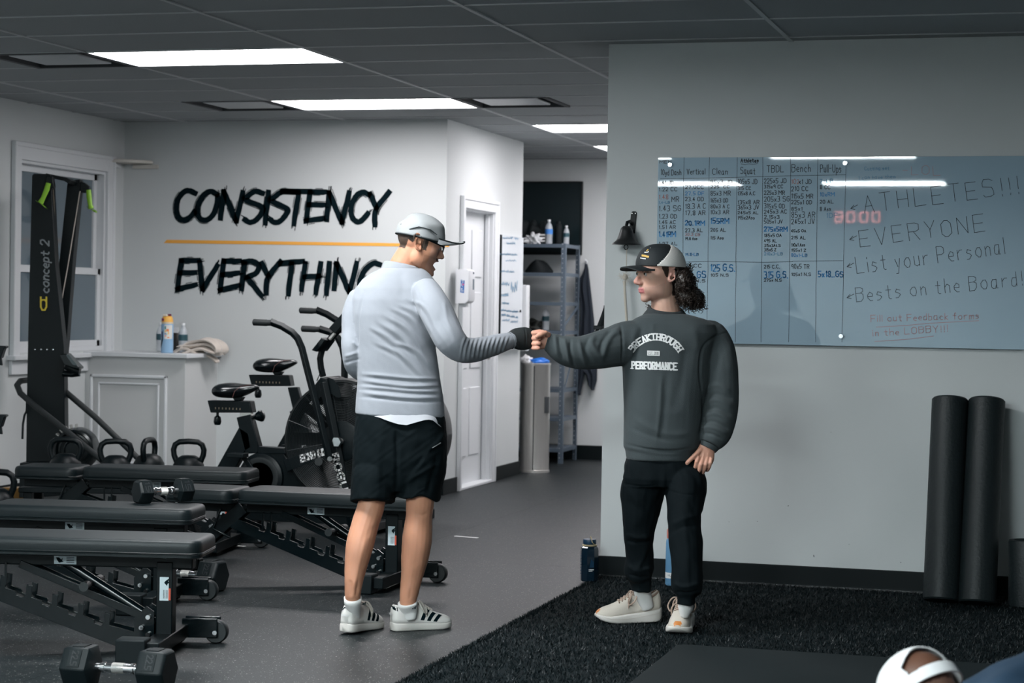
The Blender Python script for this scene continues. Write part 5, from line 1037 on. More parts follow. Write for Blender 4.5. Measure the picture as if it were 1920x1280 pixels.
# rack arms at the left edge
t = thing('storage_rack', onz(-60, 1000, 0), 'black storage rack at the left edge, only its arm ends in view', 'rack')
zr = 11.0; b0_ = onz(-45, 1010, 0)
P0 = at(-45, 640, zr); MB().box((P0[0], P0[1], .95), (.08, .08, 1.9)).build('upright', M['black'], t, bevel=.004)
for yy_ in (647, 776): sprism([(-45, yy_), (13, yy_+1), (14, yy_+4), (10, yy_+6), (4, yy_+24), (-45, yy_+30)], zr, .06, 'cradle_arm', M['black'], t); sprism([(-2, yy_+22), (3, yy_+23), (5, yy_+38), (-2, yy_+37)], zr, .02, 'cradle_tab', M['black'], t)
MB().box((P0[0], P0[1], .03), (.3, .5, .06)).build('base_foot', M['black'], t, bevel=.006)
kx = copy_tree(kb0); kx['label'] = 'kettlebell on the floor at the left edge beside the storage rack'; kx['group'] = 'kettlebells on the floor'; pk = onz(-8, 985, 0); kx.location = tuple(pk); kx.rotation_euler = (0, 0, .3); kx.scale = (1.15,)*3
p = onx(33, 900, XL+.16); o = MB().box((p[0], p[1], .06), (.16, .12, .09)).build('brass_box', mat('brass', (.45, .25, .08), .3, .8), bevel=.004); tag(o, 'small brass coloured box on the floor under the window', 'box')
# ================================================================ people
from mathutils.bvhtree import BVHTree
def sell(n, k=36, a0=0.0):
    A = np.linspace(0, 2*np.pi, k, endpoint=False)+a0; c, s = np.cos(A), np.sin(A)
    return np.sign(c)*np.abs(c)**(2/n), np.sign(s)*np.abs(s)**(2/n)
def slices(rows, zc, n=2.4, k=40, mb=None, grow=0.0, dz=None):
    """stack of horizontal sections: rows (py, x left, x right, half depth[, zc shift])"""
    c, s = sell(n, k); R = []
    for r in rows:
        py, xl, xr, d = r[:4]; z = zc+(r[4] if len(r) > 4 else 0); cen = at((xl+xr)/2, py, z); ra = (xr-xl)/2*z/F_PX+grow
        R.append(cen+np.outer(c*ra, HX)+np.outer(s*(d+grow), HD))
    return (mb or MB()).rings(R)
def limb(pts, k=20, mb=None, grow=0.0, cap0=True, cap1=True, dr=1.0):
    """tapering limb: pts (px, py, zc, half width px[, half depth m])"""
    C = np.array([at(p[0], p[1], p[2]) for p in pts]); ra = np.array([p[3]*p[2]/F_PX for p in pts])+grow; rb = np.array([(p[4] if len(p) > 4 else p[3]*p[2]/F_PX*dr) for p in pts])+grow
    # resample smoothly
    t = np.concatenate([[0], np.cumsum(np.linalg.norm(np.diff(C, axis=0), axis=1))]); n = max(6, int(t[-1]/.014))
    def cr(V):
        V = V.reshape(len(V), -1); out = []; m = np.gradient(V, t, axis=0) if len(t) > 2 else np.repeat((V[1:]-V[:1])/t[1], 2, 0)
        for tt in np.linspace(0, t[-1], n):
            i = min(np.searchsorted(t, tt, 'right')-1, len(t)-2); h = t[i+1]-t[i]; u = (tt-t[i])/h
            out.append((2*u**3-3*u**2+1)*V[i]+(u**3-2*u**2+u)*h*m[i]+(-2*u**3+3*u**2)*V[i+1]+(u**3-u**2)*h*m[i+1])
        return np.array(out)
    C2, ra, rb = cr(C), cr(ra)[:, 0], cr(rb)[:, 0]; T = np.gradient(C2, axis=0); T /= np.linalg.norm(T, axis=1)[:, None]
    A = np.linspace(0, 2*np.pi, k, endpoint=False); R = []; last = None
    def ring(c, T_, a, b):
        nonlocal last
        sd = np.cross(T_, CF); L = np.linalg.norm(sd)
        if L < .25 and last is not None: sd = last-(last@T_)*T_
        sd /= np.linalg.norm(sd)
        if last is not None and sd@last < 0: sd = -sd
        last = sd; dd = np.cross(sd, T_); return c+np.outer(np.cos(A)*a, sd)+np.outer(np.sin(A)*b, dd)
    if cap0:
        for f, g_ in ((.85, .35), (.5, .75)): R.insert(0, ring(C2[0]-T[0]*min(ra[0], rb[0])*(1-g_ if False else g_)*.8, T[0], ra[0]*math.sqrt(1-g_**2), rb[0]*math.sqrt(1-g_**2)))
    for i in range(n): R.append(ring(C2[i], T[i], ra[i], rb[i]))
    if cap1:
        for g_ in (.35, .75): R.append(ring(C2[-1]+T[-1]*min(ra[-1], rb[-1])*g_*.8, T[-1], ra[-1]*math.sqrt(1-g_**2), rb[-1]*math.sqrt(1-g_**2)))
    return (mb or MB()).rings(R)
def merge(name, mbs, voxel, smooth=4, fac=.5):
    me = bpy.data.meshes.new(name+'_t'); bm = bmesh.new()
    for mb in mbs:
        m2 = mb.mesh('x'); b2 = bmesh.new(); b2.from_mesh(m2); bmesh.ops.recalc_face_normals(b2, faces=b2.faces); b2.to_mesh(m2); b2.free(); bm.from_mesh(m2); bpy.data.meshes.remove(m2)
    bm.to_mesh(me); bm.free(); o = bpy.data.objects.new(name+'_t', me); COL.objects.link(o)
    r = o.modifiers.new('r', 'REMESH'); r.mode = 'VOXEL'; r.voxel_size = voxel; r.adaptivity = 0
    if smooth: s = o.modifiers.new('s', 'SMOOTH'); s.iterations = smooth; s.factor = fac
    dg = bpy.context.evaluated_depsgraph_get(); dg.update(); out = bpy.data.meshes.new_from_object(o.evaluated_get(dg)); bpy.data.objects.remove(o); bpy.data.meshes.remove(me); out.name = name; return out
def vco(me): a = np.empty(len(me.vertices)*3, np.float32); me.vertices.foreach_get('co', a); return a.reshape(-1, 3).astype(float)
def vno(me): a = np.empty(len(me.vertices)*3, np.float32); me.vertices.foreach_get('normal', a); return a.reshape(-1, 3).astype(float)
def setco(me, V): me.vertices.foreach_set('co', V.astype(np.float32).ravel()); me.update()
def seg_d(px, py, P):
    """distance in px to a polyline and the parameter along it"""
    best = np.full(len(px), 1e9); bt = np.zeros(len(px)); P = np.array(P, float); L = np.concatenate([[0], np.cumsum(np.hypot(*np.diff(P, axis=0).T))])
    for i in range(len(P)-1):
        a, b = P[i], P[i+1]; d = b-a; l2 = d@d; t = np.clip(((px-a[0])*d[0]+(py-a[1])*d[1])/l2, 0, 1); q = np.hypot(px-a[0]-t*d[0], py-a[1]-t*d[1]); m = q < best; best[m] = q[m]; bt[m] = ((L[i]+t*math.sqrt(l2))/L[-1])[m]
    return best, bt
def fold(me, folds, noise=(0.0, 20.0), seed=0, back=True):
    """folds: (polyline px, half width px, amplitude m) pressed along normals on the side that faces the photographer"""
    V = vco(me); N = vno(me); px, py = pjn(V); D = V-CP; D /= np.linalg.norm(D, axis=1)[:, None]; facing = np.clip(-(N*D).sum(1)*1.6+.15, 0, 1); off = np.zeros(len(V))
    for P, w, a in folds:
        d, t = seg_d(px, py, spline2(P)); taper = np.clip(np.sin(np.pi*np.clip(t, .02, .98))*1.8, 0, 1); off += a*np.exp(-(d/w)**2)*taper*facing
    rg = np.random.default_rng(seed)
    if noise[0]:
        for k in range(10):
            K_ = rg.normal(size=3)*noise[1]*(1+.25*k); K_[2] *= .7; off += noise[0]/3*np.sin(V@K_+rg.uniform(0, 6.28)+1.5*np.sin(V@(K_[[1, 2, 0]]*.5)))
    setco(me, V+N*off[:, None]); return me
def skin_mat(name, base, rough=.5):
    m = bpy.data.materials.new(name); m.use_nodes = True; nt = m.node_tree; b = nt.nodes['Principled BSDF']; a = nt.nodes.new('ShaderNodeVertexColor'); a.layer_name = 'Col'
    nt.links.new(a.outputs['Color'], b.inputs['Base Color']); b.inputs['Roughness'].default_value = rough; b.inputs['Specular IOR Level'].default_value = .35
    b.inputs['Subsurface Weight'].default_value = .12; b.inputs['Subsurface Radius'].default_value = (.010, .004, .002); b.inputs['Subsurface Scale'].default_value = 1.0
    tc = nt.nodes.new('ShaderNodeTexCoord'); n2 = nt.nodes.new('ShaderNodeTexNoise'); n2.inputs['Scale'].default_value = 260; nt.links.new(tc.outputs['Object'], n2.inputs['Vector'])
    bp = nt.nodes.new('ShaderNodeBump'); bp.inputs['Strength'].default_value = .25; bp.inputs['Distance'].default_value = .0008; nt.links.new(n2.outputs['Fac'], bp.inputs['Height']); nt.links.new(bp.outputs['Normal'], b.inputs['Normal'])
    return m
def paint(me, C): ca = me.color_attributes.new('Col', 'FLOAT_COLOR', 'POINT'); C4 = np.concatenate([C, np.ones((len(C), 1))], 1).astype(np.float32); ca.data.foreach_set('color', C4.ravel())
# ---- head: smooth union of ellipsoids, sampled along rays
def sdE(p, c, r):
    q = p-np.array(c); r = np.array(r); k0 = np.linalg.norm(q/r, axis=-1)+1e-9; k1 = np.linalg.norm(q/r**2, axis=-1)+1e-9; return k0*(k0-1)/k1
def sdC(p, a, b, ra, rb):
    a = np.array(a); b = np.array(b); d = b-a; t = np.clip(((p-a)@d)/(d@d), 0, 1); return np.linalg.norm(p-a-t[..., None]*d, axis=-1)-(ra+(rb-ra)*t)
def smin(a, b, k): h = np.clip(.5+.5*(b-a)/k, 0, 1); return b+(a-b)*h-k*h*(1-h)
def head_sdf(p, open_mouth=False, jaw=1.0):
    d = sdE(p, (-.006, 0, .030), (.094, .075, .086)); d = smin(d, sdE(p, (.038, 0, .030), (.055, .060, .056)), .03)
    d = smin(d, sdE(p, (.042, 0, -.030), (.047, .056, .066)), .025); d = smin(d, sdE(p, (.030, .044, -.030), (.036, .020, .042)), .02); d = smin(d, sdE(p, (.030, -.044, -.030), (.036, .020, .042)), .02); d = smin(d, sdE(p, (.030, 0, -.068), (.050, .047*jaw, .040)), .025)
    if open_mouth: d = smin(d, sdE(p, (.056, 0, -.100), (.036, .034, .022)), .02); d = smin(d, sdE(p, (.083, 0, -.114), (.018, .020, .015)), .012)
    else: d = smin(d, sdE(p, (.074, 0, -.098), (.018, .021*jaw, .0165)), .014)
    for s in (-1, 1):
        d = smin(d, sdE(p, (.004, s*.046*jaw, -.062), (.030, .016, .034)), .025); d = smin(d, sdE(p, (.060, s*.037, -.020), (.022, .020, .018)), .018); d = smin(d, sdE(p, (.080, s*.024, .020), (.015, .026, .008)), .012)
        d = -smin(-d, sdE(p, (.101, s*.031, .001), (.017, .018, .0125)), .010)
        d = smin(d, sdE(p, (.079, s*.031, .002), (.0125, .0155, .0108)), .003)
        d = smin(d, sdE(p, (.102, s*.0115, -.036), (.0105, .0065, .0075)), .005)
    d = smin(d, sdC(p, (.084, 0, .014), (.113, 0, -.026), .0075, .0095), .009); d = smin(d, sdE(p, (.1135, 0, -.032), (.0115, .0105, .0095)), .006)
    d = smin(d, sdE(p, (.074, 0, -.060), (.021, .030, .028)), .014)
    if open_mouth:
        d = smin(d, sdE(p, (.096, 0, -.054), (.011, .022, .0055)), .005); d = smin(d, sdE(p, (.092, 0, -.092), (.011, .018, .006)), .005); d = -smin(-d, sdE(p, (.100, 0, -.073), (.026, .030, .0135)), .004)
    else:
        d = smin(d, sdE(p, (.0925, 0, -.0595), (.0095, .021, .0048)), .004); d = smin(d, sdE(p, (.0910, 0, -.0700), (.0095, .019, .0058)), .004); d = -smin(-d, sdE(p, (.106, 0, -.0645), (.010, .022, .0012)), .003)
    return d
def head_mesh(**kw):
    nu, nv = 220, 150; c0 = np.array([.022, 0, -.018]); mb = MB()
    th = np.linspace(-np.pi, np.pi, nu, endpoint=False); th = th-.45*np.sin(th); ph = np.linspace(.015, np.pi-.015, nv)
    D = np.stack([np.outer(np.sin(ph), np.cos(th)), np.outer(np.sin(ph), np.sin(th)), np.outer(np.cos(ph), np.ones(nu))], -1).reshape(-1, 3); ts = np.linspace(.03, .17, 60); lo = np.full(len(D), .03); prev = None
    for t in ts:
        f = head_sdf(c0+D*t, **kw); lo = np.where(f < 0, t, lo)
    hi = lo+(ts[1]-ts[0])
    for _ in range(9):
        m = (lo+hi)/2; f = head_sdf(c0+D*m[:, None], **kw); lo = np.where(f < 0, m, lo); hi = np.where(f < 0, hi, m)
    V = c0+D*lo[:, None]; Fc = [(i*nu+k, i*nu+(k+1) % nu, (i+1)*nu+(k+1) % nu, (i+1)*nu+k) for i in range(nv-1) for k in range(nu)]+[tuple(range(nu)), tuple(range((nv-1)*nu, nv*nu))[::-1]]
    return mb.add(V, Fc)
def ear_mb(s):
    mb = MB(); out = []
    A = np.linspace(0, 2*np.pi, 25)[:-1]
    def P(u, v, d): return np.array([-.012-.010*v/.03+u, s*(.070+d+.20*(-u+.010)), -.004+v])
    H = [P(-.016, -.010, .004), P(-.019, .006, .006), P(-.016, .020, .008), P(-.006, .028, .008), P(.006, .026, .005), P(.011, .016, .002), P(.010, .006, .0)]
    mb.tube(H, [.0032, .0042, .0045, .0045, .0042, .004, .003], 8)
    mb.tube([P(-.016, -.010, .004), P(-.010, -.022, .003), P(-.001, -.027, .001), P(.006, -.020, .0), P(.008, -.008, .0)], [.0032, .005, .006, .005, .003], 8)
    mb.lathe([(0, -.0035), (.013, -.002), (.014, 0), (.013, .002), (0, .0035)], P(-.004, .004, .001), 16, axis=(.2, s*1.0, 0), R=None)
    mb.tube([P(-.010, -.008, .006), P(-.012, .004, .007), P(-.007, .014, .006), P(.002, .016, .003)], [.002, .003, .003, .002], 6)
    mb.tube([P(.008, -.004, .004), P(.006, .004, .004)], .0035, 6)
    return mb
def xf(mb, B, o, s=1.0):
    m = MB(); V = np.concatenate(mb.v); m.add((V*s)@B.T+o, []); m.f = [tuple(f) for f in mb.f]; return m
def finger(pts, r, k=10): 
    n = len(pts); rr = np.interp(np.linspace(0, 1, n), [0, 1], [r*1.08, r*.86]); mb = MB(); P = np.array([at(*p) for p in pts]); e = P[-1]-P[-2]; e /= np.linalg.norm(e); P = np.vstack([P, P[-1]+e*rr[-1]*.7]); rr = np.append(rr, rr[-1]*.55); return mb.tube(P, rr, k)
def mkobj(name, me, m, parent, auto=0): me.materials.clear(); me.materials.append(m); return link(name, me, parent, smooth=True, auto=auto)
def cap_dome(B, o, s, zb=.030, rx=(.105, .101), ry=.083, rz=.098, cx=-.002, puff=0.0, n=30, m=64, pred=None, grow=0.0, bw=0.0, open_back=False):
    """cap crown above the plane z = zb (tilted down to the back)"""
    V = []; Fc = []
    for i in range(n):
        f = i/(n-1)
        for k in range(m):
            a = 2*np.pi*k/m; ph = f*math.pi/2*.995
            r = math.cos(ph)**(1-.25); x = cx+(rx[0] if math.cos(a) > 0 else rx[1])*math.cos(a)*r; y = ry*math.sin(a)*r; z = zb-.012*(1-math.cos(a))/2*(1-f)+(rz-.0)*math.sin(ph)**.95*1.0
            q = np.array([x, y, z]); V.append(q)
    V = np.array(V)
    for i in range(n-1):
        for k in range(m):
            f = (i*m+k, i*m+(k+1) % m, (i+1)*m+(k+1) % m, (i+1)*m+k)
            if pred is None or pred(V[list(f)].mean(0)): Fc.append(f)
    mb = MB(); mb.add((V*s)@B.T+o, Fc); return mb
def brim_mb(B, o, s, x0=.072, x1=.165, hw=.068, z0=.036, droop=.012, curve=.026, th=.0035, tip=None):
    G = []; nu, nv = 15, 21
    for j in range(nv):
        v = -1+2*j/(nv-1); y = hw*math.sin(v*math.pi/2); inner = x0+.030*math.sqrt(max(0, 1-v*v))-.012*abs(v); outer = x0-.008+(x1-x0+.008)*math.sqrt(max(0, 1-abs(v)**2.4)) if abs(v) < 1 else inner
        outer = max(outer, inner+.001)
        G.append([np.array([inner+(outer-inner)*i/(nu-1), y, z0-curve*(abs(y)/hw)**2-droop*((i/(nu-1))**1.5)*(1)]) for i in range(nu)])
    G = np.array(G); top = G.reshape(-1, 3); bot = top-np.array([0, 0, th]); V = np.concatenate([top, bot]); N = nu*nv; Fc = []
    for j in range(nv-1):
        for i in range(nu-1):
            a, b, c, d = j*nu+i, j*nu+i+1, (j+1)*nu+i+1, (j+1)*nu+i; Fc += [(a, b, c, d), (N+d, N+c, N+b, N+a)]
    for j in range(nv-1): a, b = j*nu+nu-1, (j+1)*nu+nu-1; Fc.append((a, N+a, N+b, b)); a, b = j*nu, (j+1)*nu; Fc.append((b, N+b, N+a, a))
    for i in range(nu-1): a, b = i, i+1; Fc.append((b, N+b, N+a, a)); a, b = (nv-1)*nu+i, (nv-1)*nu+i+1; Fc.append((a, N+a, N+b, b))
    edge = [top[j*nu+nu-1] for j in range(nv)]
    mb = MB(); mb.add((V*s)@B.T+o, Fc); return mb, [(e*s)@B.T+o for e in edge]
# ---- shoes
def sp3(P, k=5):
    P = np.array(P, float); E_ = np.vstack([2*P[0]-P[1], P, 2*P[-1]-P[-2]]); out = []
    for i in range(1, len(E_)-2):
        for t in np.linspace(0, 1, k, endpoint=False): p0, p1, p2, p3 = E_[i-1:i+3]; out.append(.5*((2*p1)+(-p0+p2)*t+(2*p0-5*p1+4*p2-p3)*t*t+(-p0+3*p1-3*p2+p3)*t**3))
    return np.array(out+[E_[-2]])
def shoe(T_heel, dirv, parent, kind, side, L=.275, pitch=0.0, lift=0.0, names='shoe'):
    """T_heel: floor point under the heel end; dirv: horizontal toe direction"""
    d = np.array(dirv, float); d[2] = 0; d /= np.linalg.norm(d); lft = np.array([-d[1], d[0], 0]); up = np.array([0, 0, 1.0])
    if pitch: d2 = d*math.cos(pitch)-up*math.sin(pitch); up2 = d*math.sin(pitch)+up*math.cos(pitch); piv = T_heel+d*L*.72
    else: d2, up2, piv = d, up, T_heel+d*L*.72
    def W_(x, y, z): return piv+d2*(x*L-L*.72)+lft*y+up2*z+up*lift
    run = kind == 'runner'; k_ = L/.28
    xs = np.array([0, .015, .05, .12, .22, .34, .46, .58, .70, .80, .88, .94, .98, 1.0])
    hw = np.array([.012, .024, .032, .036, .036, .0335, .034, .040, .045, .045, .041, .033, .020, .008])*k_
    if run: ts0 = np.interp(xs, [0, .06, .4, .75, .93, 1], [.020, .004, .0, .0, .012, .026])*k_; ts1 = np.interp(xs, [0, .05, .3, .6, .8, 1], [.064, .058, .046, .036, .030, .036])*k_; ex = .009*k_
    else: ts0 = np.interp(xs, [0, .05, .8, 1], [.003, 0, 0, .006])*k_; ts1 = np.interp(xs, [0, .5, .8, 1], [.038, .034, .031, .033])*k_; ex = .003*k_
    if run: top = np.interp(xs, [0, .04, .12, .24, .34, .42, .52, .64, .76, .88, .96, 1], [.100, .134, .118, .102, .118, .132, .112, .090, .074, .064, .052, .040])*k_
    else: top = np.interp(xs, [0, .04, .14, .24, .34, .42, .52, .64, .76, .88, .96, 1], [.100, .112, .102, .098, .112, .130, .108, .084, .070, .060, .050, .038])*k_
    S = []
    for i in range(len(xs)):
        w = hw[i]+ex; S.append([W_(xs[i], a, b) for a, b in rrect(-w, w, ts0[i], ts1[i], min(.008, w*.6, (ts1[i]-ts0[i])*.45), 3)])
    shoe_o = MB().rings(S).build('upper' if False else 'sole', M['sole_w'], parent, smooth=True, auto=50)
    def prof(x, u):      # u in [-1,1] across the upper
        w = np.interp(x, xs, hw); z0 = np.interp(x, xs, ts1)-.003; z1 = np.interp(x, xs, top); op = max(0, 1-abs(x-.20)/.22)
        a = (u+1)/2*math.pi; c, s_ = math.cos(a), math.sin(a); nn = .62
        y = -w*np.sign(c)*abs(c)**nn*(1-(.06 if x < .36 else .22)*s_**2); z = z0+(z1-z0)*s_**(.62 if x < .36 else .85)
        return y, z
    def P(x, u, off=0.0):
        y, z = prof(x, u); e = .01; y2, z2 = prof(x, min(1, u+e)); y1, z1 = prof(x, max(-1, u-e)); n = np.array([-(z2-z1), (y2-y1)]); n = n/(np.linalg.norm(n)+1e-9); 
        if n[1] < 0 and abs(u) < .9: n = -n
        return W_(x, y+(abs(n[0])*np.sign(y))*off, z+abs(n[1])*off)
    xx = np.linspace(.004, .996, 42); U = np.linspace(-1, 1, 29); G = [[P(x, u) for u in U] for x in xx]; V = np.array(G).reshape(-1, 3); m_ = len(U); n_ = len(xx)
    Fc = [(i*m_+j, i*m_+j+1, (i+1)*m_+j+1, (i+1)*m_+j) for i in range(n_-1) for j in range(m_-1)]+[tuple(range(m_))[::-1], tuple(range((n_-1)*m_, n_*m_))]+[(i*m_+m_-1, i*m_, (i+1)*m_, (i+1)*m_+m_-1) for i in range(n_-1)]
    q = MB(); q.add(V, Fc); um = q.build('shoe_upper', M['shoe_r'] if run else M['shoe_w'], parent, smooth=True, auto=0)
    def surf(poly, name, m, off=.0012, par_=None):      # patch of (x,u) strips
        q = MB(); n = len(poly)
        for i in range(n-1):
            (a0, a1), (b0, b1) = poly[i], poly[i+1]; k = 6
            A_ = [P(a0[0]+(a1[0]-a0[0])*t/k, a0[1]+(a1[1]-a0[1])*t/k, off) for t in range(k+1)]; B_ = [P(b0[0]+(b1[0]-b0[0])*t/k, b0[1]+(b1[1]-b0[1])*t/k, off) for t in range(k+1)]
            q.add(A_+B_, [(t, t+1, k+2+t, k+1+t) for t in range(k)])
        return q.build(name, m, par_ or um, fix=False)
    if not run:
        for sd in (-1, 1):
            for j in range(3):
                x0 = .44+.10*j; surf([((x0+.0, sd*.93), (x0+.115, sd*.36)), ((x0+.058, sd*.93), (x0+.165, sd*.40))], 'side_stripe', M['ink'])
        surf([((.0045, -.62), (.0045, .62)), ((.03, -.66), (.03, .66)), ((.075, -.70), (.075, .70)), ((.10, -.72), (.10, .72))][:0] or [((.006, -.98+.62), (.006, .36)), ((.02, -.5), (.02, .5)), ((.07, -.62), (.07, .62))], 'heel_tab', M['ink'], .0018)
        hc = np.array([.0, 0, .0]); q = MB(); write(q, 'adidas', lambda a, b: W_(-.012, -(a-.017)*(1 if True else 1), .070*k_+b), 0, 0, .009, .0022, fit=.034, wid=.5, gap=.15); q.build('heel_lettering', M['white_ink'], um, fix=False)
        q = MB()
        for sd in (-1, 1): write(q, 'adidas', lambda a, b: W_(.12+a, sd*(np.interp(.12+a, xs, hw)+ex+.0008), .010+b), 0, 0, .006, .0012, fit=.12, wid=.5, gap=.15)
        q.build('sole_lettering', M['lace'], um, fix=False)
    else:
        surf([((.935, -.18), (.935, .18)), ((.965, -.45), (.965, .45)), ((.992, -.92), (.992, .92))], 'toe_cap', M['toe_orange'], .0010)
        q = MB(); q.rings([[W_(x, sg*(np.interp(x, xs, hw)+ex+.0012), np.interp(x, xs, ts0)*.4+np.interp(x, xs, ts1)*.6+dz+.004*math.sin(x*7+1)) for dz in (-.0012, .0012)] for sg in (1,) for x in np.linspace(.04, .9, 24)], closed=False, caps=False)
        q.rings([[W_(x, -(np.interp(x, xs, hw)+ex+.0012), np.interp(x, xs, ts0)*.4+np.interp(x, xs, ts1)*.6+dz+.004*math.sin(x*7+1)) for dz in (-.0012, .0012)] for x in np.linspace(.04, .9, 24)], closed=False, caps=False)
        q.build('sole_groove', M['lace'], um, fix=False)
        q = MB()
        for sd in (-1, 1):
            for (cx, cy, r) in ((.46, .62, .020), (.50, .70, .020)): q.tube([P(cx+r*math.cos(a), sd*(cy+r*3*math.sin(a)), .001) for a in np.linspace(0, 2*np.pi, 13)], .0007, 4)
        q.build('side_emblem', M['emblem'], um)
    lm = M['lace2'] if run else M['lace']
    surf([((.40, -.30), (.40, .30)), ((.50, -.24), (.50, .24)), ((.60, -.20), (.60, .20)), ((.66, -.16), (.66, .16))], 'tongue', lm, .0015)
    for j in range(6):
        x = .42+.045*j; MB().tube([P(x+(.012 if t > 0 else 0), t*.34, .0035) for t in (-1, -.6, 0, .6, 1)], .0032, 6).build('lace', lm, um, smooth=True)
    for sd in (-1, 1):
        b = P(.40, 0, .006); MB().tube(sp3([b, P(.40, sd*.30, .026), P(.44, sd*.62, .030), P(.52, sd*.70, .012), P(.52, sd*.45, .010), b]), .0032, 6).build('lace_loop', lm, um, smooth=True)
        MB().tube(sp3([b, P(.46, sd*.30, .014), P(.52, sd*.62, .008), P(.53, sd*.80, .004)]), .0028, 6).build('lace_end', lm, um, smooth=True)
    # padded collar ring round the ankle opening
    q = MB(); q.tube([W_(.20+.165*math.cos(a), .030*k_*math.sin(a), np.interp(.20+.165*math.cos(a), xs, top)-.002) for a in np.linspace(0, 2*np.pi, 25)], .0045, 8, caps=False); q.build('collar', lm if run else M['shoe_w'], um, smooth=True)
    return W_
M['sole_w'] = mat('sole_offwhite', (.56, .53, .50), .6); M['shoe_w'] = mat('white_leather', (.66, .635, .61), .5, bump=.1, bscale=150); M['shoe_r'] = mat('beige_mesh', (.50, .455, .40), .8, bump=.4, bscale=500)
M['toe_orange'] = mat('orange_rubber', (.50, .17, .03), .5); M['lace'] = mat('cream_lace', (.50, .46, .42), .8); M['lace2'] = mat('tan_lace', (.34, .25, .20), .8); M['emblem'] = mat('grey_emblem', (.22, .22, .22), .6); M['sock'] = mat('white_sock', (.66, .65, .64), .9, bump=.4, bscale=300)
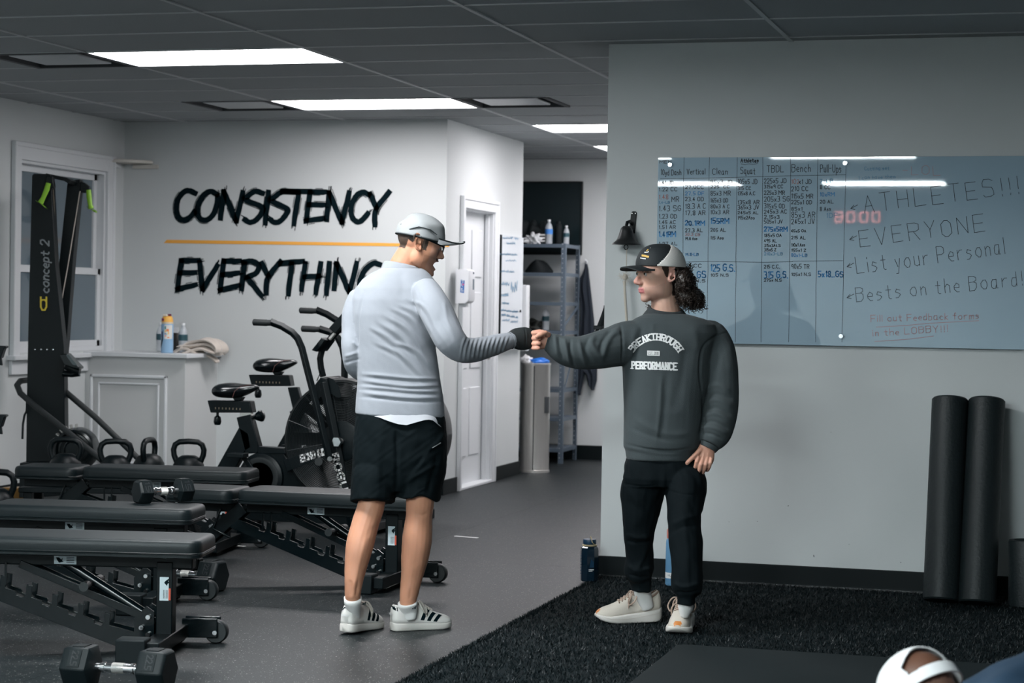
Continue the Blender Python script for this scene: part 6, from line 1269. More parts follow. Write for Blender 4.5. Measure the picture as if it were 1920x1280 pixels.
# ================================================================ man in grey pullover and shorts
def man_shorts():
    t = thing('person', at(725, 1180, 8.08)*np.array([1, 1, 0]), 'man in grey cap, light grey pullover and black shorts, seen from behind bumping fists', 'person')
    zt = 8.14; a, p = math.radians(12), math.radians(15)
    Fh = HX*math.cos(a)+HD*math.sin(a); U0 = np.array([0, 0, 1.0]); Fw = Fh*math.cos(p)-U0*math.sin(p); Uh = Fh*math.sin(p)+U0*math.cos(p); Lh = np.cross(Uh, Fw); B = np.stack([Fw, Lh, Uh], 1); O = at(785, 455, 8.15); S = .94
    hd = head_mesh(open_mouth=True)
    parts = [xf(hd, B, O, S)]+[xf(ear_mb(s), B, O+B@np.array([.003, -.012*s, .001])*S, S*1.22) for s in (-1, 1)]
    parts.append(limb([(752, 520, 8.16, 30, .062), (757, 500, 8.16, 28, .058), (766, 484, 8.155, 27, .055), (775, 468, 8.15, 27, .054)]))
    parts.append(slices([(508, 705, 795, .06), (530, 680, 812, .08), (570, 672, 815, .095), (640, 680, 808, .095), (700, 684, 812, .09), (760, 680, 822, .095), (820, 675, 824, .105), (860, 680, 820, .09)], zt))
    parts.append(limb([(802, 550, 8.03, 20), (818, 590, 8.0, 20), (845, 640, 7.97, 15), (862, 655, 7.98, 13), (900, 654, 8.06, 13), (940, 643, 8.15, 12), (958, 638, 8.18, 11, .024), (972, 635, 8.19, 15, .018), (984, 635, 8.20, 16, .016)]))
    for k, py in enumerate((624, 631.5, 639, 646)): parts.append(finger([(976, py, 8.20), (987, py-.5, 8.21), (990, py, 8.235), (984, py+.5, 8.255), (977, py+.5, 8.25)], .0085))
    parts.append(finger([(970, 626, 8.22), (979, 623, 8.245), (987, 628, 8.265)], .0095))
    parts.append(limb([(676, 575, 8.15, 14), (667, 620, 8.13, 12), (665, 665, 8.13, 10), (674, 690, 8.2, 10), (692, 701, 8.36, 11), (705, 702, 8.46, 11), (715, 700, 8.50, 12, .014)]))
    for k in range(4): parts.append(finger([(713, 692+5*k, 8.50), (722, 694+5*k, 8.54), (727, 697+5*k, 8.53), (725, 700+5*k, 8.50)], .008))
    parts.append(finger([(708, 692, 8.49), (716, 686, 8.51), (723, 686, 8.52)], .009))
    parts.append(limb([(702, 880, 8.11, 24, .062), (699, 905, 8.09, 26, .066), (697, 941, 8.09, 25.5, .060), (684, 985, 8.07, 25.5, .060), (674.5, 1022, 8.05, 26, .062), (667, 1063, 8.04, 21, .052), (662.5, 1099, 8.03, 16.5, .040), (661.5, 1121, 8.03, 14, .030), (662, 1128, 8.04, 12, .024)]))
    parts.append(limb([(788, 880, 8.12, 26, .065), (789, 905, 8.11, 28, .068), (788, 935, 8.11, 27, .062), (786, 965, 8.12, 25, .058), (782, 1010, 8.13, 28, .062), (778, 1045, 8.14, 26, .058), (772, 1082, 8.15, 20.5, .046), (767, 1112, 8.15, 17.5, .038), (764, 1131, 8.15, 15, .030)]))
    me = merge('body', parts, .0032, 3)
    fold(me, [([(690, 1000), (672, 1060), (662, 1110)], 5, .003), ([(706, 955), (700, 990)], 6, .002), ([(700, 1045), (684, 1080)], 4, -.002), ([(657, 1085), (658, 1118)], 3, -.003), ([(672, 1085), (668, 1118)], 3, -.0025), ([(665, 1085), (663, 1120)], 2.5, .002),
              ([(775, 958), (790, 966), (805, 960)], 4, -.003), ([(768, 1000), (764, 1060)], 5, -.0015), ([(795, 1010), (788, 1070)], 6, .003), ([(770, 1100), (768, 1125)], 3, -.002)], (.0004, 60))
    V = vco(me); q = ((V-O)@B)/S; px, py = pjn(V); C = np.tile(np.array([.50, .240, .150]), (len(V), 1)); rg = np.random.default_rng(1)
    C[:] *= (1+.05*np.sin(V[:, 2]*40+V[:, 0]*30))[:, None]
    hh = np.linalg.norm(q, axis=1) < .16
    redd = hh & (q[:, 0] > .05); C[redd] = (.50, .265, .19)
    hair = hh & (q[:, 2] > -.012-.35*np.clip(q[:, 0]+.03, -1, .05)) & (q[:, 0] < .030) & ~((abs(q[:, 1]) > .062) & (abs(q[:, 0]+.010) < .024) & (q[:, 2] < .034)) & (q[:, 2] > -.028)
    C[hair] = (.035, .025, .020)
    low = hh & (q[:, 0] < -.055) & (q[:, 2] > -.042); C[low] = (.06, .04, .03)
    side = hh & (q[:, 0] > .006) & (q[:, 0] < .016) & (q[:, 2] > -.022) & (q[:, 2] < .03) & (abs(q[:, 1]) > .05); C[side] = (.12, .08, .06)
    st = hh & (q[:, 0] > .028) & (q[:, 2] < -.045); C[st] = C[st]*.80
    mo = hh & (((q[:, 0]-.097)/.02)**2+(q[:, 1]/.021)**2+((q[:, 2]+.071)/.020)**2 < 1); C[mo] = (.32, .12, .11)
    inn = hh & (((q[:, 0]-.094)/.02)**2+(q[:, 1]/.016)**2+((q[:, 2]+.071)/.010)**2 < 1); C[inn] = (.06, .015, .015)
    mst = hh & (q[:, 0] > .085) & (q[:, 2] < -.044) & (q[:, 2] > -.056) & (abs(q[:, 1]) < .024); C[mst] = (.10, .06, .05)
    paint(me, C); body = mkobj('body', me, skin_mat('skin_tan', None), t)
    # shirt
    sh = M['pullover'] = mat('grey_jersey', (.245, .260, .292), .85, sheen=.1, bump=.25, bscale=420, var=.05, vscale=25)
    P = [slices([(503, 716, 792, .070), (507, 708, 799, .078), (513, 696, 806, .086), (524, 680, 815, .098), (540, 668, 822, .112), (562, 661, 825, .122), (590, 661, 824, .128), (620, 664, 820, .126), (650, 668, 817, .122), (690, 669, 823, .118), (720, 670, 827, .118), (745, 668, 831, .122), (770, 667, 834, .126), (776, 667, 834, .124)], zt, n=2.5),
         limb([(798, 545, 8.05, 27), (812, 572, 8.01, 31), (830, 608, 7.98, 31), (846, 638, 7.96, 29), (862, 653, 7.98, 26), (886, 656, 8.03, 23.5), (912, 651, 8.09, 21), (940, 643, 8.15, 18.5), (957, 638, 8.18, 15.5)], cap1=False),
         limb([(676, 560, 8.15, 24), (666, 585, 8.145, 24), (661, 620, 8.13, 21), (659, 655, 8.11, 18.5), (661, 680, 8.12, 17), (672, 694, 8.20, 17), (690, 702, 8.34, 16)], cap1=False)]
    me = merge('pullover', P, .0045, 4)
    F = []
    for (x0, y0, x1, y1) in ((730, 575, 800, 640), (745, 570, 812, 628), (720, 590, 800, 668), (705, 600, 795, 690), (690, 610, 770, 690), (765, 560, 818, 612), (700, 640, 800, 715), (735, 640, 815, 695)): F.append(([(x0, y0), ((x0+x1)/2+6, (y0+y1)/2-10), (x1, y1)], 3.2, .0032)); F.append(([(x0-4, y0+6), ((x0+x1)/2, (y0+y1)/2-3), (x1-4, y1+7)], 3.2, -.0026))
    for (y, a_) in ((700, 4), (712, 7), (724, 3), (735, 6)): F.append(([(674, y), (720, y+a_), (770, y+a_+5), (826, y+10)], 3.0, .0042)); F.append(([(674, y+6), (720, y+a_+6), (770, y+a_+10), (826, y+15)], 3.0, -.0035))
    F += [([(666, 744), (740, 748), (834, 752)], 1.8, -.0035), ([(666, 775), (750, 779), (836, 784)], 3, .002), ([(786, 545), (790, 600), (815, 645)], 2, -.003), ([(682, 545), (672, 600), (672, 660)], 2.2, -.004), ([(750, 505), (760, 560)], 9, -.003), ([(700, 540), (735, 580), (742, 640)], 12, .004),
          ([(832, 560), (838, 600), (852, 628)], 4, .003), ([(808, 600), (835, 640), (852, 668)], 5, .004), ([(820, 592), (850, 640)], 3, -.003), ([(660, 640), (672, 650)], 3, .004), ([(646, 668), (674, 660)], 3, .004), ([(645, 680), (676, 672)], 2.5, -.004)]
    for x in range(868, 952, 8): F.append(([(x+6, 628+(x-868)*.02), (x-2, 650), (x-6, 676)], 1.9, .0022)); F.append(([(x+10, 628), (x+2, 650), (x-2, 676)], 1.7, -.0018))
    fold(me, F, (.0006, 18), 3); V = vco(me); px, py = pjn(V)
    # lower hem line slopes a little to the right
    w = np.clip((py-745)/30, 0, 1); V[:, 2] -= w*np.clip((px-667)/167, 0, 1)*.014; setco(me, V)
    pull = mkobj('pullover', me, sh, t)
    # collar
    c, s_ = sell(2.2, 40); R = []
    for (py, xl, xr, d, tl) in ((510, 712, 798, .082, 0), (504, 714, 796, .080, 0), (492, 719, 789, .072, 0), (489, 721, 787, .069, 0), (491, 724, 784, .066, 0), (500, 726, 782, .062, 0)):
        cen = at((xl+xr)/2, py, 8.155); ra = (xr-xl)/2*8.15/F_PX; ring = cen+np.outer(c*ra, HX)+np.outer(s_*d, HD); ring[:, 2] -= .026*(c*.5+.5)+.016*(s_*.5+.5)-.004; R.append(ring)
    MB().rings(R, caps=False).build('collar', sh, t, smooth=True, auto=0)
    MB().tube([at(957, 638, 8.18), at(961, 637, 8.185)], [.036, .034], 24).build('cuff', sh, t, smooth=True)
    # undershirt tail
    R = []; c, s_ = sell(2.4, 48)
    for k in range(5):
        cen = at(750.5, 768+k*2.6, zt); kk = .90+.10*np.clip((c+.62)/.45, 0, 1); ring = cen+np.outer(c*kk*(80+k*1.2)*zt/F_PX, HX)+np.outer(s_*kk*(.119+.0058*k), HD); dz = np.where(s_ < .3, .034*np.clip(1-np.abs(c-.12)/.62, 0, 1)+.046*np.exp(-((c-1.0)/.22)**2), .02); ring[:, 2] -= dz*k/4; R.append(ring)
    MB().rings(R, caps=False).build('undershirt_hem', mat('white_undershirt', (.36, .37, .40), .85), t, smooth=True, auto=0)
    # shorts
    shm = mat('black_shorts', (.0015, .0044, .0058), .85, spec=.12, bump=.2, bscale=300)
    P = [slices([(766, 672, 830, .118), (785, 667, 835, .128), (820, 663, 838, .136), (860, 661, 838, .138), (885, 660, 836, .130), (905, 662, 832, .116), (918, 668, 826, .10)], zt, n=2.6),
         limb([(703, 858, 8.12, 30, .08), (701, 885, 8.11, 40, .108), (700, 915, 8.10, 42.5, .112), (699, 941, 8.09, 42, .110)], cap1=False), limb([(788, 858, 8.13, 32, .08), (787, 885, 8.13, 45, .108), (785, 915, 8.13, 44, .112), (783, 934, 8.13, 43, .108)], cap1=False)]
    me = merge('shorts', P, .0045, 4)
    F = [([(742, 800), (744, 860), (742, 935)], 4, -.008), ([(720, 780), (712, 850), (700, 930)], 9, .004), ([(690, 790), (684, 870), (676, 935)], 8, -.004), ([(790, 860), (820, 830), (834, 810)], 4, .005), ([(775, 880), (800, 850), (830, 835)], 4, -.004), ([(770, 900), (800, 880), (825, 868)], 4, .005), ([(760, 930), (775, 890), (800, 860)], 5, .004), ([(800, 935), (812, 890), (822, 850)], 5, -.005), ([(668, 932), (700, 936), (738, 935)], 1.6, -.002), ([(735, 800), (760, 815), (780, 810)], 6, .004)]
    fold(me, F, (.0014, 26), 8); V = vco(me); px, py = pjn(V); k = np.clip((py-912)/22, 0, 1)*np.clip((px-745)/20, 0, 1); V[:, 2] += k*(.020*np.exp(-((px-792)/18)**2)-.006*np.exp(-((px-818)/8)**2)); setco(me, V)
    so = mkobj('shorts', me, shm, t); bv = BVHTree.FromObject(so, bpy.context.evaluated_depsgraph_get()) if False else None
    V = vco(me); bvt = BVHTree.FromPolygons([tuple(v) for v in V], [tuple(p_.vertices) for p_ in me.polygons])
    def onto(bvt, px, py, off=.0012):
        d = ray(px, py); d = d/np.linalg.norm(d); h = bvt.ray_cast(Vector(CP), Vector(d)); 
        if h[0] is None: return at(px, py, 8.2)
        return np.array(h[0])-d*off
    q = MB(); ribbon(q, [(811, 839), (818, 835), (826, 830)], 1.6, lambda a, b: onto(bvt, a, b, .004)); q.build('white_mark', M['white_ink'], so, fix=False)
    # cap
    cm = mat('pale_grey_cap', (.27, .282, .29), .8, bump=.3, bscale=250)
    def crown(q): return True
    mb = cap_dome(B, O, S, zb=.026, rz=.099, rx=(.105, .104), ry=.084); me = mb.mesh('cap_crown'); V = vco(me)
    link_o = mkobj('cap_crown', me, cm, t); sm = link_o.modifiers.new('sol', 'SOLIDIFY'); sm.thickness = .002; sm.offset = 1
    for _ in range(1):
        N = vno(me); q = ((V-O)@B)/S; off = .0035*np.sin(q[:, 0]*60+q[:, 2]*35)*np.exp(-((q[:, 2]-.06)/.03)**2)+.003*np.sin(q[:, 0]*25-q[:, 2]*80+1)*np.exp(-((q[:, 2]-.085)/.03)**2); setco(me, V+N*off[:, None])
    mb, edge = brim_mb(B, O, S, x0=.080, x1=.190, z0=.040, droop=-.020, curve=.024, hw=.072); br = mb.build('cap_brim', cm, t, smooth=True, auto=50)
    MB().tube(edge, .0028, 8).build('brim_piping', M['black_matte'], br, smooth=True)
    bl_ = MB(); bl_.tube([((np.array([-.002+(.106 if math.cos(u) > 0 else .105)*math.cos(u), .085*math.sin(u), .024-.012*(1-math.cos(u))/2])*S)@B.T+O) for u in np.linspace(0, 2*np.pi, 49)], .0030, 8, caps=False); bl_.build('cap_edge_piping', M['black_matte'], t, smooth=True)
    q = MB(); q.tube([((np.array(v)*S)@B.T+O) for v in ((.055, -.0790, .050), (.02, -.0845, .062), (-.03, -.0845, .060), (-.065, -.068, .040))], [.002, .0065, .0065, .002], 8, rb=[.002, .002, .002, .002]); q.build('cap_vent', mat('cap_mesh_grey', (.06, .07, .075), .8), t, smooth=True)
    q = MB(); q.tube([((np.array(v)*S)@B.T+O) for v in ((-.094, -.030, .052), (-.101, -.010, .046), (-.101, .010, .046), (-.094, .030, .052))], .006, 8); q.build('cap_strap', M['black_matte'], t, smooth=True)
    # glasses
    g = MB(); X = lambda v: (np.array(v)*S)@B.T+O
    for sd in (-1, 1): g.tube([X((-.010, sd*.083, .022)), X((.040, sd*.078, .016)), X((.094, sd*.064, .010)), X((.103, sd*.056, .008))], .0034, 8)
    for sd in (-1, 1): g.tube([X((.108-.22*abs(.032+.024*math.cos(u)-.01)+.004, sd*(.033+.024*math.cos(u)), .002+.015*math.sin(u))) for u in np.linspace(0, 2*np.pi, 21)], .0018, 6, caps=False)
    g.tube([X((.106, -.010, .008)), X((.110, 0, .010)), X((.106, .010, .008))], .0018, 6); go = g.build('glasses', M['black_gloss'], t, smooth=True)
    for sd in (-1, 1): 
        q = MB(); q.lathe([(0, 0), (.016, 0), (.0165, .0006), (0, .0012)], X((.107, sd*.033, .002)), 20, axis=B@np.array([1, sd*.3, 0])); q.build('lens', mat('lens_%d' % (sd+1), (.5, .5, .5), .03, spec=.8, alpha=.25), go, smooth=True)
        e = MB(); e.lathe([(.0118*math.sin(u), -.0118*math.cos(u)) for u in np.linspace(0, np.pi, 12)], X((.0815, sd*.031, .002)), 16, axis=Fw); eo = e.build('eye', mat('eye_white_%d' % (sd+1), (.5, .48, .46), .3), t, smooth=True)
        e = MB(); e.lathe([(0, .0121), (.0052, .0108), (.0056, .0100)], X((.0815, sd*.031, .002)), 16, axis=Fw); e.build('iris', mat('iris_brown_%d' % (sd+1), (.03, .015, .01), .3), eo, smooth=True)
    # glove
    gl = mat('black_glove', (.0045, .0075, .0085), .8, bump=.3, bscale=200)
    P = [limb([(953, 640, 8.175, 13), (958, 638, 8.18, 16, .030), (966, 635.5, 8.19, 20, .032), (976, 634.5, 8.195, 21.5, .032), (988, 635, 8.2, 21.5, .030), (992, 635.5, 8.2, 20, .026)], cap0=False)]
    for py in (621, 630, 639, 648): P.append(finger([(978, py, 8.19), (989, py, 8.195), (993, py, 8.22), (988, py, 8.25)], .0112))
    P.append(finger([(968, 622, 8.215), (978, 619, 8.245), (989, 626, 8.27)], .012))
    me = merge('glove', P, .003, 3); fold(me, [([(984, 613), (986, 635), (984, 657)], 1.3, -.0025), ([(966, 640), (972, 646), (970, 655)], 2, .003)], (.0006, 60)); mkobj('glove', me, gl, t)
    # shoes and socks
    for (pts, nm) in (([(661.5, 1120, 8.03, 16.8, .038), (662, 1130, 8.04, 16.5, .033), (664, 1142, 8.06, 13, .026), (668, 1155, 8.08, 9, .020)], 'l'), ([(764, 1129, 8.15, 18.6, .038), (765, 1136, 8.155, 18, .030), (768, 1147, 8.165, 15, .022), (770, 1158, 8.16, 11, .018)], 'r')):
        k = limb(pts, cap0=False, k=24); so = k.build('sock', M['sock'], t, smooth=True, auto=0)
        if nm == 'r': V0 = np.concatenate(k.v)
    for k in range(3):   # sock emblem
        for (bx, by, me_z) in ((680.5, 1134, 8.0), (775, 1142, 8.105)):
            q = MB(); q.prism([(0, 0), (2.0, 1.2), (1.2+2.2*k/2, 2.6+2.2*k), (-.6+2.2*k/2, 1.6+2.2*k)][:4], at(bx-2+2.3*k, by, me_z), (CR/466), (CU/466), .001); q.build('sock_emblem', M['ink'], t)
    hl = onz(646, 1190, 0); th = math.radians(62); shoe(hl-(HX*math.cos(th)+HD*math.sin(th))*.0, HX*math.cos(th)+HD*math.sin(th), t, 'court', 1, L=.262, pitch=math.radians(3))
    hl = onz(733, 1182, 0); th = math.radians(24); shoe(hl, HX*math.cos(th)+HD*math.sin(th), t, 'court', 1, L=.262)
    return t
man_shorts()
# ================================================================ man in charcoal sweatshirt
def man_sweatshirt():
    t = thing('person', at(1240, 1180, 8.3)*np.array([1, 1, 0]), 'long haired man in black and white cap, charcoal sweatshirt and black joggers facing left', 'person')
    zt = 8.32; b_ = math.radians(25); U0 = np.array([0, 0, 1.0])
    Fw = -HX*math.cos(b_)-HD*math.sin(b_); Fw = Fw*math.cos(.04)-U0*math.sin(.04); Uh = U0-(U0@Fw)*Fw; Uh /= np.linalg.norm(Uh); Lh = np.cross(Uh, Fw); B = np.stack([Fw, Lh, Uh], 1); O = at(1239, 513, 8.32); S = 1.02
    parts = [xf(head_mesh(jaw=1.04), B, O, S)]+[xf(ear_mb(s), B, O, S) for s in (-1, 1)]
    parts.append(limb([(1249, 600, 8.34, 34, .07), (1248, 582, 8.335, 28, .062), (1246, 565, 8.33, 25.5, .058), (1246, 545, 8.33, 25, .056), (1246, 525, 8.33, 25, .055)], cap0=False))
    parts.append(slices([(590, 1215, 1285, .07), (612, 1192, 1312, .10), (650, 1185, 1320, .115), (720, 1188, 1306, .12), (790, 1188, 1298, .12), (850, 1190, 1296, .10), (885, 1194, 1296, .085)], zt))
    parts.append(limb([(1328, 625, 8.34, 20), (1345, 680, 8.31, 19), (1350, 740, 8.29, 17), (1346, 790, 8.27, 15), (1334, 822, 8.25, 13.5, .026), (1327, 836, 8.245, 14.5, .022), (1323, 848, 8.24, 17.5, .018), (1321, 859, 8.235, 18.5, .016), (1320, 866, 8.23, 17, .013)]))
    zf_ = 8.225
    parts.append(finger([(1310, 856, zf_), (1306, 866, zf_-.012), (1304, 874, zf_-.006), (1300, 882, zf_+.012), (1297, 887, zf_+.028)], .0088))
    parts.append(finger([(1318, 860, zf_), (1314, 871, zf_-.014), (1312, 880, zf_-.006), (1308, 888, zf_+.014), (1305, 891, zf_+.030)], .0090))
    parts.append(finger([(1326, 860, zf_), (1323, 871, zf_-.012), (1321, 879, zf_-.004), (1318, 886, zf_+.016), (1315, 888, zf_+.030)], .0086))
    parts.append(finger([(1334, 859, zf_), (1332, 868, zf_-.010), (1330, 875, zf_-.002), (1327, 881, zf_+.015), (1325, 882, zf_+.028)], .0078))
    parts.append(finger([(1314, 842, zf_+.008), (1306, 850, zf_-.002), (1298, 858, zf_-.008), (1292, 864, zf_-.010), (1287, 869, zf_-.004)], .0105))
    # right arm and fist
    parts.append(limb([(1185, 640, 8.29, 22), (1150, 648, 8.26, 20), (1110, 656, 8.23, 19), (1070, 652, 8.21, 16), (1040, 643, 8.2, 13, .028), (1030, 639, 8.2, 13.5, .026), (1020, 637, 8.2, 18, .026), (1010, 636, 8.2, 19, .024), (1004, 636, 8.2, 18, .020)]))
    for k, (py, ext) in enumerate(((623, 1), (633, 0), (643, .5), (652, 2))):
        parts.append(finger([(1012, py, 8.225), (1003, py, 8.222), (999, py+.5, 8.205), (1000, py+1, 8.175), (1006, py+1, 8.160), (1013-ext, py+.5, 8.160)], .0102-.0006*k))
    parts.append(finger([(1029, 628, 8.18), (1022, 624, 8.158), (1014, 627, 8.142), (1006, 631, 8.138)], .0115))
    # legs (inside the trousers)
    parts.append(limb([(1210, 880, 8.33, 22, .05), (1204, 940, 8.33, 28, .07), (1199, 1000, 8.36, 22, .055), (1199, 1050, 8.38, 20, .05), (1203, 1090, 8.41, 14, .032), (1205, 1108, 8.42, 12, .026)]))
    parts.append(limb([(1280, 880, 8.30, 22, .05), (1283, 940, 8.24, 24, .06), (1284, 1000, 8.2, 22, .055), (1287, 1060, 8.17, 20, .05), (1286, 1115, 8.15, 14, .030), (1286, 1138, 8.16, 11, .024)]))
    me = merge('body', parts, .0030, 3)
    fold(me, [([(1312, 846), (1308, 858)], 1.5, .0015), ([(1320, 848), (1318, 860)], 1.5, .0015), ([(1328, 848), (1327, 860)], 1.5, .0015)], (0.0003, 60))
    V = vco(me); q = ((V-O)@B)/S; px, py = pjn(V); C = np.tile(np.array([.56, .34, .26]), (len(V), 1)); C *= (1+.04*np.sin(V[:, 2]*50+V[:, 0]*40))[:, None]
    hh = np.linalg.norm(q, axis=1) < .17; x, y, z = q.T
    hands = (V[:, 2] < 1.24) & ~hh; C[hands] = (.56, .29, .21)
    ck = hh & (x > .03); C[ck] *= np.array([1.02, .98, .98])
    nose = hh & (x > .098) & (z < -.01) & (z > -.05); C[nose] = (.56, .29, .235)
    eark = hh & (abs(y) > .068) & (x < .02) & (z < .03) & (z > -.04); C[eark] = (.58, .31, .25)
    brd = hh & (((x > .02) & (z < -.052+.45*np.clip(.06-x, 0, .06)) & (z > -.116))); f = brd & ~((abs(y) < .024) & (x > .08) & (z > -.076)); C[f] *= np.array([.88, .89, .91])
    lips = hh & (x > .086) & (abs(y) < .0215-.10*abs(z+.0655)) & (z < -.0535) & (z > -.0770); C[lips] = (.50, .17, .17)
    hair = hh & ((z > .020-.25*np.clip(x+.02, 0, .1)) & (x < .026+.5*np.clip(z-.012, 0, .05))) & (z > -.02) & ~eark; C[hair] = (.020, .012, .009)
    sb = hh & (x > .004) & (x < .022+.6*np.clip(z, -.02, .02)) & (z > -.014) & (abs(y) > .05); C[sb] = (.035, .022, .016)
    back = hh & (x < -.02) & (z > -.09); C[back] = (.020, .012, .009)
    eb = hh & (x > .070) & (z > .016) & (z < .0245) & (abs(y) > .010) & (abs(y) < .050); C[eb] = (.05, .03, .022)
    lash = hh & (x > .070) & (z > .0065) & (z < .0105) & (abs(abs(y)-.031) < .016); C[lash] = (.08, .045, .035)
    paint(me, C); mkobj('body', me, skin_mat('skin_light', None), t)
    X = lambda v: (np.array(v)*S)@B.T+O
    for sd in (-1, 1):
        c = X((.0835, sd*.031, .0015)); ax = B@np.array([.97, sd*.02, -.05])
        e = MB(); e.lathe([(.0112*math.sin(u), -.0112*math.cos(u)) for u in np.linspace(0, np.pi, 14)], c, 20, axis=ax); eo = e.build('eye', mat('eyeball_%d' % (sd+1), (.42, .40, .39), .2), t, smooth=True)
        e = MB(); e.lathe([(0, .0116), (.0030, .0113), (.0055, .0100), (.0056, .0094)], c, 20, axis=ax); e.build('iris', mat('dark_iris_%d' % (sd+1), (.02, .012, .008), .15), eo, smooth=True)
        lid = MB(); R = []
        for u in np.linspace(-.15, 1.15, 8): R.append([X((.0835+.0126*math.cos(w)*math.cos(u*.9), sd*.031+.0150*math.sin(w), .0015+.0126*math.sin(u*.9)*max(.25, math.cos(w*.9)))) for w in np.linspace(-1.35, 1.35, 13)])
        # upper lid only : rows above the opening
        m = MB(); m.rings(R[3:], closed=False, caps=False); lo = m.build('eyelid', mat('lid_skin_%d' % (sd+1), (.44, .25, .19), .5), t, smooth=True)
    # ---- sweatshirt
    sm = mat('charcoal_fleece', (.031, .040, .044), .92, spec=.2, bump=.45, bscale=350, sheen=.05, col2=(.066, .079, .083), vscale=5.0)
    P = [slices([(588, 1213, 1287, .070), (591, 1205, 1301, .080), (597, 1192, 1321, .092), (607, 1178, 1340, .106), (622, 1170, 1347, .118), (650, 1167, 1338, .130), (690, 1167, 1332, .136), (740, 1169, 1325, .140), (790, 1170, 1320, .142), (825, 1169, 1316, .140), (838, 1169, 1312, .136), (843, 1172, 1306, .128), (856, 1174, 1302, .126), (861, 1175, 1301, .124)], zt, n=2.5),
         limb([(1316, 622, 8.35, 22), (1332, 628, 8.34, 29), (1344, 648, 8.33, 31), (1351, 678, 8.31, 32), (1354, 720, 8.3, 31.5), (1353, 765, 8.28, 31), (1347, 795, 8.265, 31), (1341, 814, 8.255, 29), (1335, 826, 8.25, 25), (1331, 834, 8.245, 20)], cap1=False),
         limb([(1200, 640, 8.3, 40, .09), (1176, 643, 8.29, 42, .085), (1150, 650, 8.27, 39), (1118, 657, 8.24, 35.5), (1085, 661, 8.22, 31.5), (1060, 657, 8.205, 28), (1043, 649, 8.2, 23), (1034, 643, 8.2, 19.5), (1027, 640, 8.2, 17.5)], cap1=False)]
    me = merge('sweatshirt', P, .0045, 4)
    F = [([(1172, 832), (1210, 841), (1260, 845), (1308, 838)], 2.0, -.005), ([(1172, 838), (1210, 847), (1260, 851), (1306, 845)], 3, .002),
         # armhole seams
         ([(1163, 603), (1167, 640), (1166, 684)], 2.0, -.005), ([(1366, 622), (1340, 632), (1318, 652), (1312, 690), (1316, 740)], 2.2, -.006), ([(1318, 740), (1320, 780), (1312, 820)], 3.5, -.009),
         # long vertical soft folds
         ([(1240, 700), (1238, 760), (1230, 830)], 4, .004), ([(1252, 690), (1248, 760), (1240, 830)], 6, -.003), ([(1290, 640), (1280, 700), (1262, 780)], 10, -.004), ([(1195, 600), (1184, 660), (1180, 740)], 6, .004), ([(1208, 600), (1196, 650), (1190, 700)], 5, -.003), ([(1225, 602), (1222, 640)], 5, .003), ([(1300, 610), (1310, 660)], 8, .004),
         ([(1185, 780), (1215, 800), (1260, 815), (1300, 810)], 6, .004), ([(1180, 800), (1215, 815), (1260, 828)], 4, -.003), ([(1180, 760), (1230, 775), (1290, 770)], 8, .002),
         # hanging sleeve : stacked rolls
         ([(1322, 730), (1345, 722), (1372, 735)], 5, .007), ([(1322, 742), (1345, 738), (1376, 750)], 3.5, -.006), ([(1320, 756), (1345, 750), (1378, 765)], 4, .007), ([(1318, 768), (1345, 764), (1376, 780)], 3.5, -.007), ([(1316, 780), (1345, 776), (1374, 794)], 4, .008), ([(1314, 792), (1340, 790), (1370, 806)], 3, -.008), ([(1312, 801), (1338, 802), (1366, 816)], 3.5, .008), ([(1312, 811), (1335, 814), (1358, 826)], 2.6, -.008),
         ([(1340, 650), (1330, 700), (1326, 740)], 5, .005), ([(1365, 640), (1372, 700)], 8, .004), ([(1350, 660), (1342, 700)], 5, -.004),
         # outstretched sleeve
         ([(1165, 612), (1140, 640), (1128, 680)], 5, .007), ([(1150, 612), (1130, 640), (1125, 665)], 4, -.006), ([(1118, 626), (1110, 645), (1130, 675)], 5, .008), ([(1105, 630), (1098, 655), (1112, 684)], 4, -.006), ([(1085, 634), (1090, 660), (1100, 688)], 4, .006), ([(1070, 634), (1070, 660), (1078, 690)], 2.5, -.007), ([(1058, 632), (1062, 655), (1070, 686)], 3.5, .007), ([(1048, 628), (1050, 650), (1056, 678)], 2.5, -.006), ([(1040, 627), (1042, 645), (1046, 668)], 2.5, .005), ([(1140, 615), (1165, 625)], 4, .004)]
    fold(me, F, (.0009, 16), 12); V = vco(me); px, py = pjn(V)
    # print on the chest
    bvt = BVHTree.FromPolygons([tuple(v) for v in V], [tuple(p_.vertices) for p_ in me.polygons])
    def onto(px, py, off=.0022):
        d = ray(px, py); d = d/np.linalg.norm(d); h = bvt.ray_cast(Vector(CP), Vector(d))
        return at(px, py, 8.18) if h[0] is None else np.array(h[0])-d*off
    so = mkobj('sweatshirt', me, sm, t)
    def slabtext(mb, s_, base, h, w, gap, ser, wid):
        st, tw = text_strokes(s_, h, wid, gap); sx = base[2]/tw
        for _, P in st:
            Q = [(a*sx, b) for a, b in P]; ribbon(mb, [base[3](a, b) for a, b in Q], w, onto)
            for (a, b) in (Q[0], Q[-1]):
                if b < .02*h or b > .98*h:
                    bb = b; ribbon(mb, [base[3](a-ser, bb), base[3](a+ser, bb)], w*.62, onto)
    q = MB(); Cx, Cy, Rr = 1229.5, 684.5, 43.5
    # arched word: centre angles from left to right
    A0, A1 = math.radians(203), math.radians(337)
    A0, A1 = math.radians(180+33), math.radians(360-32)
    def arch(a, b):     # a along baseline 0..1, b up in px
        an = A0+(A1-A0)*a; return (Cx+(Rr+4+b)*math.cos(an)*1.03, Cy+(Rr+4+b)*math.sin(an)*1.0)
    st, tw = text_strokes('BREAKTHROUGH', 11.5, .60, .26)
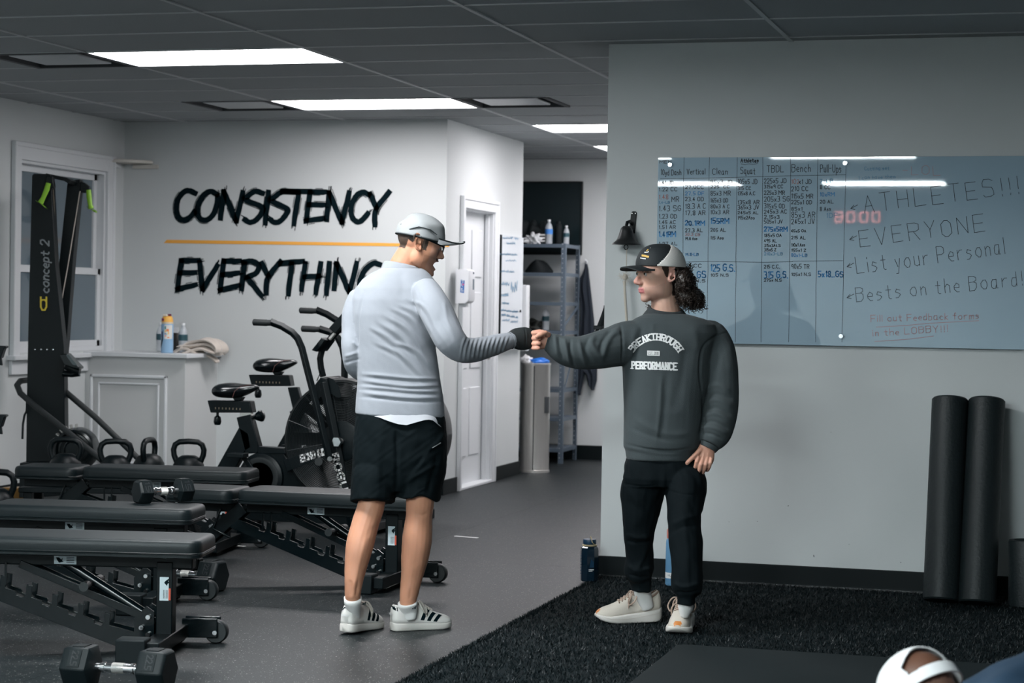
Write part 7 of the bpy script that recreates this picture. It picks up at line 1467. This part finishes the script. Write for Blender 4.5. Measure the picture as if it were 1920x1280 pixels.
    for _, P in st:
        Q = [(a/tw, b) for a, b in P]; 
        for i in range(len(Q)-1): ribbon(q, [arch(*Q[i]), arch(*Q[i+1])], 2.7, onto, ext=True)
        for (a, b) in (Q[0], Q[-1]):
            if b < .3 or b > 11.2: ribbon(q, [arch(a-2.2/tw*1.0, b), arch(a+2.2/tw*1.0, b)], 2.0, onto)
    q.build('chest_lettering', M['white_ink'], so, fix=False)
    q = MB()
    slabtext(q, 'PERFORMANCE', (0, 0, 83, lambda a, b: (1185+a, 690.5+a*.032-b)), 12.5, 3.0, .30, 2.4, .60); q.build('chest_lettering', M['white_ink'], so, fix=False)
    q = MB(); 
    for j in range(9): ribbon(q, [(1213.5, 657.6+j), (1237, 658.4+j)], 1.25, onto, ext=False)
    bo = q.build('chest_badge', M['white_ink'], so, fix=False); q = MB(); write(q, 'EST. 2018', lambda a, b: onto(1215.5+a, 664.5-b+a*.02, .0032), 0, 0, 5.2, .75, fit=19); q.build('badge_lettering', M['emblem'], bo, fix=False)
    # rib collar, hem rib lines
    R = []; c, s_ = sell(2.2, 44)
    for (py_, xl, xr, d, dz) in ((594, 1204, 1294, .108, 0), (589, 1208, 1290, .102, 0), (583, 1213, 1285, .091, 0), (578, 1217, 1281, .082, 0), (576, 1220, 1278, .075, 0), (578, 1223, 1275, .069, 0), (590, 1226, 1272, .062, 0)):
        cen = at((xl+xr)/2, py_, 8.335); ra = (xr-xl)/2*8.33/F_PX; ring = cen+np.outer(c*ra, HX)+np.outer(s_*d, HD); ring[:, 2] += -.018*(-s_*.5+.5)+.014*(s_*.5+.5)-.004*c; R.append(ring)
    MB().rings(R, caps=False).build('rib_collar', mat('charcoal_rib', (.018, .024, .027), .9, bump=.6, bscale=200), t, smooth=True, auto=0)
    MB().tube([at(1331, 834, 8.245), at(1327.5, 841, 8.242)], [.038, .034], 24, rb=[.042, .036]).build('cuff', sm, t, smooth=True)
    MB().tube([at(1030, 641, 8.2), at(1025, 639.5, 8.2)], [.036, .032], 24).build('cuff', sm, t, smooth=True)
    # ---- joggers
    tm = mat('black_joggers', (.0014, .0042, .0058), .85, spec=.15, bump=.2, bscale=300)
    P = [slices([(845, 1180, 1300, .112), (870, 1172, 1312, .120), (895, 1168, 1320, .124), (910, 1170, 1318, .112)], zt, n=2.6),
         limb([(1212, 872, 8.33, 26, .06), (1207, 902, 8.33, 40, .10), (1203, 945, 8.34, 37.5, .09), (1198, 985, 8.35, 31.5, .075), (1197, 1012, 8.37, 27.5, .070), (1199, 1045, 8.39, 26, .066), (1198, 1072, 8.40, 28, .070), (1201, 1086, 8.41, 22, .056), (1203, 1096, 8.41, 19.5, .05), (1203, 1108, 8.41, 19.5, .048)], cap1=False),
         limb([(1278, 872, 8.31, 26, .06), (1284, 902, 8.28, 39, .10), (1285, 945, 8.23, 35, .09), (1283, 985, 8.2, 30.5, .078), (1286, 1018, 8.18, 31, .072), (1288, 1055, 8.16, 29.5, .070), (1288, 1090, 8.15, 30, .07), (1287, 1108, 8.15, 27, .066), (1286, 1117, 8.15, 19, .05), (1286, 1133, 8.15, 17.5, .046)], cap1=False)]
    me = merge('joggers', P, .0045, 4)
    F = [([(1164, 906), (1200, 911), (1240, 910)], 1.6, -.003), ([(1250, 918), (1280, 926), (1318, 928)], 1.6, -.003), ([(1250, 880), (1250, 940), (1248, 1000)], 3, -.002), ([(1256, 985), (1285, 972), (1312, 965)], 5, .005), ([(1256, 1000), (1280, 988), (1312, 985)], 4, -.004), ([(1172, 1000), (1195, 1008), (1222, 1004)], 4, .005), ([(1172, 1012), (1198, 1018), (1224, 1012)], 3, -.005),
         ([(1174, 1060), (1198, 1070), (1224, 1062)], 4, .006), ([(1176, 1076), (1200, 1082), (1222, 1080)], 2.5, -.006), ([(1260, 1092), (1285, 1100), (1314, 1092)], 4, .006), ([(1264, 1108), (1288, 1112), (1312, 1106)], 2.5, -.006), ([(1195, 900), (1192, 960), (1190, 1000)], 7, .003), ([(1275, 940), (1285, 1010), (1290, 1080)], 7, .004), ([(1215, 1020), (1205, 1050), (1190, 1075)], 4, .004)]
    fold(me, F, (.0022, 22), 15); mkobj('joggers', me, tm, t)
    # ---- cap
    capb = mat('black_cap_twill', (.008, .012, .015), .7, bump=.3, bscale=300); capw = mat('white_cap_mesh', (.80, .77, .74), .8, bump=.9, bscale=500)
    zb, rz = .034, .086
    seam = lambda q: q[0] > -.030+.088*(1-np.clip((q[2]-zb)/rz, 0, 1))**1.2
    for nm, m_, fn in (('cap_front', capb, seam), ('cap_mesh_back', capw, lambda q: not seam(q))):
        mb = cap_dome(B, O, S, zb=zb, rz=rz, rx=(.106, .104), ry=.085, cx=-.002, n=48, m=120, pred=fn); o = mb.build(nm, m_, t, smooth=True, auto=0, fix=False); s2 = o.modifiers.new('sol', 'SOLIDIFY'); s2.thickness = .002; s2.offset = 1
    mb, edge = brim_mb(B, O, S, x0=.080, x1=.168, z0=.036, droop=.004, curve=.016, hw=.076, th=.0045); mb.build('cap_brim', capb, t, smooth=True, auto=50)
    def cp(px, py): 
        d = ray(px, py); d = d/np.linalg.norm(d); return d
    cb = [o_ for o_ in t.children if o_.name.startswith('cap_front')][0]; cv = vco(cb.data); ct = BVHTree.FromPolygons([tuple(v) for v in cv], [tuple(p_.vertices) for p_ in cb.data.polygons])
    def oncap(px, py):
        d = ray(px, py); d = d/np.linalg.norm(d); h = ct.ray_cast(Vector(CP), Vector(d)); return (np.array(h[0])-d*.0045) if h[0] is not None else at(px, py, 8.24)
    yl = mat('cap_gold_thread', (.65, .40, .08), .6)
    q = MB(); ribbon(q, [(1209, 473), (1213, 465.5), (1219, 464)], 1.6, oncap); ribbon(q, [(1209, 473), (1215, 472.5), (1219, 464.5)], 1.6, oncap); q.build('cap_emblem', M['white_ink'], cb, fix=False)
    q = MB(); ribbon(q, [(1212.5, 470), (1215, 467.5)], 1.8, oncap); q.build('cap_emblem', yl, cb, fix=False)
    q = MB(); ribbon(q, [(1203, 478.5), (1209, 479.5), (1216.5, 481.5)], 3.6, oncap, ext=False); q.build('cap_lettering', yl, cb, fix=False)
    q = MB(); ribbon(q, [(1201, 483.5), (1206, 484.5), (1210, 485)], 1.6, oncap); q.build('cap_lettering', M['white_ink'], cb, fix=False)
    # ---- curly hair
    hm = mat('dark_curly_hair', (.014, .009, .007), .45, spec=.6, col2=(.040, .024, .017), vscale=60)
    rg = np.random.default_rng(4); hb = MB()
    blobs = [((1282, 528, 8.33), (20, .055, 26)), ((1286, 552, 8.33), (26, .065, 22)), ((1304, 560, 8.35), (16, .05, 16)), ((1281, 526, 8.27), (12, .03, 18))]
    for (c, r) in blobs:
        cc = at(*c); k = c[2]/F_PX; D_ = rg.normal(size=(10, 3)); q = MB(); R = []
        for i in range(1, 14):
            ph = math.pi*i/14; R.append([cc+HX*r[0]*k*math.sin(ph)*math.cos(u)+HD*r[1]*math.sin(ph)*math.sin(u)+U0*r[2]*k*math.cos(ph) for u in np.linspace(0, 2*np.pi, 20, endpoint=False)])
        hb.rings(R)
    core = merge('hair_core', [hb], .006, 3); fold(core, [], (.004, 60), 5); mkobj('hair', core, hm, t)
    cur = MB()
    def inside():
        while True:
            c, r = blobs[rg.choice(4, p=[.33, .36, .19, .12])]; d = rg.normal(size=3); d /= np.linalg.norm(d)
            if d@np.array(CF) > .55 and rg.random() < .7: continue
            k = c[2]/F_PX; return at(*c)+(HX*r[0]*k*d[0]+HD*r[1]*d[1]+U0*r[2]*k*d[2])*(.80+.22*rg.random()), d
    for k in range(760):
        p, d = inside(); L = .022+.030*rg.random(); R_ = .0035+.0035*rg.random(); tn = 1.6+1.8*rg.random(); ax = -U0*(.9)+(HX*d[0]+HD*d[1])*.6+rg.normal(size=3)*.25; ax /= np.linalg.norm(ax); e1 = np.cross(ax, HD+.1); e1 /= np.linalg.norm(e1); e2 = np.cross(ax, e1); ph = rg.uniform(0, 6.28)
        n = 13; T_ = np.linspace(0, 1, n); P = p+np.outer(T_*L-.3*L, ax)+np.outer(R_*np.cos(T_*tn*6.28+ph), e1)+np.outer(R_*np.sin(T_*tn*6.28+ph), e2)
        cur.tube(P, [.0011]*(n-1)+[.0005], 4, caps=False)
    for (px_, py_, n_) in ((1294, 497, 26), (1248, 506, 7), (1217, 572, 8)):
        for k in range(n_):
            z_ = 8.33 if px_ != 1217 else 8.36; 
            if px_ == 1250: z_ = 8.245
            p = at(px_+rg.normal()*(3 if px_ != 1250 else 3.5), py_+rg.normal()*(6 if px_ == 1294 else 3.5), z_+rg.normal()*.008); ph = rg.uniform(0, 6.28); T_ = np.linspace(0, 1, 11)
            P = p+np.outer(T_*.02, -U0)+np.outer(.004*np.cos(T_*9+ph), HX)+np.outer(.004*np.sin(T_*9+ph), HD); cur.tube(P, .0010, 4, caps=False)
    ho = cur.build('curls', hm, t, smooth=True, auto=0, fix=False); ho['kind'] = 'stuff'
    # ---- shoes, socks
    for pts in ([(1203, 1100, 8.41, 16, .036), (1205, 1112, 8.42, 16, .028), (1209, 1124, 8.425, 14, .022), (1214, 1138, 8.43, 12, .018)], [(1286, 1122, 8.16, 15, .038), (1286, 1134, 8.16, 14.5, .036), (1285, 1144, 8.16, 13, .030), (1284, 1152, 8.16, 9, .020)]):
        limb(pts, cap0=False, k=24).build('sock', M['sock'], t, smooth=True, auto=0)
    th = math.radians(10); dv = -HX*math.cos(th)-HD*math.sin(th); h = onz(1238, 1163, 0.010); h[2] = .006; shoe(h, dv, t, 'runner', 1, L=.280)
    th = math.radians(72); dv = -HX*math.cos(th)*.6-HD*math.sin(th); h = onz(1285, 1196, 0); dv = dv/np.linalg.norm(dv); toe = onz(1270, 1194, .0); h = toe-dv*.275; h[2] = .006; shoe(h, dv, t, 'runner', -1, L=.280)
    return t
man_sweatshirt()
# ================================================================ person in the foreground, lower right
def crouching():
    Z = 4.6; U0 = np.array([0, 0, 1.0])
    t = thing('person', at(1800, 1500, Z)*np.array([1, 1, 0])+np.array([0, 0, 0]), 'person in white backwards cap and blue shirt bent low at the lower right corner', 'person')
    O = at(1733, 1316, Z); Fw = -HX*.30+HD*.62-U0*.72; Fw /= np.linalg.norm(Fw); Uh = -HX*.25+U0*.55+HD*.40; Uh = Uh-(Uh@Fw)*Fw; Uh /= np.linalg.norm(Uh); B = np.stack([Fw, np.cross(Uh, Fw), Uh], 1); S = 1.0
    # head looks down and away, the back of it (with the cap opening) turned to the camera
    parts = [xf(head_mesh(), B, O, S)]+[xf(ear_mb(s), B, O, S) for s in (-1, 1)]
    def L3(pts, rr, k=20):
        P = np.array([np.array(p, float) for p in pts]); q = MB(); t_ = np.linspace(0, 1, len(P)); T_ = np.linspace(0, 1, len(P)*5); PP = np.stack([np.interp(T_, t_, P[:, i]) for i in range(3)], 1); R_ = np.interp(T_, t_, rr); q.tube(PP, R_, k); return q
    nk = O-Uh*.05-Fw*.03
    def G(x, y, z): return O+HX*x+HD*y+np.array([0, 0, z-O[2]])
    sh = G(.24, -.02, .36); hip = G(.80, -.10, .34)
    parts.append(L3([O-Uh*.03-Fw*.02, G(.10, -.04, .42), G(.2, -.04, .40)], [.055, .058, .07]))
    parts.append(L3([G(.16, -.04, .38), G(.30, -.04, .38), G(.50, -.05, .37), G(.70, -.05, .33), G(.86, -.05, .26)], [.09, .14, .14, .14, .13]))
    for s in (-1, 1):
        parts.append(L3([G(.24, s*.15-.04, .36), G(.14, s*.20-.04, .20), G(.02, s*.20-.02, .07), G(-.12, s*.13, .045), G(-.20, s*.10, .04)], [.055, .047, .04, .032, .028]))
        hb_ = G(-.20, s*.10, .04); parts.append(L3([hb_, hb_-HX*.05, hb_-HX*.09], [.026, .034, .030]))
        for k in range(4): f0 = hb_-HX*.085+HD*(.022*(k-1.5)); parts.append(L3([f0, f0-HX*.035+U0*.008, f0-HX*.065-U0*.006, f0-HX*.08-U0*.014], [.010, .009, .0085, .007], 8))
        parts.append(L3([hb_-HX*.03-HD*s*.02, hb_-HX*.06-HD*s*.05, hb_-HX*.085-HD*s*.055], [.013, .011, .009], 8))
        parts.append(L3([G(.84, s*.10-.05, .27), G(.70, s*.14-.05, .14), G(.55, s*.15-.05, .08)], [.095, .075, .06])); parts.append(L3([G(.55, s*.15-.05, .075), G(.75, s*.14-.05, .06), G(.95, s*.12-.05, .05), G(1.03, s*.12-.05, .05)], [.06, .055, .038, .035]))
    me = merge('body', parts, .006, 3); V = vco(me); q = ((V-O)@B)/S; C = np.tile(np.array([.40, .22, .16]), (len(V), 1)); hh = np.linalg.norm(q, axis=1) < .16; hair = hh & (q[:, 0] < .03) & (q[:, 2] > .0); C[hair] = (.10, .045, .028); paint(me, C); mkobj('body', me, skin_mat('skin_foreground', None), t)
    bm_ = mat('blue_shirt', (.0016, .018, .042), .85, bump=.3, bscale=300)
    sp = [L3([G(.055, -.15, .415), G(.14, -.14, .42), G(.24, -.11, .425), G(.38, -.08, .43), G(.50, -.06, .42), G(.70, -.05, .36), G(.84, -.05, .30)], [.085, .125, .150, .165, .17, .165, .15], 28)]
    for s in (-1, 1): sp.append(L3([G(.27, s*.14-.05, .38), G(.16, s*.21-.04, .24), G(.09, s*.22-.03, .16)], [.09, .07, .06]))
    me = merge('shirt', sp, .007, 6); fold(me, [], (.004, 12), 4); mkobj('blue_shirt', me, bm_, t)
    tm = [L3([G(.80, -.05, .32), G(.90, -.05, .25)], [.155, .145])]
    for s in (-1, 1): tm += [L3([G(.85, s*.09-.05, .26), G(.70, s*.14-.05, .14), G(.54, s*.15-.05, .085)], [.11, .09, .08]), L3([G(.54, s*.15-.05, .08), G(.75, s*.14-.05, .075), G(.98, s*.12-.05, .06)], [.08, .07, .05])]
    me = merge('trousers', tm, .007, 4); mkobj('dark_trousers', me, mat('dark_trousers', (.004, .008, .012), .8), t)
    for s in (-1, 1):
        f = MB(); f.tube([G(.98, s*.12-.05, .055), G(1.05, s*.12-.05, .05), G(1.10, s*.12-.05, .035)], [.045, .042, .03], 16); f.build('shoe', M['sole_w'], t, smooth=True)
    wm_ = mat('white_cotton_cap', (.56, .55, .56), .85, bump=.3, bscale=200)
    # backwards cap: opening with strap faces the camera
    zb, rz = .012, .108
    def pred(q): return not (q[0] < -.030 and abs(q[1]) < .066 and q[2] < zb+.084-9*q[1]**2 and q[2] > zb+.018)
    mb = cap_dome(B, O, S, zb=zb, rz=rz, rx=(.108, .112), ry=.090, n=90, m=220, pred=pred); o = mb.build('cap_crown', wm_, t, smooth=True, auto=0, fix=False); s2 = o.modifiers.new('sol', 'SOLIDIFY'); s2.thickness = .004; s2.offset = 1
    mb, e = brim_mb(B, O, S, x0=.085, x1=.165, z0=.020, droop=.01, curve=.02, hw=.078); mb.build('cap_brim', wm_, t, smooth=True)
crouching()
